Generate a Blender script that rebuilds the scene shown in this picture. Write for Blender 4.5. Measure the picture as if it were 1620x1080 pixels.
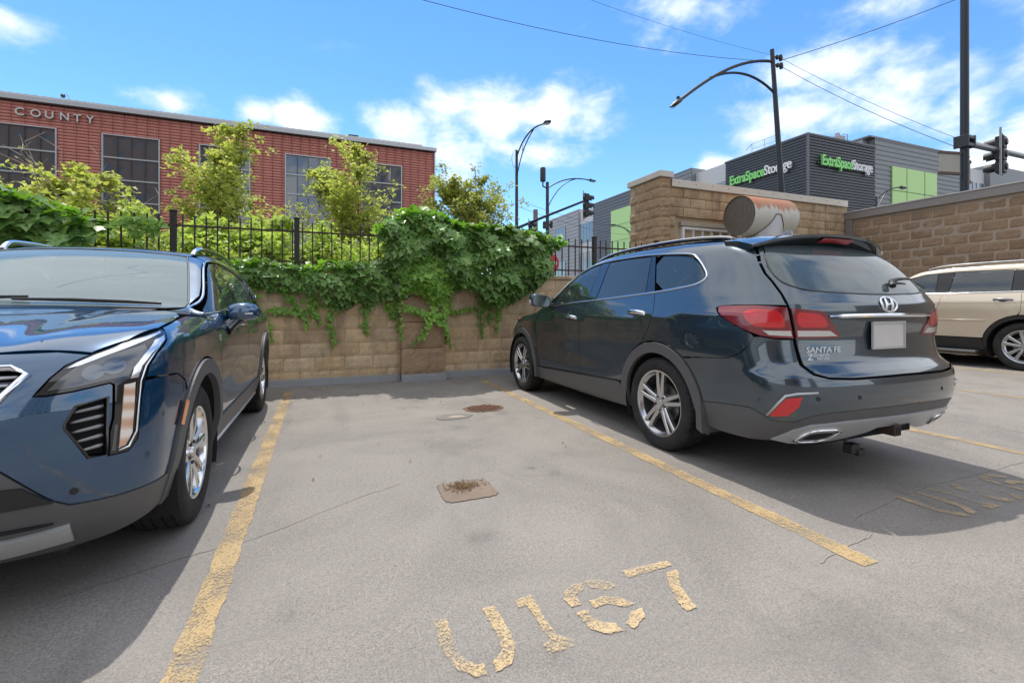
import bpy, bmesh, math, random
import numpy as np
from mathutils import Vector, Matrix, Euler
from mathutils.geometry import delaunay_2d_cdt

for o in list(bpy.data.objects):
    bpy.data.objects.remove(o, do_unlink=True)
SC = bpy.context.scene
COL = SC.collection
R = math.radians
rng = np.random.default_rng(7)
random.seed(7)

# ------------------------------------------------------------------ camera
YAW = math.atan(295.0 / 735.0)           # stall direction is +Y, camera turned right of it
cd = bpy.data.cameras.new('camera')
cam = bpy.data.objects.new('camera', cd)
COL.objects.link(cam)
cam.location = (0, 0, 1.15)
cam.rotation_euler = (R(90), 0, -YAW)
cd.sensor_width = 36.0
cd.lens = 735.0 / 1620.0 * 36.0
cd.shift_y = -57.0 / 1620.0
cd.clip_start = 0.05
cd.clip_end = 6000
SC.camera = cam

# ------------------------------------------------------------------ sun
SUN_EL, SUN_AZ = R(64.0), R(-3.0)         # azimuth measured from +Y towards +X
sl = bpy.data.lights.new('sun', 'SUN')
sl.energy = 2.0
sl.angle = R(0.5)
sl.color = (1.0, 0.955, 0.88)
sun = bpy.data.objects.new('sun', sl)
COL.objects.link(sun)
sd = Vector((math.sin(SUN_AZ) * math.cos(SUN_EL), math.cos(SUN_AZ) * math.cos(SUN_EL), math.sin(SUN_EL)))
sun.rotation_euler = sd.to_track_quat('Z', 'Y').to_euler()
sun.location = (0, 30, 60)

# ------------------------------------------------------------------ sky
W = bpy.data.worlds.new('World')
SC.world = W
W.use_nodes = True
WN, WL = W.node_tree.nodes, W.node_tree.links
WN.clear()

def wn(t, **kw):
    n = WN.new(t)
    for k, v in kw.items():
        setattr(n, k, v)
    return n

def wmath(op, a, b=None, c=None, clamp=False):
    n = wn('ShaderNodeMath', operation=op, use_clamp=clamp)
    for i, v in enumerate((a, b, c)):
        if v is None:
            continue
        if isinstance(v, (int, float)):
            n.inputs[i].default_value = v
        else:
            WL.new(v, n.inputs[i])
    return n.outputs[0]

sky = wn('ShaderNodeTexSky', sky_type='NISHITA')
sky.sun_disc = False
sky.sun_elevation = SUN_EL
sky.sun_rotation = SUN_AZ
sky.air_density = 1.0
sky.dust_density = 0.0
sky.ozone_density = 5.0
tc = wn('ShaderNodeTexCoord')
sep = wn('ShaderNodeSeparateXYZ')
WL.new(tc.outputs['Generated'], sep.inputs[0])
X_, Y_, Z_ = sep.outputs
az = wmath('ARCTAN2', X_, Y_)
el = wmath('ARCSINE', Z_)
# billow noise used to break up every cloud edge
def wnoise(scale, detail, rough, dist=0.0, vec=None):
    n = wn('ShaderNodeTexNoise')
    n.inputs['Scale'].default_value = scale
    n.inputs['Detail'].default_value = detail
    n.inputs['Roughness'].default_value = rough
    n.inputs['Distortion'].default_value = dist
    WL.new(vec if vec is not None else tc.outputs['Generated'], n.inputs['Vector'])
    return n.outputs[0]
mp = wn('ShaderNodeMapping'); mp.inputs['Scale'].default_value = (1, 1, 1.7)
WL.new(tc.outputs['Generated'], mp.inputs[0])
nz1 = wnoise(13.0, 6.0, 0.60, 0.15, mp.outputs[0])
nz2 = wnoise(5.0, 4.0, 0.55, 0.2, mp.outputs[0])
nzc = wmath('SUBTRACT', nz1, 0.5)
nzl = wmath('SUBTRACT', nz2, 0.5)
# cumulus: azimuth, elevation, half width, half height (degrees), density
CLOUD_OFS = (0.4, 5.2, 0.0)
CLOUDS = [(14.5, 23.4, 4.2, 2.6, 1.0), (20.0, 22.8, 6.0, 3.6, 1.2), (26.5, 22.6, 7.0, 3.8, 1.2), (31.5, 21.6, 5.0, 2.8, .9), (25.0, 18.4, 6.0, 2.2, .75),
          (8.2, 20.0, 4.2, 3.0, 1.5), (14.5, 18.0, 4.0, 3.6, .9),
          (-2.8, 19.8, 3.8, 2.2, 1.3), (-7.0, 19.8, 2.4, 1.5, 1.2), (-14.5, 19.4, 4.0, 1.5, 1.2),
          (-25.5, 22.3, 4.2, 2.2, .95), (45.0, 15.5, 2.2, 1.6, 1.3),
          (55.0, 23.2, 6.5, 2.6, .95), (53.0, 19.0, 8.0, 2.8, .95), (62.5, 19.5, 5.5, 4.0, 1.1), (66.5, 17.0, 4.5, 4.0, 1.0), (43.0, 31.0, 6.0, 1.8, .5), (60.5, 26.5, 4.0, 2.0, .55)]
acc = None
azel = wn('ShaderNodeCombineXYZ'); WL.new(az, azel.inputs[0]); WL.new(el, azel.inputs[1])
for (a, e, ra, re_, den) in CLOUDS:
    mpn = wn('ShaderNodeMapping')
    mpn.inputs['Location'].default_value = (-a / ra, -e / re_, 0)
    mpn.inputs['Scale'].default_value = (1 / R(ra), 1 / R(re_), 0)
    WL.new(azel.outputs[0], mpn.inputs[0])
    ln = wn('ShaderNodeVectorMath', operation='LENGTH'); WL.new(mpn.outputs[0], ln.inputs[0])
    v = wmath('MULTIPLY_ADD', ln.outputs['Value'], -den, den)
    acc = v if acc is None else wmath('MAXIMUM', acc, v)
acc = wmath('ADD', acc, wmath('MULTIPLY', nzc, 2.2))
acc = wmath('ADD', acc, wmath('MULTIPLY', nzl, 2.2))
cm = wn('ShaderNodeMapRange', interpolation_type='SMOOTHSTEP')
WL.new(acc, cm.inputs[0]); cm.inputs[1].default_value = -0.22; cm.inputs[2].default_value = 1.05; cm.inputs[4].default_value = .96
# noise cloud cover, made dense outside the view to add fill light
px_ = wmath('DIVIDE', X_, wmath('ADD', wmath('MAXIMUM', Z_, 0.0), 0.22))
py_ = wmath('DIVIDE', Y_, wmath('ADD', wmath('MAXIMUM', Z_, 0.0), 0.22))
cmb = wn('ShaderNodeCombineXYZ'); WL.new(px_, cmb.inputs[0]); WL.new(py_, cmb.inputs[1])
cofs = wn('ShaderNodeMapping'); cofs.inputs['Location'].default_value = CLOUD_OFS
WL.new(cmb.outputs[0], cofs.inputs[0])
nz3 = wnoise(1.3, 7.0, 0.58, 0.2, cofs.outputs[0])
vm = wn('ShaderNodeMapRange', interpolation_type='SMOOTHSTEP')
# clouds are thinned inside the view, leaving the added cover unseen
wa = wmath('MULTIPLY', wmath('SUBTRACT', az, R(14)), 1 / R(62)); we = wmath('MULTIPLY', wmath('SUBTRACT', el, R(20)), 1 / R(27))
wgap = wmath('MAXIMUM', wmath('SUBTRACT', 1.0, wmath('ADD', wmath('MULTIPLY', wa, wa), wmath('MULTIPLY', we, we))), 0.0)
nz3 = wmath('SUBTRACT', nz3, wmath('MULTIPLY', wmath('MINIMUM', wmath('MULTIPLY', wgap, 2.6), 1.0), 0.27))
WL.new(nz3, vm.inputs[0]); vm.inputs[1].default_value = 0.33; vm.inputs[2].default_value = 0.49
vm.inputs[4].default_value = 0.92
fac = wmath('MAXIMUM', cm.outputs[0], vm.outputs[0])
fac = wmath('MULTIPLY', fac, wmath('GREATER_THAN', Z_, -0.02))
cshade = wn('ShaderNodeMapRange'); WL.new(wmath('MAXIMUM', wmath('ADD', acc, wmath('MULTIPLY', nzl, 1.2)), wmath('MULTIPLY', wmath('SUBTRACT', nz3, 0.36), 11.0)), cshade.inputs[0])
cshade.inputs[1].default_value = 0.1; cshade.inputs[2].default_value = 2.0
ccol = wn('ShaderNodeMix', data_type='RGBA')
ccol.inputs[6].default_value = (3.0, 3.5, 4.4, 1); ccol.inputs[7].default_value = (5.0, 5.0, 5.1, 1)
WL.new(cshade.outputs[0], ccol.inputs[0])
# saturate and darken the blue before the clouds are mixed in
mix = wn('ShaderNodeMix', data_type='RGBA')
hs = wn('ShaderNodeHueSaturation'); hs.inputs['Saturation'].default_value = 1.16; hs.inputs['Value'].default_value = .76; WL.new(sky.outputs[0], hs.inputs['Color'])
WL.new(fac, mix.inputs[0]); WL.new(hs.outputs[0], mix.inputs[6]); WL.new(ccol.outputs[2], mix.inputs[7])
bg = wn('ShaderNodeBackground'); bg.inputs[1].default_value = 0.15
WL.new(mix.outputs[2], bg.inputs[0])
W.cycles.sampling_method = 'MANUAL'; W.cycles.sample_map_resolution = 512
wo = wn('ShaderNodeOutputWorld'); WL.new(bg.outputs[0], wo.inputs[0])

# ------------------------------------------------------------------ exposure
SC.view_settings.view_transform = 'Standard'
SC.view_settings.look = 'None'
SC.view_settings.exposure = 1.0
SC.view_settings.gamma = 1.0
SC.view_settings.use_curve_mapping = False
SC.cycles.max_bounces = 8
SC.cycles.transparent_max_bounces = 24
SC.cycles.use_denoising = True
# ================================================================== helpers
def link(o, parent=None):
    COL.objects.link(o)
    if parent is not None:
        o.parent = parent
    return o

def tag(o, label=None, cat=None, group=None, kind=None):
    if label: o['label'] = label
    if cat: o['category'] = cat
    if group: o['group'] = group
    if kind: o['kind'] = kind
    return o

def thing(name, label, cat, loc=(0, 0, 0), rz=0.0, group=None):
    o = bpy.data.objects.new(name, None)
    o.empty_display_size = 0.2
    link(o)
    o.location = loc
    o.rotation_euler = (0, 0, rz)
    return tag(o, label, cat, group)

def mesh_obj(name, v, f, m, parent=None, smooth=False, loc=None, normals=None):
    me = bpy.data.meshes.new(name)
    me.from_pydata([tuple(map(float, p)) for p in v], [], [tuple(map(int, q)) for q in f])
    if m is not None:
        for mm in (m if isinstance(m, (list, tuple)) else [m]):
            me.materials.append(mm)
    if smooth:
        me.polygons.foreach_set('use_smooth', [True] * len(me.polygons))
    me.update()
    if normals is not None:
        me.normals_split_custom_set_from_vertices([tuple(map(float, n)) for n in normals])
    o = bpy.data.objects.new(name, me)
    link(o, parent)
    if loc is not None:
        o.location = loc
    return o

def fast_mesh(name, V, F, m, parent=None, smooth=False):
    """numpy verts (n,3) and equal-size faces (m,k)"""
    me = bpy.data.meshes.new(name)
    V = np.asarray(V, dtype=np.float32); F = np.asarray(F, dtype=np.int32)
    k = F.shape[1]
    me.vertices.add(len(V)); me.vertices.foreach_set('co', V.ravel())
    me.loops.add(F.size); me.loops.foreach_set('vertex_index', F.ravel())
    me.polygons.add(len(F)); me.polygons.foreach_set('loop_start', np.arange(0, F.size, k, dtype=np.int32))
    me.update(calc_edges=True)
    if smooth:
        me.polygons.foreach_set('use_smooth', [True] * len(F))
    me.materials.append(m)
    o = bpy.data.objects.new(name, me)
    link(o, parent)
    return o

class MB:
    """collects simple solids into one mesh"""
    def __init__(s):
        s.v, s.f = [], []
    def add(s, v, f):
        b = len(s.v)
        s.v += [tuple(p) for p in v]
        s.f += [tuple(i + b for i in q) for q in f]
        return s
    def box(s, x0, x1, y0, y1, z0, z1):
        return s.add([(x0, y0, z0), (x1, y0, z0), (x1, y1, z0), (x0, y1, z0), (x0, y0, z1), (x1, y0, z1), (x1, y1, z1), (x0, y1, z1)],
                     [(0, 3, 2, 1), (4, 5, 6, 7), (0, 1, 5, 4), (1, 2, 6, 5), (2, 3, 7, 6), (3, 0, 4, 7)])
    def tube(s, pts, rad, n=10, caps=True):
        pts = [Vector(p) for p in pts]
        if isinstance(rad, (int, float)):
            rad = [rad] * len(pts)
        b = len(s.v)
        ref = None
        for i, p in enumerate(pts):
            t = (pts[min(i + 1, len(pts) - 1)] - pts[max(i - 1, 0)])
            if t.length < 1e-9: t = Vector((0, 0, 1))
            t.normalize()
            if ref is None:
                ref = Vector((0, 0, 1)) if abs(t.z) < 0.9 else Vector((1, 0, 0))
            u = t.cross(ref)
            if u.length < 1e-6: u = t.cross(Vector((0, 1, 0)))
            u.normalize(); w = u.cross(t); ref = w
            for k in range(n):
                a = 2 * math.pi * k / n
                s.v.append(tuple(p + (u * math.cos(a) + w * math.sin(a)) * rad[i]))
        for i in range(len(pts) - 1):
            for k in range(n):
                k2 = (k + 1) % n
                s.f.append((b + i * n + k, b + (i + 1) * n + k, b + (i + 1) * n + k2, b + i * n + k2))
        if caps:
            s.f.append(tuple(b + k for k in range(n)))
            s.f.append(tuple(b + (len(pts) - 1) * n + k for k in reversed(range(n))))
        return s
    def lathe(s, prof, n=32, axis='z', c=(0, 0, 0)):
        """prof: list of (r, h)"""
        b = len(s.v)
        for (r, h) in prof:
            for k in range(n):
                a = 2 * math.pi * k / n
                p = {'z': (r * math.cos(a), r * math.sin(a), h), 'x': (h, r * math.cos(a), r * math.sin(a)), 'y': (r * math.cos(a), h, r * math.sin(a))}[axis]
                s.v.append((p[0] + c[0], p[1] + c[1], p[2] + c[2]))
        for i in range(len(prof) - 1):
            for k in range(n):
                k2 = (k + 1) % n
                s.f.append((b + i * n + k, b + i * n + k2, b + (i + 1) * n + k2, b + (i + 1) * n + k))
        return s
    def prism(s, poly, z0, z1, fn=None):
        """extrude a 2D polygon (x, y) from z0 to z1; fn maps (x,y,z) to space"""
        fn = fn or (lambda x, y, z: (x, y, z))
        n = len(poly); b = len(s.v)
        for z in (z0, z1):
            for (x, y) in poly: s.v.append(tuple(fn(x, y, z)))
        s.f.append(tuple(b + i for i in reversed(range(n))))
        s.f.append(tuple(b + n + i for i in range(n)))
        for i in range(n):
            j = (i + 1) % n
            s.f.append((b + i, b + j, b + n + j, b + n + i))
        return s
    def build(s, name, m, parent=None, smooth=False, bevel=0.0, seg=2, autosmooth=None):
        o = mesh_obj(name, s.v, s.f, m, parent)
        me = o.data
        bm = bmesh.new(); bm.from_mesh(me)
        bmesh.ops.recalc_face_normals(bm, faces=bm.faces)
        if bevel > 0:
            bmesh.ops.bevel(bm, geom=[e for e in bm.edges if e.is_manifold and e.calc_face_angle(0) > 0.5], offset=bevel, segments=seg, affect='EDGES', profile=.6)
        if autosmooth is not None:
            for f in bm.faces: f.smooth = True
            for e in bm.edges:
                e.smooth = e.calc_face_angle(3.0) < R(autosmooth)
        elif smooth:
            for f in bm.faces: f.smooth = True
        bm.to_mesh(me); bm.free()
        return o

# ------------------------------------------------------------------ materials
def newmat(name):
    m = bpy.data.materials.new(name)
    m.use_nodes = True
    nt = m.node_tree
    p = nt.nodes['Principled BSDF']
    return m, nt, p

def nd(nt, t, ins=None, **kw):
    n = nt.nodes.new(t)
    for k, v in kw.items(): setattr(n, k, v)
    for k, v in (ins or {}).items():
        if isinstance(v, bpy.types.NodeSocket): nt.links.new(v, n.inputs[k])
        else: n.inputs[k].default_value = v
    return n

def rgb(c): return (c[0], c[1], c[2], 1.0)

def noise(nt, scale, detail=4, rough=0.55, coord='Object', dist=0.0, mapscale=None):
    t = nd(nt, 'ShaderNodeTexCoord')
    v = t.outputs[coord]
    if mapscale:
        v = nd(nt, 'ShaderNodeMapping', {0: v, 'Scale': mapscale}).outputs[0]
    return nd(nt, 'ShaderNodeTexNoise', {'Vector': v, 'Scale': scale, 'Detail': detail, 'Roughness': rough, 'Distortion': dist}).outputs[0]

def ramp(nt, v, stops):
    r = nd(nt, 'ShaderNodeValToRGB', {0: v})
    e = r.color_ramp.elements
    while len(e) < len(stops): e.new(0.5)
    for i, (p, c) in enumerate(stops):
        e[i].position = p
        e[i].color = rgb(c) if not isinstance(c, (int, float)) else (c, c, c, 1)
    return r.outputs[0]

def mixc(nt, f, a, b, mode='MIX'):
    n = nd(nt, 'ShaderNodeMix', data_type='RGBA', blend_type=mode)
    for i, v in ((0, f), (6, a), (7, b)):
        if isinstance(v, bpy.types.NodeSocket): nt.links.new(v, n.inputs[i])
        elif isinstance(v, (int, float)): n.inputs[i].default_value = v if i == 0 else (v, v, v, 1)
        else: n.inputs[i].default_value = rgb(v)
    return n.outputs[2]

def bump(nt, p, h, strength=0.3, dist=0.01):
    b = nd(nt, 'ShaderNodeBump', {'Height': h, 'Strength': strength, 'Distance': dist})
    nt.links.new(b.outputs[0], p.inputs['Normal'])
    return b

def simple(name, col, rough=0.6, metal=0.0, var=0.12, vscale=6.0, bmp=0.0, bscale=60.0, coat=0.0, spec=0.5, rand=0.0):
    """plain painted / plastic / metal surface with a little wear in colour and gloss"""
    m, nt, p = newmat(name)
    n = noise(nt, vscale, 6, 0.6)
    c = mixc(nt, n, [x * (1 - var) for x in col], [min(1, x * (1 + var)) for x in col])
    if rand:
        oi = nd(nt, 'ShaderNodeObjectInfo')
        k = nd(nt, 'ShaderNodeMapRange', {0: oi.outputs['Random'], 3: 1 - rand, 4: 1 + rand}).outputs[0]
        c = mixc(nt, 1.0, c, k, 'MULTIPLY')
    nt.links.new(c, p.inputs['Base Color'])
    rr = nd(nt, 'ShaderNodeMapRange', {0: n, 3: max(0.02, rough - .08), 4: min(1, rough + .08)})
    nt.links.new(rr.outputs[0], p.inputs['Roughness'])
    p.inputs['Metallic'].default_value = metal
    p.inputs['Coat Weight'].default_value = coat
    p.inputs['Coat Roughness'].default_value = 0.03
    p.inputs['Specular IOR Level'].default_value = spec
    if bmp:
        bump(nt, p, noise(nt, bscale, 5, 0.6), bmp, 0.004)
    return m
# ================================================================== ground
def deck_z(x):
    return 0.0185 * max(0.0, x - 4.3)

OIL = [(.95, 3.75, .30, .38, .84), (1.15, 4.25, .16, .14, .76), (.72, 2.2, .14, .12, .84), (1.75, 1.05, .5, .34, .84), (2.6, .9, .8, .3, .87), (.15, 5.2, .12, 1.1, .86), (1.75, 5.0, .12, 1.2, .86), (1.35, 3.0, .06, .05, .6), (.35, 1.15, .45, .2, .8)]
def mat_deck():
    m, nt, p = newmat('deck_concrete')
    big = noise(nt, 0.55, 6, 0.6, dist=0.6)
    mid = noise(nt, 3.2, 7, 0.62, dist=0.3)
    spk = noise(nt, 130.0, 3, 0.75)
    fine = noise(nt, 210.0, 2, 0.6)
    c = ramp(nt, big, [(0.30, (0.173, 0.159, 0.143)), (0.46, (0.213, 0.195, 0.176)), (0.72, (0.261, 0.24, 0.215))])
    c = mixc(nt, nd(nt, 'ShaderNodeMapRange', {0: mid, 1: .35, 2: .7, 3: 0.0, 4: 0.5}).outputs[0], c, (0.238, 0.218, 0.197))
    sp = ramp(nt, nd(nt, 'ShaderNodeMath', {0: nd(nt, 'ShaderNodeMath', {0: spk, 1: .72}, operation='MULTIPLY').outputs[0], 1: nd(nt, 'ShaderNodeMath', {0: noise(nt, 48.0, 4, .7), 1: .28}, operation='MULTIPLY').outputs[0]}, operation='ADD').outputs[0], [(0.36, 0.48), (0.5, 1.0), (0.63, 1.44)])
    # coarse worn tooth shows most where the coating has worn through
    wear = nd(nt, 'ShaderNodeMapRange', {0: noise(nt, 0.8, 5, 0.6, dist=1.0, mapscale=(1, 1.7, 1)), 1: .38, 2: .62, 3: .55, 4: 1.0}).outputs[0]
    c = mixc(nt, wear, c, mixc(nt, 1.0, c, sp, 'MULTIPLY'))
    # dark water and tyre stains
    st = ramp(nt, noise(nt, 1.1, 8, 0.7, dist=1.5, mapscale=(1.6, .5, 1)), [(0.56, 1.0), (0.70, 0.74)])
    c = mixc(nt, 0.9, c, st, 'MULTIPLY')
    # broad worn and washed areas
    bw = ramp(nt, noise(nt, 0.75, 7, 0.62, dist=2.2, mapscale=(1, .8, 1)), [(0.34, 0.88), (0.5, 1.0), (0.66, 1.07)])
    c = mixc(nt, 0.95, c, bw, 'MULTIPLY')
    # oil drips and tyre scuffs where cars have stood
    pos = nd(nt, 'ShaderNodeTexCoord').outputs['Object']
    wob = noise(nt, 7.0, 5, 0.65)
    for (ox, oy, sx, sy, dk) in OIL:
        mpn = nd(nt, 'ShaderNodeMapping', {0: pos, 'Location': (-ox / sx, -oy / sy, 0), 'Scale': (1 / sx, 1 / sy, 0)})
        ln = nd(nt, 'ShaderNodeVectorMath', {0: mpn.outputs[0]}, operation='LENGTH').outputs['Value']
        q = nd(nt, 'ShaderNodeMath', {0: wob, 1: 1.6, 2: ln}, operation='MULTIPLY_ADD').outputs[0]
        k = nd(nt, 'ShaderNodeMapRange', {0: q, 1: 0.9, 2: 1.75, 3: dk, 4: 1.0}, interpolation_type='SMOOTHSTEP').outputs[0]
        c = mixc(nt, 1.0, c, k, 'MULTIPLY')
    sp2 = ramp(nt, noise(nt, 26.0, 2, 0.5), [(0.24, 0.55), (0.30, 1.0)])
    c = mixc(nt, 0.55, c, sp2, 'MULTIPLY')
    nt.links.new(c, p.inputs['Base Color'])
    p.inputs['Roughness'].default_value = 0.86
    p.inputs['Specular IOR Level'].default_value = 0.35
    h = nd(nt, 'ShaderNodeMath', {0: nd(nt, 'ShaderNodeMath', {0: spk, 1: 1.0}, operation='MULTIPLY').outputs[0], 1: nd(nt, 'ShaderNodeMath', {0: fine, 1: .5}, operation='MULTIPLY').outputs[0]}, operation='ADD').outputs[0]
    bump(nt, p, h, 0.14, 0.003)
    return m

def mat_paint(name='worn_yellow_paint', wear=0.5, col=(0.43, 0.295, 0.125)):
    m, nt, p = newmat(name)
    a = noise(nt, 120.0, 3, 0.7)
    b = noise(nt, 4.0, 5, 0.65)
    base = mixc(nt, noise(nt, 7, 5), col, (col[0] * 1.08, col[1] * 1.16, col[2] * 1.5))
    nt.links.new(base, p.inputs['Base Color'])
    p.inputs['Roughness'].default_value = 0.7
    s = nd(nt, 'ShaderNodeMath', {0: a, 1: nd(nt, 'ShaderNodeMath', {0: b, 1: 0.85}, operation='MULTIPLY').outputs[0]}, operation='ADD').outputs[0]
    al = nd(nt, 'ShaderNodeMapRange', {0: s, 1: wear, 2: wear + 0.26, 4: .90})
    nt.links.new(al.outputs[0], p.inputs['Alpha'])
    bump(nt, p, a, 0.1, 0.002)
    return m

M_DECK = mat_deck()
M_PAINT = mat_paint(wear=0.75)
M_PAINT2 = mat_paint('worn_stencil_paint', wear=0.77, col=(0.50, 0.355, 0.165))
M_PAINT3 = mat_paint('faint_stencil_paint', wear=0.79, col=(0.42, 0.30, 0.15))
M_CRACK = simple('sealed_crack', (0.252, 0.229, 0.199), 0.85, var=.2, vscale=20)
M_ASPH = simple('street_asphalt', (0.055, 0.055, 0.057), 0.9, var=.25, vscale=3, bmp=.4, bscale=90)

# street level ground reaching the horizon, a step below the deck
o = mesh_obj('ground', [(-3000, -3000, -.55), (3000, -3000, -.55), (3000, 3000, -.55), (-3000, 3000, -.55)], [(0, 1, 2, 3)], M_ASPH)
tag(o, kind='structure')
# deck slab
xs = [-45, -10, 0, 4.0, 4.3, 4.6, 6, 8, 10, 12.6]
v, f = [], []
for x in xs:
    v += [(x, -60, deck_z(x)), (x, 7.45, deck_z(x))]
for i in range(len(xs) - 1):
    f.append((2 * i, 2 * i + 2, 2 * i + 3, 2 * i + 1))
tag(mesh_obj('parking_deck', v, f, M_DECK), kind='structure')

def strip_on_deck(name, pts, m, zoff=0.004):
    """flat polygon laid on the deck"""
    o = mesh_obj(name, [(x, y, deck_z(x) + zoff) for x, y in pts], [tuple(range(len(pts)))], m)
    if o.data.polygons[0].normal.z < 0: o.data.flip_normals()
    return o

for (xa, ya, xb, yb, w) in [(-0.385, -2.0, -0.455, 6.86, .105), (2.25, 1.32, 2.235, 6.80, .105), (5.0, .4, 4.93, 6.8, .10), (7.62, -.4, 7.58, 6.8, .10), (10.05, .0, 9.75, 6.8, .1)]:
    n = 190; L = []; Rr = []
    for i in range(n + 1):
        t = i / n
        j = random.gauss(0, .0035); k = random.gauss(0, .0035)
        x, y = xa + (xb - xa) * t, ya + (yb - ya) * t
        L.append((x - w / 2 + j, y)); Rr.append((x + w / 2 + k, y))
    v = []; f = []
    for i in range(n + 1):
        v += [(L[i][0], L[i][1], deck_z(L[i][0]) + .004), (Rr[i][0], Rr[i][1], deck_z(Rr[i][0]) + .004)]
    for i in range(n): f.append((2 * i, 2 * i + 1, 2 * i + 3, 2 * i + 2))
    tag(mesh_obj('painted_stall_line', v, f, M_PAINT), kind='structure')

# stencilled stall numbers: each character in segments as the stencil left them
GL = {
 'U': [[(0.364, 1.68), (0.409, 1.674), (0.408, 1.576), (0.411, 1.48), (0.441, 1.425), (0.472, 1.417), (0.466, 1.369), (0.427, 1.379), (0.388, 1.421), (0.365, 1.494), (0.361, 1.583)], [(0.552, 1.675), (0.599, 1.676), (0.601, 1.579), (0.602, 1.503), (0.588, 1.434), (0.553, 1.384), (0.5, 1.369), (0.5, 1.41), (0.543, 1.442), (0.553, 1.485), (0.554, 1.586)]],
 '1': [[(0.686, 1.675), (0.755, 1.684), (0.748, 1.551), (0.746, 1.442), (0.786, 1.418), (0.784, 1.376), (0.686, 1.374), (0.685, 1.419), (0.716, 1.43), (0.717, 1.521), (0.716, 1.627), (0.679, 1.628)]],
 '6': [[(0.879, 1.647), (0.934, 1.678), (0.986, 1.673), (0.969, 1.633), (0.926, 1.621), (0.911, 1.554), (0.87, 1.555), (0.863, 1.604)], [(0.997, 1.684), (1.053, 1.676), (1.091, 1.646), (1.108, 1.608), (1.058, 1.596), (0.999, 1.637)], [(0.949, 1.563), (1.016, 1.57), (1.074, 1.54), (1.103, 1.484), (1.061, 1.48), (1.012, 1.52), (0.946, 1.519)], [(0.869, 1.521), (0.919, 1.521), (0.915, 1.478), (0.928, 1.442), (0.971, 1.419), (0.977, 1.375), (0.912, 1.383), (0.874, 1.425), (0.871, 1.471)], [(1.063, 1.45), (1.117, 1.452), (1.092, 1.406), (1.017, 1.369), (1.007, 1.404)]],
 '7': [[(1.189, 1.69), (1.429, 1.677), (1.416, 1.641), (1.184, 1.637)], [(1.356, 1.605), (1.418, 1.603), (1.343, 1.499), (1.309, 1.377), (1.259, 1.374), (1.27, 1.452), (1.317, 1.54)]],
}
def stall_number(txt, dx, dy, m):
    root = bpy.data.objects.new('painted_stall_number', None); link(root); tag(root, kind='structure')
    slots = {0: 'U', 1: '1', 2: '6', 3: '7'}
    cx = {k: sum(p[0] for s in v for p in s) / sum(len(s) for s in v) for k, v in GL.items()}
    for i, ch in enumerate(txt):
        off = cx[slots[i]] - cx[ch] + dx
        for seg in GL[ch]:
            pts = []
            for (a, b) in zip(seg, seg[1:] + seg[:1]):
                m_ = max(1, int(math.dist(a, b) / .012))
                for i_ in range(m_): pts.append((a[0] + (b[0] - a[0]) * i_ / m_ + off + random.gauss(0, .0022), a[1] + (b[1] - a[1]) * i_ / m_ + dy + random.gauss(0, .0022)))
            o = strip_on_deck('stencil_stroke', pts, m, .0045)
            o.parent = root
stall_number('U167', 0, 0, M_PAINT2)
stall_number('U166', 2.80, 0.05, M_PAINT3)

# sealed hairline cracks in the coating
def crack(pts, w):
    v, f = [], []
    q = [Vector((a, b, 0)) for a, b in pts]; sp = []
    for i in range(len(q) - 1):
        p0, p1, p2, p3 = q[max(i - 1, 0)], q[i], q[i + 1], q[min(i + 2, len(q) - 1)]
        for k in range(4):
            t = k / 4
            sp.append(.5 * (2 * p1 + (p2 - p0) * t + (2 * p0 - 5 * p1 + 4 * p2 - p3) * t * t + (3 * p1 - p0 - 3 * p2 + p3) * t ** 3))
    pts = [(a.x, a.y) for a in sp] + [pts[-1]]
    P = []
    for (a, b) in zip(pts[:-1], pts[1:]):
        n = max(2, int(math.hypot(b[0] - a[0], b[1] - a[1]) / .07))
        for i in range(n): P.append((a[0] + (b[0] - a[0]) * i / n + random.gauss(0, .004), a[1] + (b[1] - a[1]) * i / n + random.gauss(0, .004)))
    P.append(pts[-1])
    for i, (x, y) in enumerate(P):
        ww = w * random.uniform(.4, 1.0)
        v += [(x, y - ww / 2, deck_z(x) + .003), (x, y + ww / 2, deck_z(x) + .003)]
    for i in range(len(P) - 1): f.append((2 * i, 2 * i + 2, 2 * i + 3, 2 * i + 1))
    tag(mesh_obj('deck_crack', v, f, M_CRACK), kind='structure')
crack([(-1.0, 2.35), (-.62, 2.52), (-.3, 2.62), (.15, 2.9), (.45, 3.05)], .008)
crack([(2.05, 1.42), (2.28, 1.46), (2.55, 1.5), (2.66, 1.64), (2.95, 1.68), (3.4, 1.75), (4.1, 1.76), (5.2, 1.75)], .009)
crack([(2.3, 5.9), (1.9, 4.6), (1.5, 3.5)], .005)

# square worn patch with a heap of grit, and the two drain holes
M_PATCH = simple('worn_patch', (0.185, 0.14, 0.105), 0.9, var=.35, vscale=9, bmp=.8, bscale=40)
M_GRIT = simple('brown_grit', (0.20, 0.115, 0.05), 0.85, var=.5, vscale=40)
M_RUST = simple('rusty_iron', (0.155, 0.075, 0.042), 0.8, 0.15, var=.45, vscale=12, bmp=.6, bscale=60)
M_DARK = simple('dark_soil', (0.05, 0.036, 0.028), 0.95, var=.4, vscale=30)
def ragged(cx, cy, hx, hy, n=40, j=.02, pw=8.0):
    out = []
    for i in range(n):
        a = 2 * math.pi * i / n
        ca, sa = math.cos(a), math.sin(a)
        r = 1.0 / ((abs(ca) ** pw + abs(sa) ** pw) ** (1 / pw)) * (1 + random.gauss(0, j))
        out.append((cx + hx * ca * r, cy + hy * sa * r))
    return out
pt = strip_on_deck('worn_floor_patch', ragged(.815, 2.79, .165, .15, 130, .030), M_PATCH, .005)
tag(pt, 'square worn patch in the deck coating with a heap of grit', 'floor patch')
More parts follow.
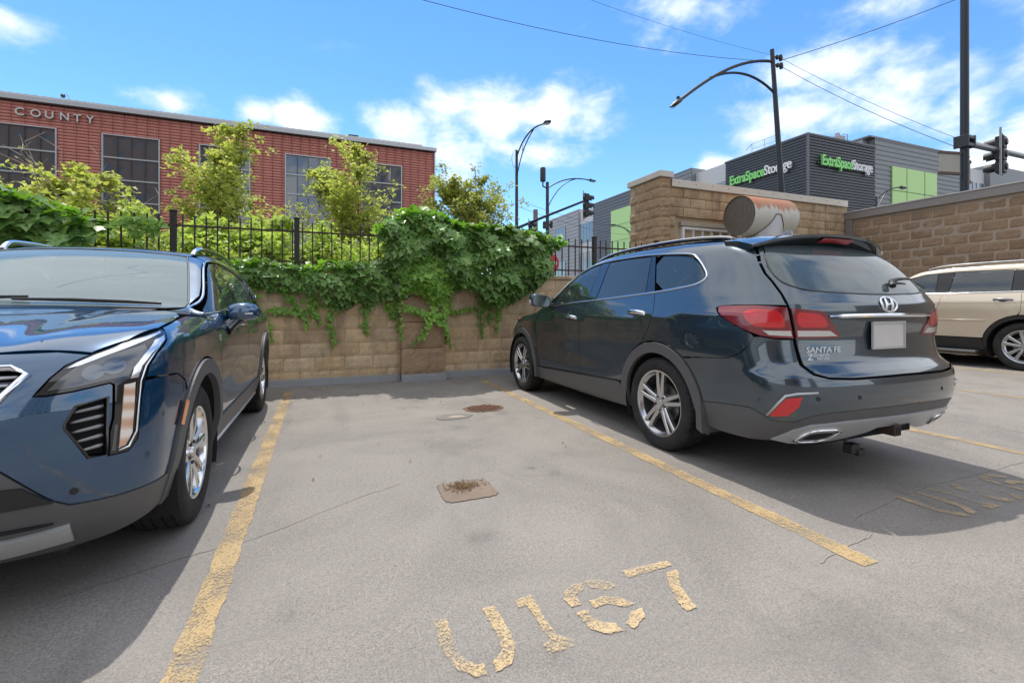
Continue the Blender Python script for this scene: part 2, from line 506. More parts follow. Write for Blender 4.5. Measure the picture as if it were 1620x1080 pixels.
def grit(name, cx, cy, sx, sy, n, smin, smax, m, parent=None, hz=.02):
    b = MB()
    for i in range(n):
        x, y = random.gauss(cx, sx), random.gauss(cy, sy)
        s = random.uniform(smin, smax)
        d = math.exp(-((x - cx) ** 2 / (2 * sx * sx) + (y - cy) ** 2 / (2 * sy * sy)))
        z = deck_z(x) + .007 + d * hz * random.random()
        a = random.random() * 6.28
        l = s * random.uniform(1, 2.4)
        ca, sa = math.cos(a), math.sin(a)
        b.add([(x + ca * l, y + sa * l, z), (x - sa * s * .5, y + ca * s * .5, z + s * .2), (x - ca * l, y - sa * l, z + s * .3), (x + sa * s * .5, y - ca * s * .5, z + s * .1), (x, y, z + s * .8)],
              [(0, 1, 4), (1, 2, 4), (2, 3, 4), (3, 0, 4)])
    return mesh_obj(name, b.v, b.f, m, parent)
g1 = grit('grit', .80, 2.83, .045, .035, 260, .003, .0075, M_GRIT, pt); tag(g1, kind='stuff')
g2 = grit('grit', .82, 2.85, .075, .05, 160, .002, .005, M_DARK, pt); tag(g2, kind='stuff')
dr = thing('floor_drain', 'rusty slotted drain sunk in the deck near the right stall line', 'drain', (1.64, 4.93, 0))
mb = MB(); pts = ragged(0, 0, .2, .15, 36, .05, 2.4)
mb.add([(x, y, .005) for x, y in pts], [tuple(range(36))]); mb.build('pit', M_DARK, dr)
b = MB()
for k in range(5):
    yy = -.1 + k * .05
    w = .17 * math.sqrt(max(.1, 1 - (yy / .15) ** 2))
    b2 = MB(); b2.box(-w, w, yy - .011, yy + .011, .0055, .013); o = b2.build('grate_bar', M_RUST, dr); o.rotation_euler = (0, 0, .5)
ring = MB(); inn = [(x * .93, y * .93) for x, y in pts]
ring.add([(x * 1.1, y * 1.1, .006) for x, y in pts] + [(x, y, .008) for x, y in inn], [(i, (i + 1) % 36, 36 + (i + 1) % 36, 36 + i) for i in range(36)])
ring.build('rim', M_RUST, dr)
hp = strip_on_deck('chipped_floor_hole', ragged(1.23, 4.68, .19, .12, 40, .04, 2.2), simple('bare_screed', (.17, .155, .14), .95, var=.3, vscale=14, bmp=.6), .005)
tag(hp, 'shallow chipped hole in the deck beside the rusty drain', 'floor hole')
mesh_obj('exposed_concrete', [(x, y, .007) for x, y in ragged(1.25, 4.66, .08, .035, 24, .12, 2)], [tuple(range(24))], simple('exposed_pale', (.38, .31, .23), .95, var=.2), hp)
# dry leaves and crumbs blown against the wall
lit = MB()
for i in range(150):
    x = random.uniform(-2.5, 4.5); y = 7.1 - abs(random.gauss(0, .45)) if i < 95 else random.uniform(2.5, 6.6)
    s = random.uniform(.004, .017); a = random.random() * 6.28
    lit.add([(x + s * math.cos(a), y + s * math.sin(a), .006), (x - s * .5 * math.sin(a), y + s * .5 * math.cos(a), .006 + s * .5), (x - s * math.cos(a), y - s * math.sin(a), .008), (x + s * .5 * math.sin(a), y - s * .5 * math.cos(a), .007 + s * .6)], [(0, 1, 2, 3)])
tag(lit.build('dry_leaf_litter', simple('dry_leaf', (.10, .065, .035), .9, var=.4, vscale=30)), 'dry leaf crumbs scattered on the deck along the wall', 'leaf litter', kind='stuff')
# ================================================================== block walls, fence, plant box
def mat_block(name, cols, mort=False, rough_scale=55, bstr=0.7, stain=0.6):
    m, nt, p = newmat(name)
    oi = nd(nt, 'ShaderNodeObjectInfo')
    c = ramp(nt, oi.outputs['Random'], [(i / (len(cols) - 1), k) for i, k in enumerate(cols)])
    t = nd(nt, 'ShaderNodeTexCoord')
    geo = nd(nt, 'ShaderNodeNewGeometry')
    def gn(scale, d=6, r=.6, ms=(1, 1, 1), dist=0.):
        mp = nd(nt, 'ShaderNodeMapping', {0: geo.outputs['Position'], 'Scale': ms})
        return nd(nt, 'ShaderNodeTexNoise', {'Vector': mp.outputs[0], 'Scale': scale, 'Detail': d, 'Roughness': r, 'Distortion': dist}).outputs[0]
    grain = gn(rough_scale, 4, .7)
    c = mixc(nt, 1.0, c, ramp(nt, grain, [(.25, .72), (.5, 1.0), (.8, 1.22)]), 'MULTIPLY')
    # rain streaks and damp blotches run down across the joints
    st = ramp(nt, gn(1.6, 7, .65, (1.6, 1.6, .55), .5), [(.36, 0.50), (.56, 1.0)])
    c = mixc(nt, stain, c, st, 'MULTIPLY')
    pale = ramp(nt, gn(2.6, 6, .6), [(.55, 0.0), (.8, .45)])
    c = mixc(nt, pale, c, (0.55, 0.45, 0.33))
    nt.links.new(c, p.inputs['Base Color'])
    p.inputs['Roughness'].default_value = .92
    p.inputs['Specular IOR Level'].default_value = .25
    bump(nt, p, grain, bstr, .01)
    return m
TANS = [(.55, .39, .225), (.60, .44, .265), (.47, .335, .20), (.63, .475, .30), (.55, .415, .27), (.52, .365, .21)]
M_BLK = mat_block('tan_block', TANS, bstr=.35, stain=.75)
M_BLK2 = mat_block('weathered_tan_block', [tuple(k * .72 for k in c) for c in TANS], bstr=.4, stain=.7)
M_SPLIT = mat_block('brown_split_face_block', [(.245, .170, .110), (.275, .195, .128), (.225, .155, .102), (.29, .205, .133)], rough_scale=38, bstr=1.0, stain=.2)
M_PIER = mat_block('pier_block', [(.33, .225, .135), (.37, .255, .155), (.29, .20, .12)], rough_scale=34, bstr=1.0, stain=.35)
M_MORT = simple('pale_mortar', (.31, .252, .195), .95, var=.15, vscale=9, bmp=.3)
M_MORT2 = simple('grey_tan_mortar', (.38, .29, .19), .95, var=.25, vscale=7, bmp=.3)
M_CURB = simple('grey_coated_cant', (.25, .255, .26), .85, var=.2, vscale=4, bmp=.4, bscale=50)
M_COPE = simple('beige_metal_coping', (.50, .46, .39), .5, var=.12, vscale=2.5)
M_COPE2 = simple('taupe_metal_coping', (.20, .182, .165), .45, 0.1, var=.10, vscale=1.5)
M_BLACK = simple('black_iron', (.022, .020, .019), .55, .2, var=.5, vscale=14, bmp=.4, bscale=70)
M_RUSTIRON = simple('rust_spotted_iron', (.045, .028, .020), .7, .1, var=.6, vscale=9, bmp=.5, bscale=60)

def block_variants(L, H, D, n, amp, nx=7, nz=4):
    """shared meshes: one rough-faced block, front at y=0 facing -y, body behind; origin at its lower left corner"""
    out = []
    for k in range(n):
        v, f = [], []
        e = .007
        for j in range(nz + 1):
            for i in range(nx + 1):
                u, w = i / nx, j / nz
                edge = (i in (0, nx)) or (j in (0, nz))
                d = e if edge else -random.random() * amp
                v.append((u * L, d, w * H))
        for j in range(nz):
            for i in range(nx):
                a = j * (nx + 1) + i
                f.append((a, a + 1, a + nx + 2, a + nx + 1))
        b = len(v)
        ring = [i for i in range(nx + 1)] + [j * (nx + 1) + nx for j in range(1, nz + 1)] + [nz * (nx + 1) + i for i in range(nx - 1, -1, -1)] + [j * (nx + 1) for j in range(nz - 1, 0, -1)]
        for r in ring: v.append((v[r][0], D, v[r][2]))
        for q in range(len(ring)):
            q2 = (q + 1) % len(ring)
            f.append((ring[q], b + q, b + q2, ring[q2]))
        me = bpy.data.meshes.new('block')
        me.from_pydata(v, [], f); me.update()
        out.append(me)
    return out

def lay_blocks(parent, mat, meshes, half, P0, axis, length, z0, courses, L=.406, H=.203, skip=None, parity=0, name='block', yaw=0.0):
    """running-bond courses. axis: 'x' wall faces -y at P0.y ; 'y' wall faces -x at P0.x, laid from high y to low y"""
    for me in meshes + half:
        if not me.materials: me.materials.append(mat)
    g = .010
    for c in range(courses):
        s = 0.0
        first = True
        odd = (c + parity) % 2
        while s < length - .05:
            hb = (odd and first) or (length - s < L - .02)
            ln = L / 2 if hb else L
            if not (skip and skip(s, ln, c)):
                me = random.choice(half if hb else meshes)
                o = bpy.data.objects.new(name, me)
                COL.objects.link(o); o.parent = parent
                jit = random.gauss(0, .0025)
                if axis == 'x': o.location = (P0[0] + s + g / 2, P0[1] + jit, z0 + c * H + g / 2)
                else:
                    o.location = (P0[0] + jit, P0[1] - s - g / 2, z0 + c * H + g / 2)
                    o.rotation_euler = (0, 0, -math.pi / 2)
            s += ln; first = False

L_, H_ = .406, .203
BV = block_variants(L_ - .010, H_ - .010, .05, 7, .006)
BH = block_variants(L_ / 2 - .010, H_ - .010, .05, 4, .006, 4, 4)
BV2 = block_variants(L_ - .010, H_ - .010, .05, 7, .010)
BH2 = block_variants(L_ / 2 - .010, H_ - .010, .05, 4, .010, 4, 4)
SV = block_variants(L_ - .018, .2085 - .016, .05, 8, .012)
SH = block_variants(L_ / 2 - .018, .2085 - .016, .05, 4, .011, 4, 4)

# ---- boundary wall behind the stalls
WY = 7.30
wall = MB().box(-30, 6.40, WY + .012, WY + .40, 0.0, 1.60).build('block_wall', M_MORT2)
tag(wall, 'stained tan block wall with a pilaster behind the empty stall', 'wall')
lay_blocks(wall, M_BLK, BV, BH, (-4.0, WY, 0), 'x', 5.07, .0, 8, L_, .200)
lay_blocks(wall, M_BLK, BV, BH, (1.73, WY, 0), 'x', 4.67, .0, 8, L_, .200, parity=1)
MB().box(-30, 1.05, WY - .03, WY + .43, 1.603, 1.66).box(1.75, 6.40, WY - .03, WY + .43, 1.603, 1.66).build('capping', M_BLK, wall, bevel=.012)
# pilaster
PV = block_variants(.66, .40 - .008, .20, 3, .016, 10, 6)
for me in PV: me.materials.append(M_PIER)
for k in range(5):
    o = bpy.data.objects.new('pilaster_block', PV[k % 3]); COL.objects.link(o); o.parent = wall
    o.location = (1.07, WY - .17, .1 + k * .40)
MB().box(1.03, 1.77, WY - .21, WY + .43, 2.102, 2.18).build('pilaster_cap', M_COPE, wall, bevel=.015)
MB().box(1.075, 1.725, WY + .025, WY + .40, 1.67, 2.1).build('pilaster_core', M_PIER, wall)
# sloped coated cant where the deck turns up the wall
c = MB()
for (x0, x1, yy) in ((-30, 1.06, WY), (1.74, 6.4, WY), (1.06, 1.74, WY - .172)):
    c.prism([(yy - .075, 0.0), (yy - .055, .085), (yy + .02, .105), (yy + .02, 0.0)], x0, x1, lambda a, b, z: (z, a, b))
c.build('deck_cant', M_CURB, wall)

# ---- iron picket fence on the wall
FY = 7.50
fen = thing('iron_fence', 'black iron picket fence standing on the tan block wall', 'fence', (0, FY, 1.66))
pk = MB().box(-.0085, .0085, -.0085, .0085, .03, .705)
pk.add([(-.0085, -.0085, .705), (.0085, -.0085, .705), (.0085, .0085, .705), (-.0085, .0085, .705), (0, 0, .72)], [(0, 1, 4), (1, 2, 4), (2, 3, 4), (3, 0, 4)])
pm = pk.build('picket', M_BLACK, fen); x = -5.02; pm.location.x = x
POSTS = [-4.92, -3.41, -1.90, -.39, 1.0, 3.16, 4.67, 6.1]
x += .1345
while x < 6.3:
    if min(abs(x - q) for q in POSTS) > .05 and not (1.05 < x < 1.75):
        o = pm.copy(); COL.objects.link(o); o.parent = fen; o.location = (x, random.gauss(0, .003), random.gauss(0, .003)); o.rotation_euler = (random.gauss(0, .006), random.gauss(0, .006), 0)
    x += .1345
for (xa, xb) in ((-5.1, 1.06), (1.74, 6.38)):
    for z in (.13, .57):
        MB().box(xa, xb, -.018, .018, z - .012, z + .012).build('rail', M_RUSTIRON, fen)
po = MB().box(-.035, .035, -.035, .035, 0, .75).build('post', M_BLACK, fen, bevel=.006)
pc = MB().box(-.042, .042, -.042, .042, .751, .775).build('post_cap', M_BLACK, po, bevel=.008)
po.location.x = POSTS[0]
for q in POSTS[1:]:
    o = po.copy(); COL.objects.link(o); o.parent = fen; o.location = (q, 0, 0)
    o2 = pc.copy(); COL.objects.link(o2); o2.parent = o

# ---- plant-room box: pier at its corner, front wall with a window, flat metal coping
box = MB().box(6.43, 12.30, 7.87, 8.78, -.4, 3.62).build('plant_room', M_MORT2)
tag(box, 'tan block plant room with beige coping behind the blue grey car', 'building')
skipw = lambda s, l, c: (6.66 + s + l > 7.02 and 6.66 + s < 8.72 and 2.05 < 1.0 + c * H_ + .1 < 2.99)
lay_blocks(box, M_BLK2, BV2, BH2, (6.66, 7.81, 0), 'x', 5.64, 1.0, 13, L_, H_, skip=skipw)
# pier with rough blocks on two faces
PB = block_variants(.345, H_ - .010, .05, 5, .02, 5, 4)
for me in PB: me.materials.append(M_PIER)
PF = block_variants(.255, H_ - .010, .05, 3, .02, 4, 4)
for me in PF: me.materials.append(M_PIER)
pier = MB().box(6.425, 6.655, 7.765, 8.78, 0, 3.80).build('pier_core', M_MORT2, box)
for c in range(14):
    z = .96 + c * H_
    o = bpy.data.objects.new('pier_block', PF[c % 3]); COL.objects.link(o); o.parent = box; o.location = (6.41, 7.745, z)
    for k in range(3):
        o = bpy.data.objects.new('pier_block', random.choice(PB)); COL.objects.link(o); o.parent = box
        o.location = (6.405, 7.76 + .345 * (k + 1) - .005 + (.17 if c % 2 and k < 2 else 0) - (.0), z); o.rotation_euler = (0, 0, -math.pi / 2)
        if c % 2 and k == 2: o.scale.x = .5; o.location.y = 7.76 + .17
MB().box(6.36, 6.72, 7.70, 8.83, 3.802, 3.93).build('pier_cap', M_COPE, box, bevel=.012)
MB().box(6.72, 12.30, 7.76, 8.1, 3.642, 3.80).build('coping', M_COPE, box, bevel=.008)
for k in range(12):
    s = MB().lathe([(.0, 0), (.011, 0), (.011, -.004), (0, -.006)], 8, 'y', (6.9 + k * .46, 7.757, 3.73)).build('coping_screw', M_RUST, box)
# window
wf = MB()
wf.box(7.03, 7.09, 7.80, 7.9, 2.1, 2.83).box(8.64, 8.70, 7.80, 7.9, 2.1, 2.83).box(7.092, 8.638, 7.80, 7.9, 2.77, 2.83).box(7.092, 8.638, 7.80, 7.9, 2.1, 2.15)
M_WHITEFR = simple('white_window_frame', (.62, .62, .60), .5, var=.1)
wfo = wf.build('window', M_WHITEFR, box, bevel=.004)
for k in range(1, 6): MB().box(7.09 + k * .258 - .014, 7.09 + k * .258 + .014, 7.815, 7.87, 2.152, 2.768).build('mullion', M_WHITEFR, wfo)
MB().box(6.98, 8.75, 7.775, 7.868, 2.84, 2.93).build('lintel', simple('weathered_lintel', (.34, .285, .22), .8, var=.25, vscale=5), box, bevel=.006)

# ---- right-hand split-face wall
RX = 12.30
rw = MB().box(RX + .006, RX + .4, -6.0, 7.79, -.2, 3.30).build('split_face_wall', M_MORT)
tag(rw, 'brown split face block wall with grey coping behind the beige car', 'wall')
lay_blocks(rw, M_SPLIT, SV, SH, (RX, 7.62, 0), 'y', 5.7, .1 + .03, 15, L_, .2085)
cp = MB().box(RX - .07, RX + .45, -6.0, 7.83, 3.302, 3.48).build('coping', M_COPE2, rw, bevel=.01)
MB().box(RX - .09, RX + .47, -6.0, 7.85, 3.482, 3.505).build('coping_lip', simple('coping_lip_paint', (.45, .43, .41), .45), cp)
MB().box(RX - .06, RX + .013, 7.63, 7.795, 0.1, 3.30).build('corner_post', M_COPE2, rw, bevel=.006)

# ---- rusty horizontal vent drum on its stem
def mat_drum():
    m, nt, p = newmat('rust_streaked_galvanised')
    t = nd(nt, 'ShaderNodeTexCoord')
    s = nd(nt, 'ShaderNodeSeparateXYZ', {0: t.outputs['Object']})
    drip = noise(nt, 9, 5, .6, mapscale=(1, .25, .25))
    dr2 = nd(nt, 'ShaderNodeMath', {0: drip, 1: .55}, operation='MULTIPLY').outputs[0]
    a = nd(nt, 'ShaderNodeMath', {0: s.outputs[2], 1: dr2}, operation='ADD').outputs[0]
    rustf = ramp(nt, a, [(.36, 0.0), (.44, .85), (.55, 1.0)])
    gal = mixc(nt, noise(nt, 5, 6, .6, mapscale=(1, .3, .3)), (.42, .42, .37), (.56, .55, .49))
    rust = mixc(nt, noise(nt, 14, 6, .6), (.42, .16, .055), (.36, .18, .11))
    nt.links.new(mixc(nt, rustf, gal, rust), p.inputs['Base Color'])
    p.inputs['Roughness'].default_value = .62; p.inputs['Metallic'].default_value = .15
    bump(nt, p, noise(nt, 40, 5), .15, .004)
    return m
def mat_cap():
    m, nt, p = newmat('scratched_dark_plate')
    n = noise(nt, 12, 6, .65, mapscale=(1, 6, .35), dist=.4)
    nt.links.new(ramp(nt, n, [(.35, (.075, .062, .05)), (.58, (.12, .10, .08)), (.72, (.26, .215, .165))]), p.inputs['Base Color'])
    p.inputs['Roughness'].default_value = .6
    return m
vd = thing('vent_drum', 'rust streaked horizontal vent drum on a stem above the dark car', 'vent drum', (8.36, 7.0, 0))
dl = MB(); dl.lathe([(.395, -.62), (.40, -.61), (.40, .60), (.385, .625)], 64, 'x', (0, 0, 0))
o = dl.build('drum', mat_drum(), vd, autosmooth=40); o.location = (0, 0, 2.96)
o = MB().lathe([(0.0, -.59), (.388, -.59), (.393, -.61)], 64, 'x').build('end_plate', mat_cap(), vd); o.location = (0, 0, 2.96)
o = MB().lathe([(0.0, .61), (.388, .61)], 64, 'x').build('end_plate', mat_cap(), vd); o.location = (0, 0, 2.96)
st = MB(); st.lathe([(.33, 0.0), (.33, 2.98)], 48, 'z', (.0, -.08, 0)); st.build('stem', simple('pale_galvanised', (.44, .45, .46), .45, .3, var=.12, vscale=3), vd, smooth=True)
M_SEAM = simple('rust_seam', (.13, .06, .03), .8)
# weld seam where the stem meets the drum
pts = []
for k in range(65):
    a = 2 * math.pi * k / 64
    x, y = .335 * math.cos(a), -.08 + .335 * math.sin(a)
    pts.append((x, y * 1.004, 2.96 - math.sqrt(max(0.0, .404 ** 2 - y * y)) if abs(y) < .404 else 2.96))
MB().tube(pts, .009, 6, False).build('weld_seam', M_SEAM, vd)
# ================================================================== buildings
def mat_glass_dark(name, tint=(.03, .036, .042), wob=.0, rough=.02):
    """glazing seen from outside: dark room behind, clear mirror-like face"""
    m, nt, p = newmat(name)
    n = noise(nt, .35, 2, .5)
    nt.links.new(mixc(nt, n, tint, [k * 2.2 for k in tint]), p.inputs['Base Color'])
    p.inputs['Roughness'].default_value = rough
    p.inputs['IOR'].default_value = 1.95
    p.inputs['Coat Weight'].default_value = .6; p.inputs['Coat Roughness'].default_value = .01
    if wob:
        bump(nt, p, noise(nt, .55, 2, .4), wob, .06)
    return m
M_GLASSB = mat_glass_dark('office_glass', (.045, .05, .055), .35)
M_GLASSS = mat_glass_dark('storage_glass', (.06, .075, .085), .1)
M_ALU = simple('aluminium_trim', (.42, .43, .43), .4, .5, var=.08)
M_ALUD = simple('dark_mullion', (.05, .05, .052), .45, .3)
M_TILE = None
def mat_tile():
    m, nt, p = newmat('terracotta_tile')
    geo = nd(nt, 'ShaderNodeNewGeometry')
    c = ramp(nt, geo.outputs['Random Per Island'], [(0, (.47, .170, .130)), (.5, (.49, .180, .138)), (1, (.51, .190, .147))])
    n = noise(nt, .5, 6, .6, mapscale=(1, 1, .4))
    c = mixc(nt, .5, c, ramp(nt, n, [(.3, .82), (.7, 1.12)]), 'MULTIPLY')
    nt.links.new(c, p.inputs['Base Color'])
    p.inputs['Roughness'].default_value = .55
    return m
M_TILE = mat_tile()
M_TBACK = simple('cladding_shadow_gap', (.27, .09, .068), .9)

def text_letters(txt, size, ext, loc, rot, m, parent, off=0.0, sx=1.0, name='letter'):
    cu = bpy.data.curves.new('t', 'FONT'); cu.body = txt; cu.size = size; cu.extrude = ext; cu.offset = off
    cu.resolution_u = 4
    ob = bpy.data.objects.new('t', cu); COL.objects.link(ob)
    dg = bpy.context.evaluated_depsgraph_get(); dg.update()
    me = bpy.data.meshes.new_from_object(ob.evaluated_get(dg))
    bpy.data.objects.remove(ob, do_unlink=True)
    bm = bmesh.new(); bm.from_mesh(me)
    bmesh.ops.remove_doubles(bm, verts=bm.verts, dist=1e-5)
    seen = set(); out = []
    bm.verts.ensure_lookup_table()
    M4 = Matrix.Translation(loc) @ rot.to_matrix().to_4x4() @ Matrix.Diagonal((sx, 1, 1, 1))
    comps = []
    for v0 in bm.verts:
        if v0.index in seen: continue
        st = [v0]; seen.add(v0.index); comp = []
        while st:
            v = st.pop(); comp.append(v)
            for e in v.link_edges:
                w = e.other_vert(v)
                if w.index not in seen: seen.add(w.index); st.append(w)
        comps.append(comp)
    for comp in comps:
        ids = {v.index: i for i, v in enumerate(comp)}
        fs = {f for v in comp for f in v.link_faces}
        vs = [M4 @ v.co for v in comp]
        out.append(mesh_obj(name, vs, [[ids[v.index] for v in f.verts] for f in fs], m, parent))
    bm.free()
    return out
def text_width(txt, size):
    cu = bpy.data.curves.new('t', 'FONT'); cu.body = txt; cu.size = size
    ob = bpy.data.objects.new('t', cu); COL.objects.link(ob)
    bpy.context.view_layer.update()
    w = ob.dimensions.x
    bpy.data.objects.remove(ob, do_unlink=True)
    return w
FACE_S = Euler((R(90), 0, 0))               # reads on a wall facing -y
FACE_W = Euler((R(90), 0, R(-90)))          # reads on a wall facing -x

# ---- red terracotta county building across the street (facade in the plane y = 32)
RB = thing('county_building', 'red terracotta clad office block with tall gridded windows across the street', 'building', (0, 0, 0))
XL, XR, YF = -34.0, 7.06, 32.0
MB().box(XL, XR - .05, YF + .10, YF + 18, -.5, 11.75).build('backing_wall', M_TBACK, RB)
WIN = [(-33.96, -31.42), (-29.44, -26.90), (-24.92, -22.38), (-20.40, -17.86), (-15.88, -13.33), (-11.34, -8.79), (-6.82, -4.27), (-2.29, .26), (2.23, 4.77)]
ZT, ROW, NR = 10.52, 1.215, 8
ZB = ZT - ROW * NR
tw, th = .525, .168
V, Fc = [], []
def tilebox(x0, x1, z0, z1):
    b = len(V); y0 = YF + random.uniform(-.001, .001)
    e = .012
    for (x, y, z) in ((x0, YF + .08, z0), (x1, YF + .08, z0), (x1, YF + .08, z1), (x0, YF + .08, z1), (x0 + e * .3, y0, z0 + e * .3), (x1 - e * .3, y0, z0 + e * .3), (x1 - e * .3, y0, z1 - e * .3), (x0 + e * .3, y0, z1 - e * .3)):
        V.append((x, y, z))
    for q in ((4, 5, 6, 7), (0, 1, 5, 4), (1, 2, 6, 5), (2, 3, 7, 6), (3, 0, 4, 7)):
        Fc.append([b + i for i in q])
z = 11.72
while z > 1.0:
    x = XL
    while x < XR - .1:
        x1 = min(x + tw, XR - .06)
        segs = [(x, x1)]
        if ZB - .05 < z - th / 2 < ZT + .06:
            for (a, b) in WIN:
                ns = []
                for (s, e) in segs:
                    if e <= a - .05 or s >= b + .05: ns.append((s, e))
                    else:
                        if s < a - .05: ns.append((s, a - .05))
                        if e > b + .05: ns.append((b + .05, e))
                segs = ns
        for (s, e) in segs:
            if e - s > .05: tilebox(s + .006, e - .006, z - th + .015, z - .005)
        x = x1 if x1 > x else x + tw
    z -= th
tag(fast_mesh('terracotta_tile', V, Fc, M_TILE, RB), kind='stuff')
pane_me = bpy.data.meshes.new('pane')
pane_me.from_pydata([(0, 0, 0), (.6, 0, 0), (.6, 0, 1.15), (0, 0, 1.15)], [], [(0, 1, 2, 3)]); pane_me.materials.append(M_GLASSB)
for (a, b) in WIN:
    fr = MB()
    fr.box(a - .05, a + .02, YF - .03, YF + .12, ZB, ZT + .06).box(b - .02, b + .05, YF - .03, YF + .12, ZB, ZT + .06).box(a + .02, b - .02, YF - .03, YF + .12, ZT, ZT + .06)
    w = fr.build('window', M_ALU, RB)
    n = 4; pw = (b - a - .04) / n
    for r in range(NR):
        z1 = ZT - r * ROW; z0 = z1 - ROW
        MB().box(a + .022, b - .022, YF - .01, YF + .10, z0 - .035, z0 + .035).build('transom', M_ALU, w)
        for k in range(n):
            o = bpy.data.objects.new('pane', pane_me); COL.objects.link(o); o.parent = w
            o.location = (a + .02 + k * pw, YF + .06, z0 + .03); o.scale = (pw / .6, 1, (ROW - .06) / 1.15)
            o.rotation_euler = (random.gauss(0, .006), 0, random.gauss(0, .008))
            if k:
                MB().box(a + .02 + k * pw - .017, a + .02 + k * pw + .017, YF + .0, YF + .058, z0 + .037, z1 - .037).build('mullion', M_ALUD, w)
MB().box(XR - .055, XR + .03, YF - .05, YF + .14, -.5, 11.80).build('corner_trim', M_ALU, RB)
ro = MB().box(XL, XR + .08, YF - .22, YF + 18.1, 11.802, 12.02).build('roof', M_ALU, RB)
MROOF = simple('pale_metal_roof', (.56, .55, .52), .5, .2, var=.1)
rb = MB().prism([(YF - .18, 12.025), (YF - .18, 12.12), (YF + 9, 12.6), (YF + 18, 12.12), (YF + 18, 12.025)], XL, XR - .9, lambda a, b, z: (z, a, b)).build('roof_sheet', MROOF, ro)
s = MB(); x = XL + .2
while x < XR - 1.0:
    s.prism([(YF - .19, 12.11), (YF - .19, 12.145), (YF + 3, 12.315), (YF + 3, 12.26)], x - .02, x + .02, lambda a, b, z: (z, a, b)); x += .34
tag(s.build('standing_seam', MROOF, ro), kind='stuff')
M_LET = simple('brushed_letter', (.50, .49, .46), .4, .6)
xs_l = [-14.66 - .28, -14.05 - .28, -13.47 - .28, -12.86 - .28, -12.31 - .25, -11.77 - .25]
for ch, x in zip('COUNTY', xs_l):
    text_letters(ch, .56, .05, Vector((x, YF - .07, 11.02)), FACE_S, M_LET, RB, off=.008)
text_letters('K', .56, .05, Vector((-16.6, YF - .07, 11.02)), FACE_S, M_LET, RB, off=.008)
# roof-edge camera on a gooseneck, and a small roof vent
cam_t = thing('roof_camera', 'small gooseneck camera on the red building parapet', 'camera', (-12.85, YF + .3, 12.1))
MB().tube([(0, 0, 0), (-.03, 0, .3), (-.14, 0, .46), (-.26, 0, .44)], .022, 6).build('gooseneck', M_ALU, cam_t)
MB().lathe([(0, .06), (.08, .05), (.11, -.05), (.07, -.13), (0, -.15)], 14, 'z', (-.3, 0, .38)).build('dome', M_ALUD, cam_t, smooth=True)
vt = thing('roof_vent', 'little box vent on the red building roof', 'vent', (1.75, YF + 1.2, 12.12))
MB().box(-.25, .25, -.2, .2, 0, .42).build('curb', M_ALU, vt, bevel=.02); MB().box(-.32, .32, -.27, .27, .422, .48).build('hood', M_ALUD, vt)

# ---- grey, green and white self-storage building beyond the street corner
SB = thing('storage_building', 'grey metal clad storage building with green panels and two lit-letter signs', 'building', (0, 0, 0))
M_CORR = simple('charcoal_corrugated', (.075, .079, .088), .45, .35, var=.1, vscale=.4)
M_GREYP = simple('mid_grey_panel', (.20, .21, .215), .5, .25, var=.08, vscale=.3)
M_DGREY = simple('dark_grey_panel', (.125, .132, .14), .5, .25, var=.08, vscale=.3)
M_LGREY = simple('light_grey_panel', (.33, .33, .335), .55, .1, var=.06, vscale=.3)
M_WHITEP = simple('white_panel', (.55, .55, .55), .55, var=.06, vscale=.3)
M_GREEN = simple('lime_panel', (.47, .72, .27), .5, var=.05, vscale=.5)
M_JOINT = simple('panel_joint', (.12, .17, .08), .8)
def corrugated(name, axis, p, a, b, z0, z1, pitch, depth, m, parent):
    """horizontal ribs on a face; axis 'x': face in plane x=p running y a..b, axis 'y': plane y=p running x a..b"""
    v, f = [], []
    z = z0; prof = []
    while z < z1:
        prof += [(0, z), (0, z + pitch * .45), (depth, z + pitch * .6), (depth, z + pitch * .9)]
        z += pitch
    prof = [(d, min(zz, z1)) for d, zz in prof]
    for (d, zz) in prof:
        for s in (a, b):
            v.append((p + d, s, zz) if axis == 'x' else (s, p + d, zz))
    for i in range(len(prof) - 1):
        q = (2 * i, 2 * i + 1, 2 * i + 3, 2 * i + 2)
        f.append(q if axis == 'y' else q[::-1])
    return mesh_obj(name, v, f, m, parent)
MB().box(38.6, 47.6, 27.7, 36.5, -.5, 15.9).build('tower_core', M_DGREY, SB)
corrugated('corrugated_cladding', 'x', 38.5, 27.6, 36.5, .0, 15.85, .25, .09, M_CORR, SB)
corrugated('corrugated_cladding', 'y', 27.6, 38.5, 47.6, .0, 15.85, .25, .09, M_CORR, SB)
MB().box(38.44, 47.66, 27.54, 36.56, 15.86, 16.0).build('parapet_cap', M_DGREY, SB)
MB().box(38.46, 38.62, 27.56, 27.72, 0, 15.85).build('corner_trim', M_DGREY, SB)
# signs
MG = simple('sign_green_face', (.27, .72, .20), .35); MW = simple('sign_white_face', (.86, .86, .86), .35)
def storage_sign(loc, rot, W, nm):
    size = 1.28
    w1 = text_width('ExtraSpace', size); w2 = text_width('Storage', size)
    sx = W / (w1 + w2 + .1)
    d = rot.to_matrix() @ Vector((1, 0, 0))
    text_letters('ExtraSpace', size, .09, loc, rot, MG, SB, off=.03, sx=sx)
    text_letters('Storage', size, .09, loc + d * (w1 + .1) * sx, rot, MW, SB, off=.004, sx=sx)
storage_sign(Vector((38.30, 35.7, 13.35)), FACE_W, 6.7, 'w')
storage_sign(Vector((39.95, 27.40, 13.35)), FACE_S, 6.75, 's')
MB().box(38.40, 38.49, 29.2, 36.0, 13.45, 13.62).build('sign_rail', M_ALUD, SB)
MB().box(39.6, 46.9, 27.50, 27.59, 13.45, 13.62).build('sign_rail', M_ALUD, SB)
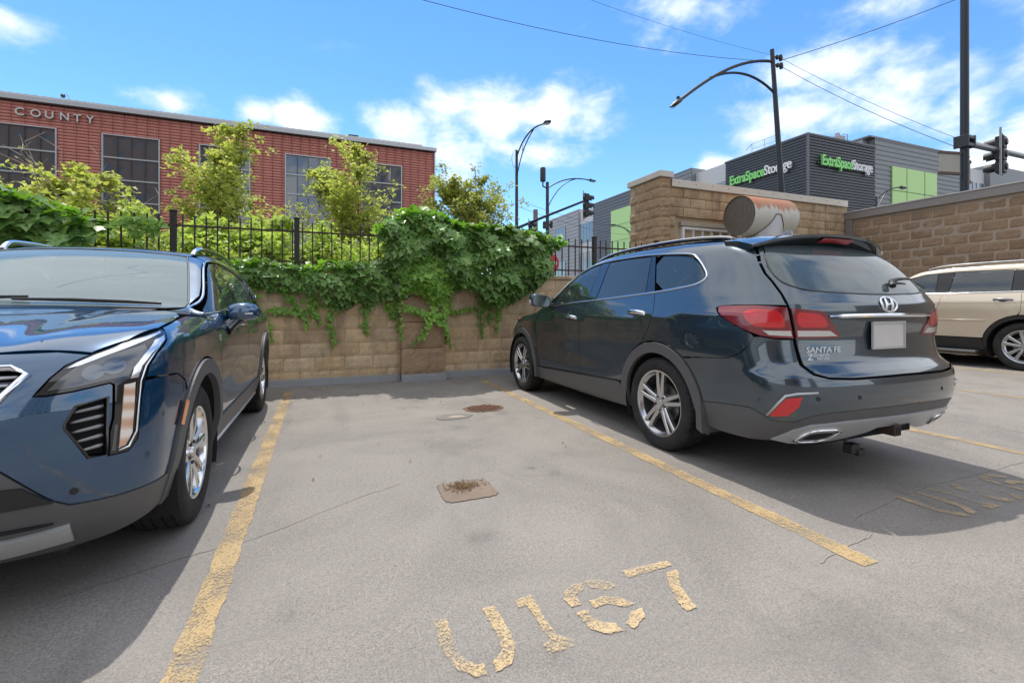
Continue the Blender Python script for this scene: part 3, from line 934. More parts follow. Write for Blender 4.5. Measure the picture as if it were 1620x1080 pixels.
# west flank, receding along the side street
def slab(name, x0, y0, y1, z0, z1, m, depth=6.0): return MB().box(x0, x0 + depth, y0, y1, z0, z1).build(name, m, SB)
def lapped(name, x0, y0, y1, z0, z1, m, pitch=.45):
    slab(name + '_core', x0 + .06, y0 + .01, y1 - .01, -.5, z1 - .01, m)
    return corrugated(name, 'x', x0, y0, y1, z0, z1, pitch, .035, m, SB)
slab('white_wall', 39.2, 36.52, 41.4, -.5, 16.15, M_WHITEP)
MB().box(39.12, 39.19, 36.6, 39.6, 12.6, 14.3).build('window_band', M_GLASSS, SB)
lapped('grey_cladding', 38.5, 41.3, 52.6, 0, 16.75, M_GREYP)
lapped('dark_cladding', 38.5, 52.6, 62.2, 0, 16.9, M_DGREY)
gp = MB().box(38.42, 38.49, 47.8, 57.2, 5.8, 14.75).build('green_panel', M_GREEN, SB)
for zz in (8.1, 10.3, 12.5): MB().box(38.40, 38.418, 47.8, 57.2, zz, zz + .05).build('panel_joint', M_JOINT, gp)
slab('white_wall', 39.2, 62.22, 67.3, -.5, 16.6, M_WHITEP)
def wband(x, y0, y1, z0, z1, n):
    w = MB().box(x - .02, x + .05, y0, y1, z0, z1).build('window', M_GLASSS, SB)
    for k in range(n + 1):
        yy = y0 + (y1 - y0) * k / n
        MB().box(x - .06, x - .021, yy - .05, yy + .05, z0, z1).build('mullion', M_ALU, w)
wband(39.15, 62.4, 67.1, 11.4, 14.5, 5); wband(39.15, 62.4, 67.1, 6.9, 9.8, 5)
lapped('light_cladding', 38.9, 67.3, 79.0, 0, 17.1, M_LGREY, .6)
wband(38.85, 71.9, 75.6, 11.6, 14.9, 3); wband(38.85, 71.9, 75.6, 5.5, 8.9, 3)
# south front running away to the right
MB().box(47.62, 63.3, 27.75, 40, -.5, 16.75).build('grey_core', M_GREYP, SB)
corrugated('grey_cladding', 'y', 27.65, 47.62, 63.3, 0, 16.78, .45, .035, M_GREYP, SB)
MB().box(46.8, 63.4, 27.6, 40.1, 16.79, 16.93).build('parapet_cap', M_GREYP, SB)
MB().box(46.9, 47.6, 28.3, 39, 15.9, 16.78).build('parapet_return', M_LGREY, SB)
gp = MB().box(50.1, 57.3, 27.55, 27.64, 6, 14.4).build('green_panel', M_GREEN, SB)
for zz in (7.7, 9.9, 12.1): MB().box(50.1, 57.3, 27.53, 27.548, zz, zz + .05).build('panel_joint', M_JOINT, gp)
for xx in (52.3, 55.2): MB().box(xx, xx + .05, 27.53, 27.548, 6, 14.4).build('panel_joint', M_JOINT, gp)
MB().box(63.32, 67.5, 28.2, 40, -.5, 15.95).build('white_wall', M_WHITEP, SB)
w = MB().box(63.5, 67.4, 28.12, 28.19, 11.5, 14.5).build('window', M_GLASSS, SB)
for k in range(6): MB().box(63.5 + k * .76, 63.58 + k * .76, 28.07, 28.118, 11.5, 14.5).build('mullion', M_ALU, w)
MB().box(67.52, 90, 27.7, 40, -.5, 16.55).build('grey_wall', M_GREYP, SB)
# roof guard rails and a rooftop unit
gr = MB()
for yy in (30.8, 32.2, 33.6): gr.tube([(38.9, yy, 16.0), (38.9, yy, 17.0)], .03, 6)
gr.tube([(38.9, 30.8, 17.0), (38.9, 33.6, 17.0), (38.9, 34.3, 16.6)], .03, 6); gr.tube([(38.9, 30.8, 16.5), (38.9, 33.6, 16.5)], .03, 6)
gr.build('guard_rail', M_ALU, SB)
ru = MB().box(43.6, 44.5, 28.3, 29.2, 16.0, 16.75).box(43.9, 44.2, 28.6, 28.9, 16.75, 17.1).build('rooftop_unit', M_LGREY, SB, bevel=.03)
MB().tube([(44.9, 28.4, 16), (44.9, 28.4, 17.0), (44.2, 28.4, 16.9)], .03, 6).build('unit_rail', M_ALUD, ru)

# ---- buildings behind the camera, seen mirrored in the windows and paint
def back_tower(name, label, x0, x1, y, depth, h, wallm, bay, storey, fr):
    t = thing(name, label, 'building', ((x0 + x1) / 2, y, 0))
    hw = (x1 - x0) / 2
    MB().box(-hw, hw, -depth, -.35, -.5, h).build('wall', M_GLASSB, t)
    v = MB(); x = -hw
    while x <= hw + .01: v.box(x - fr, x + fr, -.36, 0, -.5, h); x += bay
    tag(v.build('pier', wallm, t), kind='stuff')
    v = MB(); z = 0.0
    while z <= h + .01: v.box(-hw, hw, -.36, -.06, z - fr * 1.3, z + fr * 1.3); z += storey
    tag(v.build('spandrel', wallm, t), kind='stuff')
    return t
M_TAN = simple('tan_concrete', (.36, .30, .22), .85, var=.1, vscale=.4)
M_BRK = simple('brown_brick', (.20, .10, .068), .85, var=.2, vscale=2)
back_tower('apartment_tower', 'tan gridded apartment tower mirrored in the dark car', 5.0, 18.0, -58.0, 12, 40, M_TAN, 3.2, 3.1, .55)
back_tower('brick_apartment_block', 'brown brick block mirrored in the office windows', -64.0, -17.0, -44.0, 12, 36, M_BRK, 3.4, 3.2, .85)
# ================================================================== street furniture and wires
M_POLE = simple('dark_green_grey_pole', (.030, .034, .036), .45, .3, var=.25, vscale=3)
M_POLE2 = simple('charcoal_pole', (.026, .030, .034), .4, .35, var=.2, vscale=2)
M_GALV = simple('galvanised_arm', (.30, .31, .31), .4, .6, var=.15, vscale=3)
M_SIGB = simple('signal_black', (.018, .018, .019), .5, var=.3)
M_LENS = simple('lamp_lens', (.60, .60, .56), .2)
M_SIGNBK = simple('bare_sign_back', (.34, .32, .27), .6, .2, var=.12, vscale=4)
M_BRN = simple('brown_sign_frame', (.10, .06, .04), .7, var=.3)

def curve_pts(P, n=14):
    """quadratic or cubic bezier through control points"""
    out = []
    for i in range(n + 1):
        t = i / n
        Q = [Vector(p) for p in P]
        while len(Q) > 1: Q = [a.lerp(b, t) for a, b in zip(Q[:-1], Q[1:])]
        out.append(tuple(Q[0]))
    return out

def cobra(parent, p, d, s=1.0):
    """flat luminaire head at p pointing along unit vector d"""
    d = Vector(d).normalized(); u = d.cross(Vector((0, 0, 1))).normalized(); w = u.cross(d)
    prof = [(0, .05, .05), (.10, .09, .065), (.25, .14, .075), (.45, .15, .07), (.60, .10, .045), (.66, .03, .02)]
    v, f = [], []
    n = 10
    for (a, hw, hh) in prof:
        for k in range(n):
            an = 2 * math.pi * k / n
            v.append(Vector(p) + d * a * s + u * hw * s * math.cos(an) + w * hh * s * math.sin(an))
    for i in range(len(prof) - 1):
        for k in range(n): f.append((i * n + k, i * n + (k + 1) % n, (i + 1) * n + (k + 1) % n, (i + 1) * n + k))
    f += [tuple(range(n)), tuple((len(prof) - 1) * n + k for k in reversed(range(n)))]
    h = mesh_obj('lamp_head', v, f, M_POLE, parent, True)
    c = Vector(p) + d * .38 * s - w * .07 * s
    q = [c + d * a * s + u * b * s for a, b in ((-.17, -.10), (.17, -.10), (.17, .10), (-.17, .10))]
    mesh_obj('lens', q + [k - w * .02 * s for k in q], [(0, 1, 2, 3), (7, 6, 5, 4), (0, 4, 5, 1), (1, 5, 6, 2), (2, 6, 7, 3), (3, 7, 4, 0)], M_LENS, h)
    MB().lathe([(0, .07), (.045, .06), (.05, 0)], 10, 'z', tuple(Vector(p) + d * .2 * s + w * .07 * s)).build('photocell', M_SIGB, h)

# ---- tall street lamp that also carries the signal arm (its arm reaches towards the camera)
A = thing('street_lamp', 'slim dark street lamp with bowed double arm right of the trees', 'street lamp', (11.4, 27.6, -.5))
MB().tube([(0, 0, 0), (0, 0, 5), (0, 0, 11.6)], [.13, .115, .085], 12).build('pole', M_POLE, A)
MB().tube(curve_pts([(0, -.05, 10.9 + .3), (0, -1.0, 12.1), (0, -2.4, 12.3), (0, -4.0, 11.85)]), .045, 8).build('arm', M_POLE, A)
MB().tube(curve_pts([(0, -.05, 9.9), (0, -.7, 11.2), (0, -1.6, 11.75), (0, -2.6, 12.02)]), .035, 8).build('brace', M_POLE, A)
MB().tube([(0, -.95, 11.25), (0, -1.05, 11.62)], .02, 6).build('brace_tie', M_POLE, A)
cobra(A, (0, -4.0, 11.85), (0, -1, -.12), 1.2)
MB().tube(curve_pts([(0, 0, 11.7), (-.5, 0, 11.3), (-.4, 0, 10.6), (0, 0, 10.4)]), .012, 5).build('loose_cable', M_SIGB, A)
MB().tube([(0, 0, 6.6), (0, -3.5, 6.62), (0, -8.8, 6.6)], [.09, .075, .05], 10).build('signal_arm', M_POLE, A)

def signal(name, label, loc, rz, group):
    """three-section head on a vertical clamp, faces +x in its own frame"""
    t = thing(name, label, 'traffic light', loc, rz, group)
    MB().tube([(-.05, .24, -.62), (-.05, .24, .75)], .028, 8).build('mounting_pipe', M_GALV, t)
    MB().box(-.06, -.03, .0, .26, .56, .60).box(-.06, -.03, .0, .26, -.60, -.56).build('bracket', M_SIGB, t)
    for k in range(3):
        z = .36 - k * .36
        h = MB().box(-.11, .09, -.17, .17, z - .172, z + .172).build('signal_section', M_SIGB, t, bevel=.03)
        v = MB(); n = 14
        vv, ff = [], []
        for i in range(n + 1):
            a = R(-30) + R(240) * i / n
            for xx in (.09, .34): vv.append((xx, .145 * math.cos(a), z + .145 * math.sin(a) - (xx - .09) * .12))
        for i in range(n): ff.append((2 * i, 2 * i + 1, 2 * i + 3, 2 * i + 2))
        mesh_obj('visor', vv, ff, M_SIGB, h, True)
        MB().lathe([(0, .105), (.08, .10), (.13, .092)], 16, 'x', (0, 0, z)).build('lens', simple('unlit_lens', [(.16, .02, .02), (.16, .09, .02), (.02, .12, .08)][k], .25), h)
        MB().lathe([(.10, -.11), (.09, -.15), (0, -.16)], 12, 'x', (0, 0, z)).build('back_cap', M_SIGB, h)
    return t
signal('traffic_light', 'black traffic light at the near end of the signal arm, left of the pier', (11.4, 19.0, 5.85), R(-8), 'traffic lights over the street')
signal('traffic_light', 'black traffic light half hidden by ivy near the lamp post', (11.4, 25.4, 5.62), R(-8), 'traffic lights over the street')

# ---- second lamp with the cellular antenna can
B = thing('street_lamp', 'dark street lamp with a black antenna can on top', 'street lamp', (13.3, 27.0, -.5))
MB().tube([(0, 0, 0), (0, 0, 9.6)], [.14, .10], 12).build('pole', M_POLE, B)
MB().tube(curve_pts([(0, 0, 9.2), (.9, 0, 9.85), (1.8, 0, 10.15), (3.1, 0, 10.05)]), .04, 8).build('arm', M_POLE, B)
MB().tube(curve_pts([(0, 0, 7.9), (.6, 0, 9.2), (1.3, 0, 9.8), (2.1, 0, 10.02)]), .03, 8).build('brace', M_POLE, B)
cobra(B, (3.05, 0, 10.05), (1, 0, -.05), .9)
MB().lathe([(0, 9.62), (.17, 9.62), (.18, 9.7), (.18, 10.45), (.15, 10.5), (0, 10.5)], 16, 'z', (-.32, 0, 0)).build('antenna_can', M_SIGB, B, autosmooth=40)
MB().tube([(0, 0, 9.2), (-.32, 0, 9.3), (-.32, 0, 9.65)], .05, 8).build('antenna_bracket', M_POLE, B)
MB().box(-.28, -.06, -.12, .12, 6.6, 7.05).build('equipment_box', M_SIGB, B, bevel=.02)
MB().box(.1, .3, -.06, .06, 6.75, 6.95).box(.24, .34, -.1, .1, 6.65, 7.1).build('camera', M_SIGB, B, bevel=.02)
MB().box(-.34, .12, -.2, .16, 2.4, 5.4).build('control_cabinet', M_SIGB, B, bevel=.03)
C = thing('timber_utility_pole', 'weathered timber pole standing behind the antenna lamp', 'utility pole', (20.3, 44.0, -.5))
MB().tube([(0, 0, 0), (0, 0, 11.6)], [.28, .24], 10).build('pole', simple('weathered_timber', (.20, .17, .14), .9, var=.3, vscale=4), C)
D = thing('no_entry_sign', 'round red no entry sign with white bar beyond the fence', 'sign', (8.15, 16.3, -.5))
MB().tube([(0, 0, 0), (0, 0, 3.65)], .03, 8).build('post', M_GALV, D)
o = MB().lathe([(0, -.035), (.37, -.035), (.38, -.03), (.38, -.022), (0, -.022)], 28, 'y', (0, 0, 3.30)).build('disc', simple('sign_red', (.45, .025, .03), .4), D)
MB().box(-.27, .27, -.040, -.0355, 3.24, 3.36).build('bar', simple('sign_white', (.75, .75, .73), .4), o)

# ---- leaning lamp with wires, behind the plant room
Lp = thing('street_lamp', 'leaning dark street lamp with a wide bowed double arm and wires', 'street lamp', (13.95, 10.5, -.5))
Lp.rotation_euler = (0, -math.atan2(.62, 6.4), 0)
MB().tube([(0, 0, 0), (0, 0, 6), (0, 0, 9.72)], [.112, .085, .062], 14).build('pole', M_POLE2, Lp)
MB().tube(curve_pts([(0, 0, 9.35), (-1.3, 0, 9.35), (-2.5, 0, 8.75), (-3.75, 0, 7.95)]), .045, 8).build('arm', M_POLE2, Lp)
MB().tube(curve_pts([(0, 0, 8.35), (-.8, 0, 8.95), (-1.7, 0, 9.0), (-2.65, 0, 8.62)]), .036, 8).build('brace', M_POLE2, Lp)
cobra(Lp, (-3.72, 0, 7.97), (-.83, 0, -.5), .85)
for z in (9.25, 9.5):
    MB().tube([(0, 0, z), (.34, 0, z)], .03, 6).lathe([(.05, -.09), (.065, 0), (.05, .09)], 8, 'z', (.36, 0, z)).lathe([(.04, -.06), (.05, 0), (.04, .06)], 8, 'z', (.2, 0, z)).build('insulator', M_SIGB, Lp)
# ---- big mast with the galvanised signal arm, far right
Bp = thing('signal_mast', 'thick dark signal mast with galvanised arm above the right wall', 'signal mast', (16.6, 7.35, -.5))
MB().tube([(0, 0, 0), (0, 0, 14)], [.108, .088], 20).build('pole', M_POLE2, Bp, autosmooth=40)
MB().tube([(.2, 0, 6.2), (5.5, 0, 6.2)], [.085, .07], 14).build('signal_arm', M_GALV, Bp, autosmooth=40)
MB().box(-.19, -.14, -.17, .17, 6.04, 6.38).box(.14, .20, -.17, .17, 6.04, 6.38).box(-.139, .139, -.16, -.125, 6.27, 6.36).box(-.139, .139, -.16, -.125, 6.06, 6.15).build('clamp', M_POLE, Bp, bevel=.015)
def plate(x0, x1, z0, z1, yaw):
    s = MB().box(x0, x1, -.015, .015, z0, z1).build('sign_plate', M_SIGNBK, Bp); s.rotation_euler = (0, 0, yaw)
    f = MB().box(x0 - .02, x1 + .02, -.035, .035, z1 + .001, z1 + .07).box(x0 - .02, x1 + .02, -.035, .035, z0 - .07, z0 - .001).build('sign_frame', M_BRN, s)
plate(-.85, -.18, 5.35, 5.85, R(-12)); plate(.2, .52, 5.2, 5.7, R(12))
sg = signal('traffic_light', 'traffic light seen from behind on the galvanised arm', (18.35, 7.30, 5.55), R(100), 'traffic lights over the street')
# ---- two far lamps whose heads just clear walls
def far_lamp(name, label, x, y, z, L, d):
    t = thing('street_lamp', label, 'street lamp', (x, y, -.5))
    MB().tube([(0, 0, 0), (0, 0, z)], [.12, .07], 8).build('pole', M_POLE, t)
    MB().tube(curve_pts([(0, 0, z - .2), (d * L * .35, 0, z + .55), (d * L * .7, 0, z + .85), (d * L, 0, z + .9)]), .045, 6).build('arm', M_POLE, t)
    MB().tube(curve_pts([(0, 0, z - 1.0), (d * L * .3, 0, z + .3), (d * L * .6, 0, z + .75)]), .03, 6).build('brace', M_POLE, t)
    cobra(t, (d * (L - .1), 0, z + .9), (d, 0, 0), 1.1)
far_lamp('street_lamp', 'street lamp head rising just above the grey coping', 35.1, 20.3, 9.1, 2.7, 1)
far_lamp('street_lamp', 'small far street lamp before the green panel', 28.8, 38.5, 8.6, 2.4, -1)

# ---- overhead wires
def wire(label, a, b, sag, r=.008, n=24):
    P = []
    for i in range(n + 1):
        t = i / n
        p = Vector(a).lerp(Vector(b), t); p.z -= sag * 4 * t * (1 - t)
        P.append(tuple(p))
    o = MB().tube(P, r, 5).build('overhead_wire', M_SIGB)
    tag(o, label, 'wire', 'overhead wires')
top = Vector((12.98, 10.5, 9.0))
wire('long lower wire running left from the leaning lamp', top + Vector((0, 0, -.2)), (-9.0, 10.5, 9.3), 1.0, .007)
wire('thin upper wire running left from the leaning lamp', top, (-9.0, 9.0, 10.6), .85, .004)
wire('twisted wire rising right from the leaning lamp', top + Vector((.4, 0, -.1)), (20.0, 8.1, 11.5), .10, .011)
wire('upper of two wires from the leaning lamp to the mast', top + Vector((.35, 0, 0)), (16.5, 7.35, 5.75), .12, .006)
wire('lower of two wires from the leaning lamp to the mast', top + Vector((.3, 0, -.25)), (16.5, 7.35, 5.5), .14, .008)
wire('faint upper wire right of the slim lamp', (11.4, 27.5, 7.9), (34, 45, 10.2), .5, .012)
wire('faint lower wire right of the slim lamp', (11.4, 27.5, 7.5), (34, 45, 9.4), .5, .012)
# ================================================================== vegetation
def mat_leaf(name, cols, trans=.35, gloss=.5, rough=.45, tcol=None):
    m = bpy.data.materials.new(name); m.use_nodes = True
    nt = m.node_tree; nt.nodes.clear()
    geo = nd(nt, 'ShaderNodeNewGeometry')
    oi = nd(nt, 'ShaderNodeObjectInfo')
    r = nd(nt, 'ShaderNodeMath', {0: geo.outputs['Random Per Island'], 1: nd(nt, 'ShaderNodeMath', {0: oi.outputs['Random'], 1: .0}, operation='MULTIPLY').outputs[0]}, operation='ADD').outputs[0]
    c = ramp(nt, r, [(i / (len(cols) - 1), k) for i, k in enumerate(cols)])
    n = noise(nt, 1.1, 4, .6)
    c = mixc(nt, 1.0, c, ramp(nt, n, [(.32, .62), (.68, 1.4)]), 'MULTIPLY')
    p = nd(nt, 'ShaderNodeBsdfPrincipled', {'Base Color': c, 'Roughness': rough, 'Specular IOR Level': gloss})
    t = nd(nt, 'ShaderNodeBsdfTranslucent', {'Color': mixc(nt, 1.0, c, tcol or (1.4, 1.6, .8), 'MULTIPLY')})
    mx = nd(nt, 'ShaderNodeMixShader', {0: trans, 1: p.outputs[0], 2: t.outputs[0]})
    o = nd(nt, 'ShaderNodeOutputMaterial', {0: mx.outputs[0]})
    return m
M_IVY = mat_leaf('ivy_leaf', [(.095, .195, .050), (.13, .25, .058), (.17, .30, .07), (.105, .21, .058), (.22, .35, .08)], .22, .5, .40)
M_IVYY = mat_leaf('young_ivy_leaf', [(.15, .30, .05), (.20, .36, .06), (.25, .39, .07)], .32, .4, .45)
M_IVYT = mat_leaf('sunlit_ivy_leaf', [(.09, .20, .03), (.14, .26, .035), (.18, .29, .04)], .45, .5, .4)
M_MAPLE = mat_leaf('yellow_green_maple_leaf', [(.36, .41, .11), (.42, .46, .12), (.48, .48, .13), (.32, .40, .10), (.44, .41, .13)], .5, .3, .5, (1.3, 1.35, .9))
M_MAPLE2 = mat_leaf('bronzed_maple_leaf', [(.29, .36, .09), (.34, .38, .10), (.37, .35, .11), (.26, .35, .09)], .45, .3, .5, (1.25, 1.25, .9))
M_SHRUB = mat_leaf('yellow_green_shrub_leaf', [(.30, .40, .09), (.37, .46, .10), (.43, .48, .11), (.26, .37, .09)], .45, .35, .5, (1.3, 1.4, .9))
M_BARK = simple('grey_bark', (.085, .070, .058), .9, var=.35, vscale=12, bmp=.6)
M_STEM = simple('brown_vine', (.075, .05, .03), .9, var=.3, vscale=20)

# leaf outlines: (x, y), stalk at the origin, tip at +y ; last column lifts the blade
_h = [(.0, .02), (.20, -.10), (.46, .02), (.36, .24), (.60, .50), (.30, .58), (.0, 1.0)]
IVY_OUT = _h + [(-x, y) for x, y in _h[-2:0:-1]]
_h2 = [(.0, .0), (.16, .10), (.48, .06), (.30, .34), (.55, .62), (.20, .60), (.0, 1.0)]
MAP_OUT = _h2 + [(-x, y) for x, y in _h2[-2:0:-1]]
def leaf_template(out, fold=.12, centre=.38):
    n = len(out)
    V = [(0.0, centre, .0)] + [(x, y, fold * abs(x) * 1.2 - .10 * (y - centre) ** 2) for x, y in out]
    F = [(0, 1 + i, 1 + (i + 1) % n) for i in range(n)]
    return np.array(V), np.array(F)
T_IVY = leaf_template(IVY_OUT)
T_MAP = leaf_template([(0, 0), (.42, .10), (.30, .45), (.0, 1.0), (-.30, .45), (-.42, .10)], .25, .4)

def frames(nrm, tip):
    """orthonormal leaf frames: columns side, tip, normal"""
    n = nrm / (np.linalg.norm(nrm, axis=1, keepdims=True) + 1e-9)
    t = tip - n * np.sum(tip * n, axis=1, keepdims=True)
    t /= (np.linalg.norm(t, axis=1, keepdims=True) + 1e-9)
    s = np.cross(t, n)
    return s, t, n

def scatter(P, nrm, tip, size, T):
    V0, F0 = T
    s, t, n = frames(nrm, tip)
    V = P[:, None, :] + size[:, None, None] * (V0[None, :, 0:1] * s[:, None, :] + V0[None, :, 1:2] * t[:, None, :] + V0[None, :, 2:3] * n[:, None, :])
    k = len(V0)
    F = F0[None] + (np.arange(len(P)) * k)[:, None, None]
    return V.reshape(-1, 3), F.reshape(-1, 3)

def in_poly(P, poly):
    x, y = P[:, 0], P[:, 1]
    ins = np.zeros(len(P), bool)
    n = len(poly)
    for i in range(n):
        x0, y0 = poly[i]; x1, y1 = poly[(i + 1) % n]
        c = ((y0 > y) != (y1 > y)) & (x < (x1 - x0) * (y - y0) / (y1 - y0 + 1e-12) + x0)
        ins ^= c
    return ins
def poly_sample(poly, n):
    a = np.array(poly); lo, hi = a.min(0), a.max(0)
    out = np.zeros((0, 2))
    while len(out) < n:
        q = lo + rng.random((n * 2, 2)) * (hi - lo)
        out = np.vstack([out, q[in_poly(q, poly)]])
    return out[:n]
def poly_dist(P, poly):
    d = np.full(len(P), 1e9)
    a = np.array(poly)
    for i in range(len(a)):
        p, q = a[i], a[(i + 1) % len(a)]
        v = q - p; t = np.clip(((P - p) @ v) / (v @ v + 1e-12), 0, 1)
        d = np.minimum(d, np.linalg.norm(P - p - t[:, None] * v, axis=1))
    return d

def ivy_mass(root, poly, n, yface, thick, smin, smax, backy=None, young=.0, tops=True):
    """leaves over a hanging curtain: outline in (x, z), bulging thick in front of yface"""
    q = poly_sample(poly, n)
    d = poly_dist(q, poly)
    keep = rng.random(n) < np.clip(.35 + d / .10, 0, 1)
    q = q[keep]; d = d[keep]; n = len(q)
    lump = .5 + .5 * np.sin(q[:, 0] * 7.1 + 1.3 * np.sin(q[:, 1] * 5)) * np.cos(q[:, 1] * 8.3 + q[:, 0] * 2.1)
    dep = thick * np.clip(d / .22, 0, 1) ** .6 * (.25 + .95 * lump)
    y = yface - dep * (1 - .55 * rng.random(n) ** 2) - .015
    ztop = np.array(poly)[:, 1].max()
    P = np.stack([q[:, 0], y, q[:, 1]], 1)
    nr = np.stack([rng.normal(0, .55, n), -np.ones(n), .7 + rng.normal(0, .55, n)], 1)
    tip = np.stack([rng.normal(0, .55, n), rng.normal(-.15, .2, n), -np.ones(n)], 1)
    size = (smin + (smax - smin) * rng.random(n) ** 1.6) * np.clip(.55 + d / .25, .55, 1.0)
    return P, nr, tip, size

IVY = []      # collected (P, nr, tip, size, material index)
def build_ivy(name, label, parts, stems, indiv=300, big=None):
    """parts: list of (P,nr,tip,size,mat). The largest leaves become parts, the rest one mass"""
    root = MB()
    for s in stems: root.tube(s, .006, 5, False)
    r = root.build(name, M_STEM)
    tag(r, label, 'ivy')
    if indiv:
        allr = [(sz, pi, i) for pi, p in enumerate(parts) for i, sz in enumerate(p[3]) if p[0][i, 1] < p[5]]
        allr.sort(reverse=True); pick = allr[:indiv]
        sel = {(pi, i) for _, pi, i in pick}
        tm = {}
        for m in {p[4] for p in parts}:
            me = bpy.data.meshes.new('leaf'); me.from_pydata([tuple(v) for v in T_IVY[0]], [], [tuple(f) for f in T_IVY[1]]); me.materials.append(m); tm[m] = me
        for (pi, i) in sel:
            P, nr, tip, size, m, _ = parts[pi]
            s, t, n = frames(nr[i:i + 1], tip[i:i + 1])
            o = bpy.data.objects.new('leaf', tm[m]); COL.objects.link(o); o.parent = r
            M4 = Matrix(((s[0, 0], t[0, 0], n[0, 0], P[i, 0]), (s[0, 1], t[0, 1], n[0, 1], P[i, 1]), (s[0, 2], t[0, 2], n[0, 2], P[i, 2]), (0, 0, 0, 1)))
            o.matrix_local = M4 @ Matrix.Diagonal((size[i], size[i], size[i], 1))
    else: sel = set()
    bym = {}
    for pi, (P, nr, tip, size, m, _) in enumerate(parts):
        keep = np.array([(pi, i) not in sel for i in range(len(P))])
        V, F = scatter(P[keep], nr[keep], tip[keep], size[keep], T_IVY)
        if m in bym:
            V1, F1 = bym[m]; bym[m] = (np.vstack([V1, V]), np.vstack([F1, F + len(V1)]))
        else: bym[m] = (V, F)
    for m, (V, F) in bym.items():
        tag(fast_mesh('foliage', V, F, m, r), kind='stuff')
    return r

def top_leaves(x0, x1, zf, n, y0, y1, smin, smax):
    x = rng.uniform(x0, x1, n); z = zf(x) + rng.normal(0, .035, n); y = rng.uniform(y0, y1, n)
    P = np.stack([x, y, z], 1)
    nr = np.stack([rng.normal(0, .45, n), rng.normal(-.15, .5, n), np.ones(n)], 1)
    tip = np.stack([rng.normal(0, 1, n), rng.normal(-.3, 1, n), rng.normal(-.3, .3, n)], 1)
    return P, nr, tip, rng.uniform(smin, smax, n)

def strand(path, n, smin, smax, spread):
    """small leaves strung along a hanging runner given in (x, z) on the wall"""
    a = np.array(path); seg = np.linalg.norm(np.diff(a, axis=0), axis=1); cum = np.concatenate([[0], np.cumsum(seg)])
    t = rng.random(n) * cum[-1]
    x = np.interp(t, cum, a[:, 0]) ; z = np.interp(t, cum, a[:, 1])
    k = 1 - .55 * t / cum[-1]
    x = x + rng.normal(0, spread, n) * k; z = z + rng.normal(0, spread * .6, n)
    P = np.stack([x, WY - .02 - rng.random(n) * .07, z], 1)
    nr = np.stack([rng.normal(0, .4, n), -np.ones(n), .3 + rng.normal(0, .3, n)], 1)
    tip = np.stack([rng.normal(0, .6, n), np.full(n, -.1), -np.ones(n)], 1)
    return P, nr, tip, rng.uniform(smin, smax, n) * k
def stem3(path, y=None):
    return [(x, (WY if y is None else y) - .02, z) for x, z in path]

# ---- the big curtain over pilaster and fence
TALL = [(.80, 1.95), (.72, 2.25), (.80, 2.45), (1.05, 2.58), (1.30, 2.64), (1.55, 2.58), (1.75, 2.50), (1.92, 2.42), (2.2, 2.44), (2.6, 2.44), (3.0, 2.43), (3.35, 2.36), (3.6, 2.34), (3.85, 2.28), (3.78, 2.12), (3.55, 2.05), (3.60, 1.85),
        (3.75, 1.72), (3.55, 1.62), (3.35, 1.45), (3.05, 1.28), (2.75, 1.15), (2.55, 1.12), (2.35, 1.20), (2.2, 1.38), (2.05, 1.42), (1.9, 1.36), (1.75, 1.32), (1.58, 1.15), (1.45, 1.22), (1.36, 1.40), (1.25, 1.42), (1.15, 1.28), (1.0, 1.25), (.95, 1.45), (.9, 1.7)]
tparts = []
tallz = lambda x: np.interp(x, [.75, 1.05, 1.3, 1.6, 1.9, 2.6, 3.3, 3.85], [2.30, 2.52, 2.60, 2.55, 2.38, 2.40, 2.34, 2.24])
P = ivy_mass(None, TALL, 2900, WY - .06, .36, .06, .175); tparts.append(P + (M_IVY, 9))
P = ivy_mass(None, TALL, 1300, WY - .06, .28, .05, .11); tparts.append(P + (M_IVYY, 0))
P = top_leaves(.75, 3.85, tallz, 1100, WY - .28, WY + .45, .07, .145); tparts.append(P + (M_IVYT, 9))
YOUNG = [(1.0, 1.25), (1.05, 1.9), (1.5, 2.0), (1.9, 1.75), (1.85, 1.35), (1.6, 1.12), (1.2, 1.35)]
P = ivy_mass(None, YOUNG, 750, WY - .22, .22, .05, .095); tparts.append(P + (M_IVYY, 0))
STR = [[(1.02, 1.4), (1.0, 1.05), (1.05, .62)], [(1.62, 1.3), (1.52, 1.02), (1.72, .82), (1.80, .55)], [(1.55, 1.0), (1.38, .72), (1.22, .56)], [(1.70, 1.4), (1.70, .9), (1.86, .50)], [(1.1, 1.12), (1.5, 1.0), (2.1, 1.08), (2.5, 1.1)],
       [(2.42, 1.3), (2.36, .95), (2.38, .62)], [(2.72, 1.3), (2.66, .95), (2.62, .68)], [(2.55, 1.1), (2.5, .85)], [(1.8, 1.3), (1.85, 1.1)]]
for s in STR:
    ln = sum(math.dist(a, b) for a, b in zip(s[:-1], s[1:]))
    off = -.19 if 1.0 < s[-1][0] < 1.78 else 0
    P = strand(s, int(170 * ln), .035, .075, .035)
    P[0][:, 1] += np.where((P[0][:, 0] > 1.03) & (P[0][:, 0] < 1.77), -.19, 0)
    tparts.append(P + (M_IVYY, 0))
build_ivy('ivy_curtain', 'thick dark ivy curtain draped over the pilaster and fence', tparts, [stem3(s, WY - .2 if 1.0 < s[-1][0] < 1.8 else WY) for s in STR])

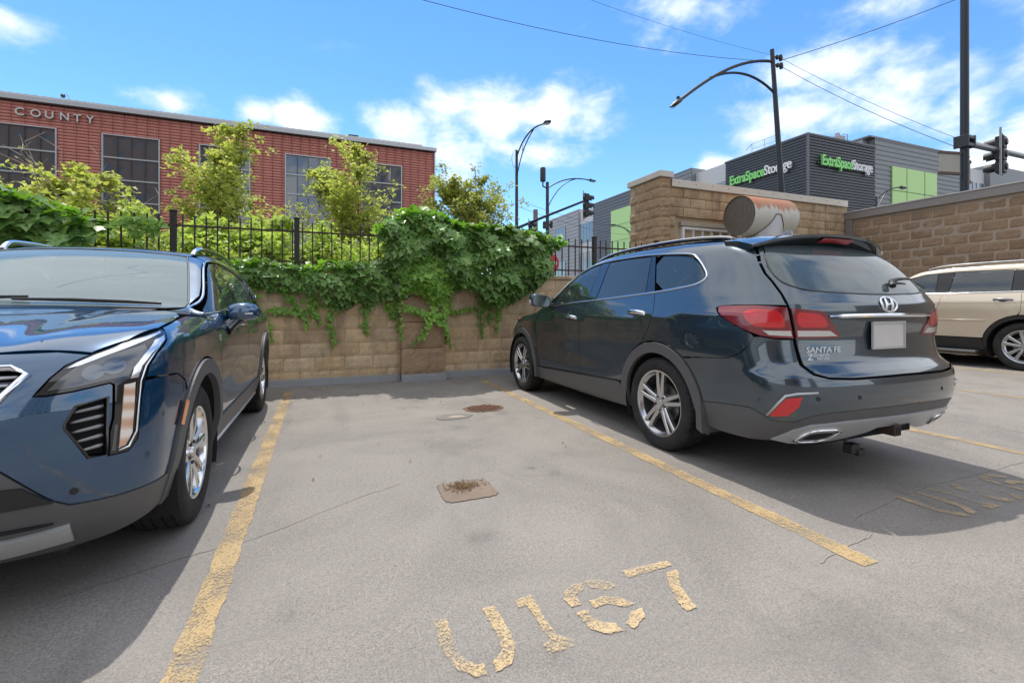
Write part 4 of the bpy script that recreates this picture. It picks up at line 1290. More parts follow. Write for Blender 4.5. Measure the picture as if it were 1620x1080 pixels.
# ---- the low trail of ivy along the wall top
LOW = [(-2.6, 1.45), (-2.6, 1.78), (-1.6, 1.76), (-1.0, 1.75), (-.5, 1.76), (-.1, 1.70), (.2, 1.74), (.45, 1.80), (.65, 1.88), (.9, 1.92), (1.05, 1.85), (1.0, 1.32), (.88, 1.15), (.75, 1.22), (.62, 1.10), (.45, 1.22), (.30, 1.08), (.12, 1.10), (-.05, 1.18), (-.22, 1.30), (-.42, 1.36), (-.62, 1.32), (-.85, 1.35), (-1.2, 1.3), (-2.0, 1.35)]
lparts = []
P = ivy_mass(None, LOW, 1500, WY - .03, .22, .05, .135); lparts.append(P + (M_IVY, 9))
P = top_leaves(-2.6, 1.0, lambda x: 1.70 + .03 * np.sin(x * 5), 900, WY - .2, WY + .25, .055, .11); lparts.append(P + (M_IVYT, 9))
STL = [[(-.92, 1.4), (-.88, 1.1), (-.72, .85), (-.70, .66)], [(-.55, 1.4), (-.4, 1.15), (-.25, .92), (-.28, .8)], [(-.7, 1.1), (-.35, 1.05), (.0, 1.15)], [(.12, 1.2), (.06, .9), (.12, .55)], [(.56, 1.2), (.55, .85), (.58, .68)], [(-.2, 1.25), (-.12, 1.0), (-.1, .85)], [(.86, 1.2), (.96, .95)], [(-1.1, 1.3), (-.95, 1.0)]]
for s in STL:
    ln = sum(math.dist(a, b) for a, b in zip(s[:-1], s[1:]))
    lparts.append(strand(s, int(150 * ln), .035, .08, .04) + (M_IVYY, 0))
build_ivy('ivy_trail', 'low ivy trail hanging over the wall top between the blue car and pilaster', lparts, [stem3(s) for s in STL])

# ---- the near clump at the left over the fence, behind the blue car
LEFT = [(-5.8, 1.5), (-5.8, 2.72), (-4.6, 2.66), (-4.0, 2.60), (-3.7, 2.58), (-3.5, 2.54), (-3.3, 2.44), (-3.12, 2.36), (-2.92, 2.28), (-2.75, 2.18), (-2.62, 2.02), (-2.7, 1.9), (-2.75, 1.5)]
cparts = []
P = ivy_mass(None, LEFT, 1900, WY + .02, .40, .08, .235); cparts.append(P + (M_IVY, 9))
P = top_leaves(-5.8, -2.65, lambda x: np.interp(x, [-5.8, -3.7, -3.3, -2.95, -2.62], [2.68, 2.53, 2.40, 2.28, 2.12]), 900, WY - .25, WY + .5, .09, .175); cparts.append(P + (M_IVYT, 9))
sprig = [[(-2.5, 2.22), (-2.2, 2.28), (-1.95, 2.22)], [(-2.3, 2.25), (-2.28, 2.0)], [(-2.1, 2.25), (-2.1, 2.05)]]
for s in sprig:
    P = strand(s, 45, .06, .11, .05); P[0][:, 1] += .2; cparts.append(P + (M_IVYY, 0))
build_ivy('ivy_clump', 'large leaved ivy clump covering the fence behind the blue car roof', cparts, [stem3([(-5, 1.7), (-4, 2.2), (-3, 2.3), (-2.0, 2.25)], WY + .2)])

# ---- trees and shrubs beyond the fence
def tree(name, label, base, h, crown_r, zc0, n_leaf, m, size, seed, n_br=26, cat='tree', group=None, spiky=.5, lean=0.0, bare=0, bark=None):
    g = np.random.default_rng(seed)
    t = thing(name, label, cat, base, 0, group)
    tr = MB(); cl = []
    nst = 3
    tips = []
    for k in range(nst):
        a = 2.1 * k + g.random()
        pts = [(0.05 * math.cos(a), .05 * math.sin(a), 0)]
        for i in range(1, 7):
            f = i / 6
            pts.append((math.cos(a) * f * crown_r * .22 + g.normal(0, .04) + lean * f * h * .1, math.sin(a) * f * crown_r * .22 + g.normal(0, .04), h * f * (.93 if k == 0 else .80)))
        tr.tube(pts, [.065 * (1 - .85 * i / 6) * h / 6 for i in range(7)], 7)
        stp = pts
        for b in range(n_br // nst):
            f = g.uniform(zc0, .97)
            j = f * 6; i = min(5, int(j)); q = j - i
            p0 = np.array(stp[i]) * (1 - q) + np.array(stp[i + 1]) * q
            an = g.random() * 6.283
            prof = math.sin(math.pi * min(1, max(.05, (f - zc0) / (1 - zc0) * .78 + .22))) ** .8
            L = crown_r * (.45 + .6 * g.random()) * prof + .15
            up = g.uniform(.45, 1.25)
            d = np.array([math.cos(an), math.sin(an), up]); d /= np.linalg.norm(d)
            P = [p0]
            for s in range(1, 5):
                d2 = d + np.array([g.normal(0, .12), g.normal(0, .12), .10 * s * spiky]); d2 /= np.linalg.norm(d2)
                P.append(P[-1] + d2 * L / 4)
            tr.tube([tuple(x) for x in P], [.018, .014, .010, .007, .004], 5, False)
            for s in range(2, 5):
                cl.append((P[s], .12 + .05 * L))
                for w in range(2):
                    dd = np.array([g.normal(), g.normal(), g.normal() * .6 + .35]); dd /= np.linalg.norm(dd)
                    e = P[s] + dd * L * g.uniform(.18, .36)
                    tr.tube([tuple(P[s]), tuple(e)], [.006, .003], 4, False)
                    cl.append((e, .11 + .04 * L))
        cl.append((np.array(stp[-1]), .22))
    tr.build('trunk', bark or M_BARK, t)
    c = np.array([x[0] for x in cl]); rr = np.array([x[1] for x in cl])
    idx = g.integers(0, len(c), n_leaf)
    P = c[idx] + g.normal(0, 1, (n_leaf, 3)) * (rr[idx] * .55)[:, None] * np.array([1, 1, .8])
    nr = np.stack([g.normal(0, .7, n_leaf), g.normal(0, .7, n_leaf), .6 + g.random(n_leaf)], 1)
    tip = np.stack([g.normal(0, 1, n_leaf), g.normal(0, 1, n_leaf), g.normal(-.6, .5, n_leaf)], 1)
    V, F = scatter(P, nr, tip, g.uniform(size * .6, size * 1.2, n_leaf), T_MAP)
    cr = fast_mesh('crown', V, F, m, t)
    if bare:
        bb = MB()
        for k in range(bare):
            an = g.random() * 6.28
            p = np.array([g.normal(0, .2), g.normal(0, .2), h * .62]); Q = [tuple(p)]
            d = np.array([math.cos(an) * .5, math.sin(an) * .5, 1.0])
            for s in range(5):
                d = d + np.array([g.normal(0, .2), g.normal(0, .2), 0]); p = p + d / np.linalg.norm(d) * h * .085; Q.append(tuple(p))
                e = p + np.array([g.normal(0, .3), g.normal(0, .3), .25]) * .9; bb.tube([tuple(p), tuple(e)], [.007, .003], 4, False)
            bb.tube(Q, [.014, .012, .010, .008, .006, .003], 4, False)
        bb.build('bare_twigs', simple('pale_dead_twig', (.36, .29, .24), .9, var=.2), t)
    return t
TG = 'young maples along the street'
tree('maple_tree', 'young yellow green maple left of the fence post, before the red wall', (-2.5, 14.2, -.55), 6.85, 1.5, .30, 9500, M_MAPLE, .105, 11, 54, group=TG, spiky=1.5)
tree('maple_tree', 'young yellow green maple in front of the fourth tall window', (.68, 14.6, -.55), 6.9, 1.75, .30, 10500, M_MAPLE, .105, 23, 57, group=TG, spiky=1.5)
tree('maple_tree', 'bronze tinted maple at the right corner of the red building', (4.45, 15.2, -.55), 7.0, 2.1, .28, 14500, M_MAPLE2, .105, 35, 57, group=TG, spiky=.7)
tree('maple_tree', 'low maple with bare dead twigs at the far left', (-4.85, 12.2, -.55), 4.75, 1.6, .30, 7500, M_MAPLE, .11, 41, 45, group=TG, spiky=.3, bare=9)
for i, (x, y, h, r, lab) in enumerate([(-4.7, 10.6, 3.5, 1.1, 'yellow green shrub behind the ivy clump at far left'), (-3.55, 11.2, 3.75, 1.2, 'leafy shrub beyond the fence below the second window'), (-2.4, 10.9, 3.65, 1.2, 'leafy shrub beyond the fence right of the thick post'),
                                       (-1.2, 11.0, 3.75, 1.2, 'leafy shrub beyond the fence between the first two maples'), (-.05, 10.8, 3.6, 1.15, 'leafy shrub beyond the fence under the second maple'), (1.1, 11.0, 3.6, 1.1, 'leafy shrub partly hidden behind the ivy curtain')]):
    tree('shrub', lab, (x, y, -.55), h, r, .14, 8000, M_SHRUB, .10, 60 + i, 75, cat='shrub', group='shrubs beyond the fence', spiky=.3)
# a street tree behind the camera that shows mirrored in the car windows
tree('street_tree', 'dark leafy tree mirrored in the car windows', (-7.0, -13.0, 0), 9.0, 3.2, .3, 6000, mat_leaf('dark_tree_leaf', [(.03, .07, .02), (.05, .10, .03)], .3), .26, 91, 54)
# ================================================================== car bodies: one smooth implicit skin per car
def pchip(xs, ys):
    xs = np.array(xs, float); ys = np.array(ys, float)
    h = np.diff(xs); d = np.diff(ys) / h
    m = np.zeros(len(xs)); m[0], m[-1] = d[0], d[-1]
    for i in range(1, len(xs) - 1):
        if d[i - 1] * d[i] <= 0: m[i] = 0
        else:
            w1, w2 = 2 * h[i] + h[i - 1], h[i] + 2 * h[i - 1]
            m[i] = (w1 + w2) / (w1 / d[i - 1] + w2 / d[i])
    def f(x):
        x = np.asarray(x, float)
        i = np.clip(np.searchsorted(xs, x) - 1, 0, len(h) - 1)
        t = (x - xs[i]) / h[i]
        tc = np.clip(t, 0, 1)
        a = ys[i] * (1 + 2 * tc) * (1 - tc) ** 2 + m[i] * h[i] * tc * (1 - tc) ** 2 + ys[i + 1] * tc ** 2 * (3 - 2 * tc) + m[i + 1] * h[i] * tc ** 2 * (tc - 1)
        return a + np.where(t < 0, (x - xs[0]) * m[0], 0) + np.where(t > 1, (x - xs[-1]) * m[-1], 0)
    return f
def smax(a, b, k):
    h = np.maximum(k - np.abs(a - b), 0) / k
    return np.maximum(a, b) + h * h * k * .25
def sstep(a, b, x):
    t = np.clip((x - a) / (b - a), 0, 1)
    return t * t * (3 - 2 * t)

class Body:
    """local axes: x right, y forward from the reference axle, z up. field < 0 inside"""
    def __init__(s, prof, top, rear, front, crown=.10, taper_f=(2.3, .07), taper_r=(0.0, .05), gh_r=.05, rc=(.10, .13), fc=(.2, .25), kt=.10, kr=.14, kf=.12, zb=.20, crease=None, dish=None, hood=None):
        s.W = pchip(*zip(*prof)); s.T = pchip(*zip(*top)); s.Yr = pchip(*zip(*rear)); s.Yf = pchip(*zip(*front))
        s.__dict__.update(crown=crown, taper_f=taper_f, taper_r=taper_r, gh_r=gh_r, rc=rc, fc=fc, kt=kt, kr=kr, kf=kf, zb=zb, crease=crease, dish=dish, hood=hood)
    def field(s, P):
        x, y, z = np.abs(P[:, 0]), P[:, 1], P[:, 2]
        w = s.W(z)
        tf = np.maximum(0, y - s.taper_f[0]); tr = np.maximum(0, s.taper_r[0] - y)
        w = w - s.taper_f[1] * tf ** 2 - s.taper_r[1] * tr ** 2 - s.gh_r * tr ** 2 * sstep(1.0, 1.4, z)
        if s.dish:      # shallow hollow low in the doors
            zc, h, d, y0, y1 = s.dish
            w = w - d * np.exp(-((z - zc) / h) ** 2) * sstep(y0, y0 + .5, y) * (1 - sstep(y1 - .5, y1, y))
        if s.crease:    # shoulder line
            z0, sl, d, h = s.crease
            q = z - (z0 + sl * y)
            w = w + d * np.exp(-np.abs(q) / h) - d * .5
        g1 = (x - w) * .96
        e = .02
        T = s.T(y); dT = (s.T(y + e) - s.T(y - e)) / (2 * e)
        cr = s.crown * (x / .6) ** 2.2 * .35 + s.crown * .3 * np.maximum(0, x - .45) ** 2
        if s.hood is not None:
            T = T + s.hood(x, y)
        g2 = (z - T + cr) / np.sqrt(1 + dT ** 2)
        R_ = s.Yr(z); dR = (s.Yr(z + e) - s.Yr(z - e)) / (2 * e)
        g3 = (R_ + s.rc[0] * x ** 2 + s.rc[1] * x ** 6 - y) / np.sqrt(1 + dR ** 2)
        F_ = s.Yf(z); dF = (s.Yf(z + e) - s.Yf(z - e)) / (2 * e)
        g4 = (y - F_ + s.fc[0] * x ** 2 + s.fc[1] * x ** 6) / np.sqrt(1 + dF ** 2)
        m = smax(g1, g2, s.kt); m = smax(m, g3, s.kr); m = smax(m, g4, s.kf)
        return smax(m, s.zb - z, .05)
    def grad(s, P, e=.004):
        G = np.stack([s.field(P + np.eye(3)[i] * e) - s.field(P - np.eye(3)[i] * e) for i in range(3)], 1)
        return G / (np.linalg.norm(G, axis=1, keepdims=True) + 1e-9)
    def hit(s, O, D, L=14.0, n=110):
        """sphere-trace each ray to the skin; a ray that misses returns its closest point"""
        t = np.zeros(len(O)); best = np.full(len(O), 1e9); bt = t.copy()
        act = np.arange(len(O))
        for i in range(n):
            f = s.field(O[act] + D[act] * t[act][:, None])
            c = np.abs(f) < best[act]; k = act[c]; best[k] = np.abs(f[c]); bt[k] = t[k]
            t[act] = t[act] + np.clip(f * .8, -.06, .10)
            act = act[(np.abs(f) > 2e-5) & (t[act] < L)]
            if len(act) == 0: break
        return O + D * bt[:, None], best < 2e-3

FR = {}
def frame_side(sign=-1):
    return dict(to=lambda P: P[:, [1, 2]], ray=lambda q: (np.stack([np.full(len(q), sign * 2.0), q[:, 0], q[:, 1]], 1), np.tile([-sign, 0., 0.], (len(q), 1))), flip=sign > 0)
def frame_rear(yb=-3.0):
    return dict(to=lambda P: P[:, [0, 2]], ray=lambda q: (np.stack([q[:, 0], np.full(len(q), yb), q[:, 1]], 1), np.tile([0., 1., 0.], (len(q), 1))), flip=False)
def frame_front(yb=3.0):
    return dict(to=lambda P: P[:, [0, 2]], ray=lambda q: (np.stack([q[:, 0], np.full(len(q), yb), q[:, 1]], 1), np.tile([0., -1., 0.], (len(q), 1))), flip=True)
def frame_top():
    return dict(to=lambda P: P[:, [0, 1]], ray=lambda q: (np.stack([q[:, 0], q[:, 1], np.full(len(q), 3.0)], 1), np.tile([0., 0., -1.], (len(q), 1))), flip=False)
def frame_wrap(yc, back=True, rr=1.0):
    sg = -1.0 if back else 1.0
    def to(P):
        return np.stack([np.arctan2(P[:, 0], sg * (P[:, 1] - yc)) * rr, P[:, 2]], 1)
    def ray(q):
        a = q[:, 0] / rr
        out = np.stack([np.sin(a), sg * np.cos(a), np.zeros(len(q))], 1)
        O = np.stack([np.zeros(len(q)), np.full(len(q), yc), q[:, 1]], 1) + out * 3.0
        return O, -out
    return dict(to=to, ray=ray, flip=not back)

SF_BODY = Body(
    prof=[(.15, .83), (.25, .865), (.34, .89), (.45, .915), (.58, .926), (.72, .932), (.86, .941), (.96, .944), (1.05, .937), (1.12, .921), (1.2, .892), (1.3, .848), (1.45, .782), (1.6, .714), (1.75, .645)],
    top=[(-1.4, 1.58), (-1.1, 1.615), (-.75, 1.65), (-.42, 1.678), (0, 1.703), (.55, 1.712), (1.1, 1.69), (1.36, 1.645), (1.7, 1.50), (1.95, 1.37), (2.2, 1.235), (2.36, 1.165), (2.55, 1.125), (3.0, 1.065), (3.3, .985), (3.5, .88), (3.62, .74)],
    rear=[(.15, -.90), (.25, -1.03), (.36, -1.15), (.48, -1.228), (.60, -1.252), (.69, -1.248), (.745, -1.222), (.79, -1.165), (.86, -1.142), (.95, -1.132), (1.06, -1.142), (1.14, -1.142), (1.2, -1.112), (1.3, -1.04), (1.45, -.915), (1.6, -.765), (1.75, -.6)],
    front=[(.15, 3.45), (.3, 3.60), (.5, 3.66), (.7, 3.66), (.85, 3.60), (1.0, 3.45), (1.2, 3.2)],
    crown=.10, taper_f=(2.0, .055), taper_r=(-.25, .055), gh_r=.085, rc=(.13, .16), fc=(.2, .3), kt=.10, kr=.16, kf=.18, zb=.22,
    crease=(1.062, -.045, .013, .04), dish=(.62, .13, .014, .35, 2.3))
XT_BODY = Body(
    prof=[(.15, .82), (.25, .865), (.36, .90), (.48, .928), (.6, .936), (.75, .940), (.88, .940), (.98, .932), (1.06, .912), (1.14, .878), (1.3, .805), (1.45, .73), (1.58, .665), (1.72, .595)],
    top=[(-3.95, 1.30), (-3.5, 1.48), (-3.1, 1.555), (-2.6, 1.605), (-2.1, 1.625), (-1.7, 1.615), (-1.4, 1.58), (-1.2, 1.52), (-.9, 1.39), (-.6, 1.255), (-.40, 1.165), (-.25, 1.13), (.1, 1.10), (.45, 1.06), (.68, 1.015), (.80, .97), (.90, .88), (1.0, .7)],
    rear=[(.2, -3.60), (.4, -3.72), (.7, -3.74), (.95, -3.70), (1.1, -3.62), (1.3, -3.48), (1.5, -3.3)],
    front=[(.15, .66), (.26, .80), (.36, .885), (.46, .925), (.6, .94), (.75, .937), (.88, .918), (.96, .885), (1.05, .80)],
    crown=.10, taper_f=(0.15, .12), taper_r=(-2.6, .06), gh_r=.08, rc=(.12, .2), fc=(.17, .22), kt=.09, kr=.14, kf=.10, zb=.19,
    crease=(1.0, -.02, .006, .04), dish=(.60, .13, .014, -2.3, -.3),
    hood=lambda x, y: .080 * (x / .85) ** 2 * sstep(-.55, -.1, y) - .012 * np.exp(-((x - .42) / .10) ** 2) * sstep(-.5, .0, y))
JP_BODY = Body(
    prof=[(.2, .86), (.32, .91), (.45, .95), (.6, .958), (.8, .966), (.95, .968), (1.1, .955), (1.2, .93), (1.3, .89), (1.45, .845), (1.62, .79), (1.8, .73)],
    top=[(-1.2, 1.70), (-.8, 1.745), (-.2, 1.775), (.5, 1.785), (1.1, 1.77), (1.45, 1.72), (1.8, 1.56), (2.2, 1.34), (2.45, 1.23), (2.8, 1.19), (3.3, 1.14), (3.6, 1.05)],
    rear=[(.2, -.85), (.4, -1.0), (.7, -1.03), (.9, -1.0), (1.1, -.96), (1.3, -.88), (1.6, -.68), (1.8, -.5)],
    front=[(.2, 3.6), (.4, 3.75), (.7, 3.78), (1.0, 3.72), (1.2, 3.5)],
    crown=.10, taper_f=(2.2, .04), taper_r=(-.2, .05), gh_r=.08, rc=(.1, .15), fc=(.15, .25), kt=.08, kr=.12, kf=.14, zb=.25,
    crease=(1.12, -.01, .006, .04), dish=(.8, .16, .012, .2, 2.3))
# ------------------------------------------------------------------ panel cutting on the skins
def chaikin(poly, n=1, closed=True):
    P = [np.array(p, float) for p in poly]
    for _ in range(n):
        Q = []
        m = len(P)
        rngi = range(m) if closed else range(m - 1)
        if not closed: Q.append(P[0])
        for i in rngi:
            a, b = P[i], P[(i + 1) % m]
            Q += [a * .75 + b * .25, a * .25 + b * .75]
        if not closed: Q.append(P[-1])
        P = Q
    return [tuple(p) for p in P]
def catmull(pts, n=6, closed=False):
    P = [np.array(p, float) for p in pts]; out = []; m = len(P)
    for i in range(m if closed else m - 1):
        p0 = P[(i - 1) % m] if closed or i > 0 else P[0] * 2 - P[1]
        p1, p2 = P[i], P[(i + 1) % m]
        p3 = P[(i + 2) % m] if closed or i + 2 < m else p2 * 2 - p1
        for k in range(n):
            t = k / n
            out.append(.5 * ((2 * p1) + (-p0 + p2) * t + (2 * p0 - 5 * p1 + 4 * p2 - p3) * t * t + (-p0 + 3 * p1 - 3 * p2 + p3) * t ** 3))
    if not closed: out.append(P[-1])
    return [tuple(p) for p in out]
def resample(poly, step):
    out = []
    m = len(poly)
    for i in range(m):
        a, b = np.array(poly[i]), np.array(poly[(i + 1) % m])
        k = max(1, int(math.ceil(np.linalg.norm(b - a) / step)))
        for j in range(k): out.append(a + (b - a) * j / k)
    return np.array(out)
def area2(p):
    x, y = p[:, 0], p[:, 1]
    return .5 * np.sum(x * np.roll(y, -1) - np.roll(x, -1) * y)
def inset(p, d):
    if area2(p) < 0: p = p[::-1]
    a, b = np.roll(p, 1, 0), np.roll(p, -1, 0)
    t1 = p - a; t1 /= (np.linalg.norm(t1, axis=1, keepdims=True) + 1e-9)
    t2 = b - p; t2 /= (np.linalg.norm(t2, axis=1, keepdims=True) + 1e-9)
    n = np.stack([-(t1 + t2)[:, 1], (t1 + t2)[:, 0]], 1); n /= (np.linalg.norm(n, axis=1, keepdims=True) + 1e-9)
    return p + n * d

def panel_mesh(B, fr, poly, step=.04, off=0.0, skirt=.014, gap=.0028, holes=()):
    """cut the outline (2D, in the frame) out of the body skin -> verts, faces, normals"""
    P = inset(resample(poly, step * .8), gap)
    loops = [P] + [inset(resample(h, step * .8), -gap) for h in holes]
    lo, hi = P.min(0), P.max(0)
    nx, ny = max(2, int((hi[0] - lo[0]) / step)), max(2, int((hi[1] - lo[1]) / step))
    gx, gy = np.meshgrid(np.linspace(lo[0], hi[0], nx + 1), np.linspace(lo[1], hi[1], ny + 1))
    gx = gx + (np.arange(ny + 1) % 2)[:, None] * (hi[0] - lo[0]) / nx * .5
    G = np.stack([gx.ravel(), gy.ravel()], 1)
    k = in_poly(G, P)
    for h in loops[1:]: k &= ~in_poly(G, h)
    for l in loops: k &= poly_dist(G, l) > step * .45
    G = G[k]
    verts = [Vector(q) for l in loops for q in l] + [Vector(q) for q in G]
    edges = []; b = 0
    for l in loops:
        n = len(l); edges += [(b + i, b + (i + 1) % n) for i in range(n)]; b += n
    vo, eo, fo, ov, oe, of = delaunay_2d_cdt(verts, edges, [], 1, 1e-6)
    V2 = np.array([tuple(v) for v in vo])
    FA = np.array([tuple(f) for f in fo if len(f) == 3])
    c = V2[FA].mean(1)
    k = in_poly(c, P)
    for h in loops[1:]: k &= ~in_poly(c, h)
    F = [tuple(int(i) for i in f) for f in FA[k]]
    O, D = fr['ray'](V2)
    V3, ok = B.hit(O, D)
    N = B.grad(V3)
    V3 = V3 + N * off
    # make sure faces look outwards
    FA = np.array(F)
    nn = np.cross(V3[FA[:, 1]] - V3[FA[:, 0]], V3[FA[:, 2]] - V3[FA[:, 0]])
    bad = np.sum(nn * N[FA[:, 0]], 1) < 0
    FA[bad] = FA[bad][:, ::-1]
    FF = [tuple(int(i) for i in f) for f in FA]
    VV, NN = [tuple(v) for v in V3], [tuple(n) for n in N]
    if skirt:
        # boundary edges of the triangulation
        cnt = {}
        for f in FF:
            for i in range(3):
                a, c = f[i], f[(i + 1) % 3]
                cnt[(a, c)] = cnt.get((a, c), 0) + 1
        be = [(a, c) for (a, c) in cnt if (c, a) not in cnt]
        for (a, c) in be:
            ea = V3[c] - V3[a]; sn = np.cross(ea, N[a]); sn /= (np.linalg.norm(sn) + 1e-9)
            i0 = len(VV)
            VV += [tuple(V3[a]), tuple(V3[c]), tuple(V3[c] - N[c] * skirt), tuple(V3[a] - N[a] * skirt)]
            NN += [tuple(sn)] * 4
            FF.append((i0 + 1, i0, i0 + 3, i0 + 2))
    return VV, FF, NN

class Car:
    def __init__(s, root, B):
        s.root, s.B = root, B
        s.side = frame_side(-1); s.rear = frame_rear(); s.front = frame_front(6.0 if B is not XT_BODY else 3.0); s.top = frame_top()
    def panel(s, name, fr, poly, m, parent=None, mirror=False, pts3=False, rnd=0, **kw):
        if pts3: poly = [tuple(q) for q in fr['to'](np.array(poly, float))]
        if rnd: poly = chaikin(poly, rnd)
        V, F, N = panel_mesh(s.B, fr, poly, **kw)
        o = mesh_obj(name, V, F, m, parent or s.root, True, None, N)
        out = [o]
        if mirror:
            pm = parent.get('_twin') if parent is not None else None
            par = bpy.data.objects[pm] if pm else (parent or s.root)
            V2 = [(-x, y, z) for x, y, z in V]; N2 = [(-x, y, z) for x, y, z in N]
            o2 = mesh_obj(name, V2, [f[::-1] for f in F], m, par, True, None, N2)
            o['_twin'] = o2.name
            out.append(o2)
        return o
    def on(s, fr, q, off=0.0):
        O, D = fr['ray'](np.array(q, float)); P, ok = s.B.hit(O, D)
        return P + s.B.grad(P) * off
    def trim(s, name, fr, q, r, m, parent=None, mirror=False, off=None, closed=False, pts3=False, flat=1.0, n=8):
        """bead of metal laid along a line on the skin"""
        if pts3: q = [tuple(k) for k in fr['to'](np.array(q, float))]
        P = s.on(fr, q, r * .3 if off is None else off)
        if closed: P = np.vstack([P, P[:1]])
        mb = MB().tube([tuple(p) for p in P], r, n, not closed)
        o = mesh_obj(name, mb.v, mb.f, m, parent or s.root, True)
        if mirror:
            pm = parent.get('_twin') if parent is not None else None
            par = bpy.data.objects[pm] if pm else (parent or s.root)
            o2 = mesh_obj(name, [(-x, y, z) for x, y, z in mb.v], [f[::-1] for f in mb.f], m, par, True)
            o['_twin'] = o2.name
        return o
    def solid(s, name, mb, m, parent=None, mirror=False, smooth=True, bevel=0.0, auto=40):
        o = mb.build(name, m, parent or s.root, bevel=bevel, autosmooth=auto if smooth else None)
        if mirror:
            pm = parent.get('_twin') if parent is not None else None
            par = bpy.data.objects[pm] if pm else (parent or s.root)
            me = o.data.copy()
            for v in me.vertices: v.co.x = -v.co.x
            me.flip_normals()
            o2 = bpy.data.objects.new(name, me); link(o2, par)
            o['_twin'] = o2.name
        return o
    def letters(s, txt, size, u0, v0, fr, m, parent, off=.004, sx=1.0, shear=0.0, bold=.0, name='letter'):
        cu = bpy.data.curves.new('t', 'FONT'); cu.body = txt; cu.size = size; cu.offset = bold; cu.resolution_u = 3; cu.shear = shear
        cu.extrude = .001
        ob = bpy.data.objects.new('t', cu); COL.objects.link(ob)
        dg = bpy.context.evaluated_depsgraph_get(); dg.update()
        me = bpy.data.meshes.new_from_object(ob.evaluated_get(dg))
        bpy.data.objects.remove(ob, do_unlink=True)
        V = np.array([tuple(v.co) for v in me.vertices])
        P = s.on(fr, np.stack([u0 + V[:, 0] * sx, v0 + V[:, 1]], 1), 0)
        N = s.B.grad(P)
        P = P + N * (np.where(V[:, 2] > 0, off, -.002))[:, None]
        return mesh_obj(name, P, [tuple(p.vertices) for p in me.polygons], m, parent)
def arc(cx, cz, r, a0, a1, n=20):
    return [(cx + r * math.cos(R(a0 + (a1 - a0) * i / n)), cz + r * math.sin(R(a0 + (a1 - a0) * i / n))) for i in range(n + 1)]
def strip_untwin():
    for o in bpy.data.objects:
        if '_twin' in o: del o['_twin']

# ------------------------------------------------------------------ car materials
def mat_paint_car(name, base, flake, fl=.35, rough=.28, metal=.72):
    m, nt, p = newmat(name)
    v = nd(nt, 'ShaderNodeTexVoronoi', {'Vector': nd(nt, 'ShaderNodeTexCoord').outputs['Object'], 'Scale': 900.0})
    c = mixc(nt, ramp(nt, v.outputs['Color'], [(.35, 0.0), (.9, fl)]), base, flake)
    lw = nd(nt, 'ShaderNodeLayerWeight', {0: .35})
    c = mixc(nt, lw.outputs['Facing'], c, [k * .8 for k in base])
    nt.links.new(c, p.inputs['Base Color'])
    p.inputs['Metallic'].default_value = metal
    p.inputs['Roughness'].default_value = rough
    p.inputs['Coat Weight'].default_value = 1.0
    p.inputs['Coat Roughness'].default_value = .015
    p.inputs['Coat IOR'].default_value = 1.75
    dust = noise(nt, 5, 6, .6)
    nt.links.new(nd(nt, 'ShaderNodeMapRange', {0: dust, 3: .008, 4: .035}).outputs[0], p.inputs['Coat Roughness'])
    return m
def mat_autoglass(name, tint, glare_veil=.04, refl=1.0):
    m = bpy.data.materials.new(name); m.use_nodes = True
    nt = m.node_tree; nt.nodes.clear()
    tr = nd(nt, 'ShaderNodeBsdfTransparent', {0: rgb(tint)})
    gl = nd(nt, 'ShaderNodeBsdfGlossy', {0: (refl, refl, refl, 1), 'Roughness': .008})
    fr = nd(nt, 'ShaderNodeFresnel', {0: 1.75})
    mx = nd(nt, 'ShaderNodeMixShader', {0: fr.outputs[0], 1: tr.outputs[0], 2: gl.outputs[0]})
    # pale blue diffuse veil, painting sky glare into the glass colour
    df = nd(nt, 'ShaderNodeBsdfDiffuse', {0: (.40, .54, .57, 1)})
    ff = nd(nt, 'ShaderNodeMapRange', {0: noise(nt, 3.0, 5, .6), 3: glare_veil * .9, 4: glare_veil * 1.1}).outputs[0]
    mx = nd(nt, 'ShaderNodeMixShader', {0: ff, 1: mx.outputs[0], 2: df.outputs[0]})
    nd(nt, 'ShaderNodeOutputMaterial', {0: mx.outputs[0]})
    return m
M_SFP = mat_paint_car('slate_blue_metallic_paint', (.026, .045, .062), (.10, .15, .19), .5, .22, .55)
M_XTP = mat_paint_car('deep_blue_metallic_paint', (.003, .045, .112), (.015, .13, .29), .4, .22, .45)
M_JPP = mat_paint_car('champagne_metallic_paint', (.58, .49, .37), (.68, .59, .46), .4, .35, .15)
M_GLF = mat_autoglass('clear_auto_glass', (.40, .47, .45))
M_GLR = mat_autoglass('privacy_auto_glass', (.055, .06, .065), .06)
M_GLH = mat_autoglass('hatch_glass', (.05, .055, .06), .13)
M_CHROME = simple('chrome', (.78, .79, .80), .06, 1.0, var=.03)
M_SATIN = simple('satin_silver', (.50, .505, .51), .35, .45, var=.05)
M_CLAD = simple('grey_plastic_cladding', (.092, .092, .094), .52, var=.1, vscale=3, bmp=.12, bscale=400, spec=.45)
M_CLADL = simple('pale_grey_cladding', (.105, .107, .11), .5, var=.1, vscale=3, bmp=.12, bscale=400, spec=.45)
M_BLKPL = simple('black_plastic', (.014, .014, .015), .45, var=.25, vscale=8)
M_GLOSSB = simple('gloss_black', (.008, .008, .009), .08, var=.1, coat=.8)
M_LINER = simple('dark_liner', (.009, .009, .010), .9, var=.3)
M_SEAT = simple('dark_seat_fabric', (.035, .035, .037), .85, var=.2)
M_SEATL = simple('grey_seat_leather', (.16, .15, .14), .6, var=.1)
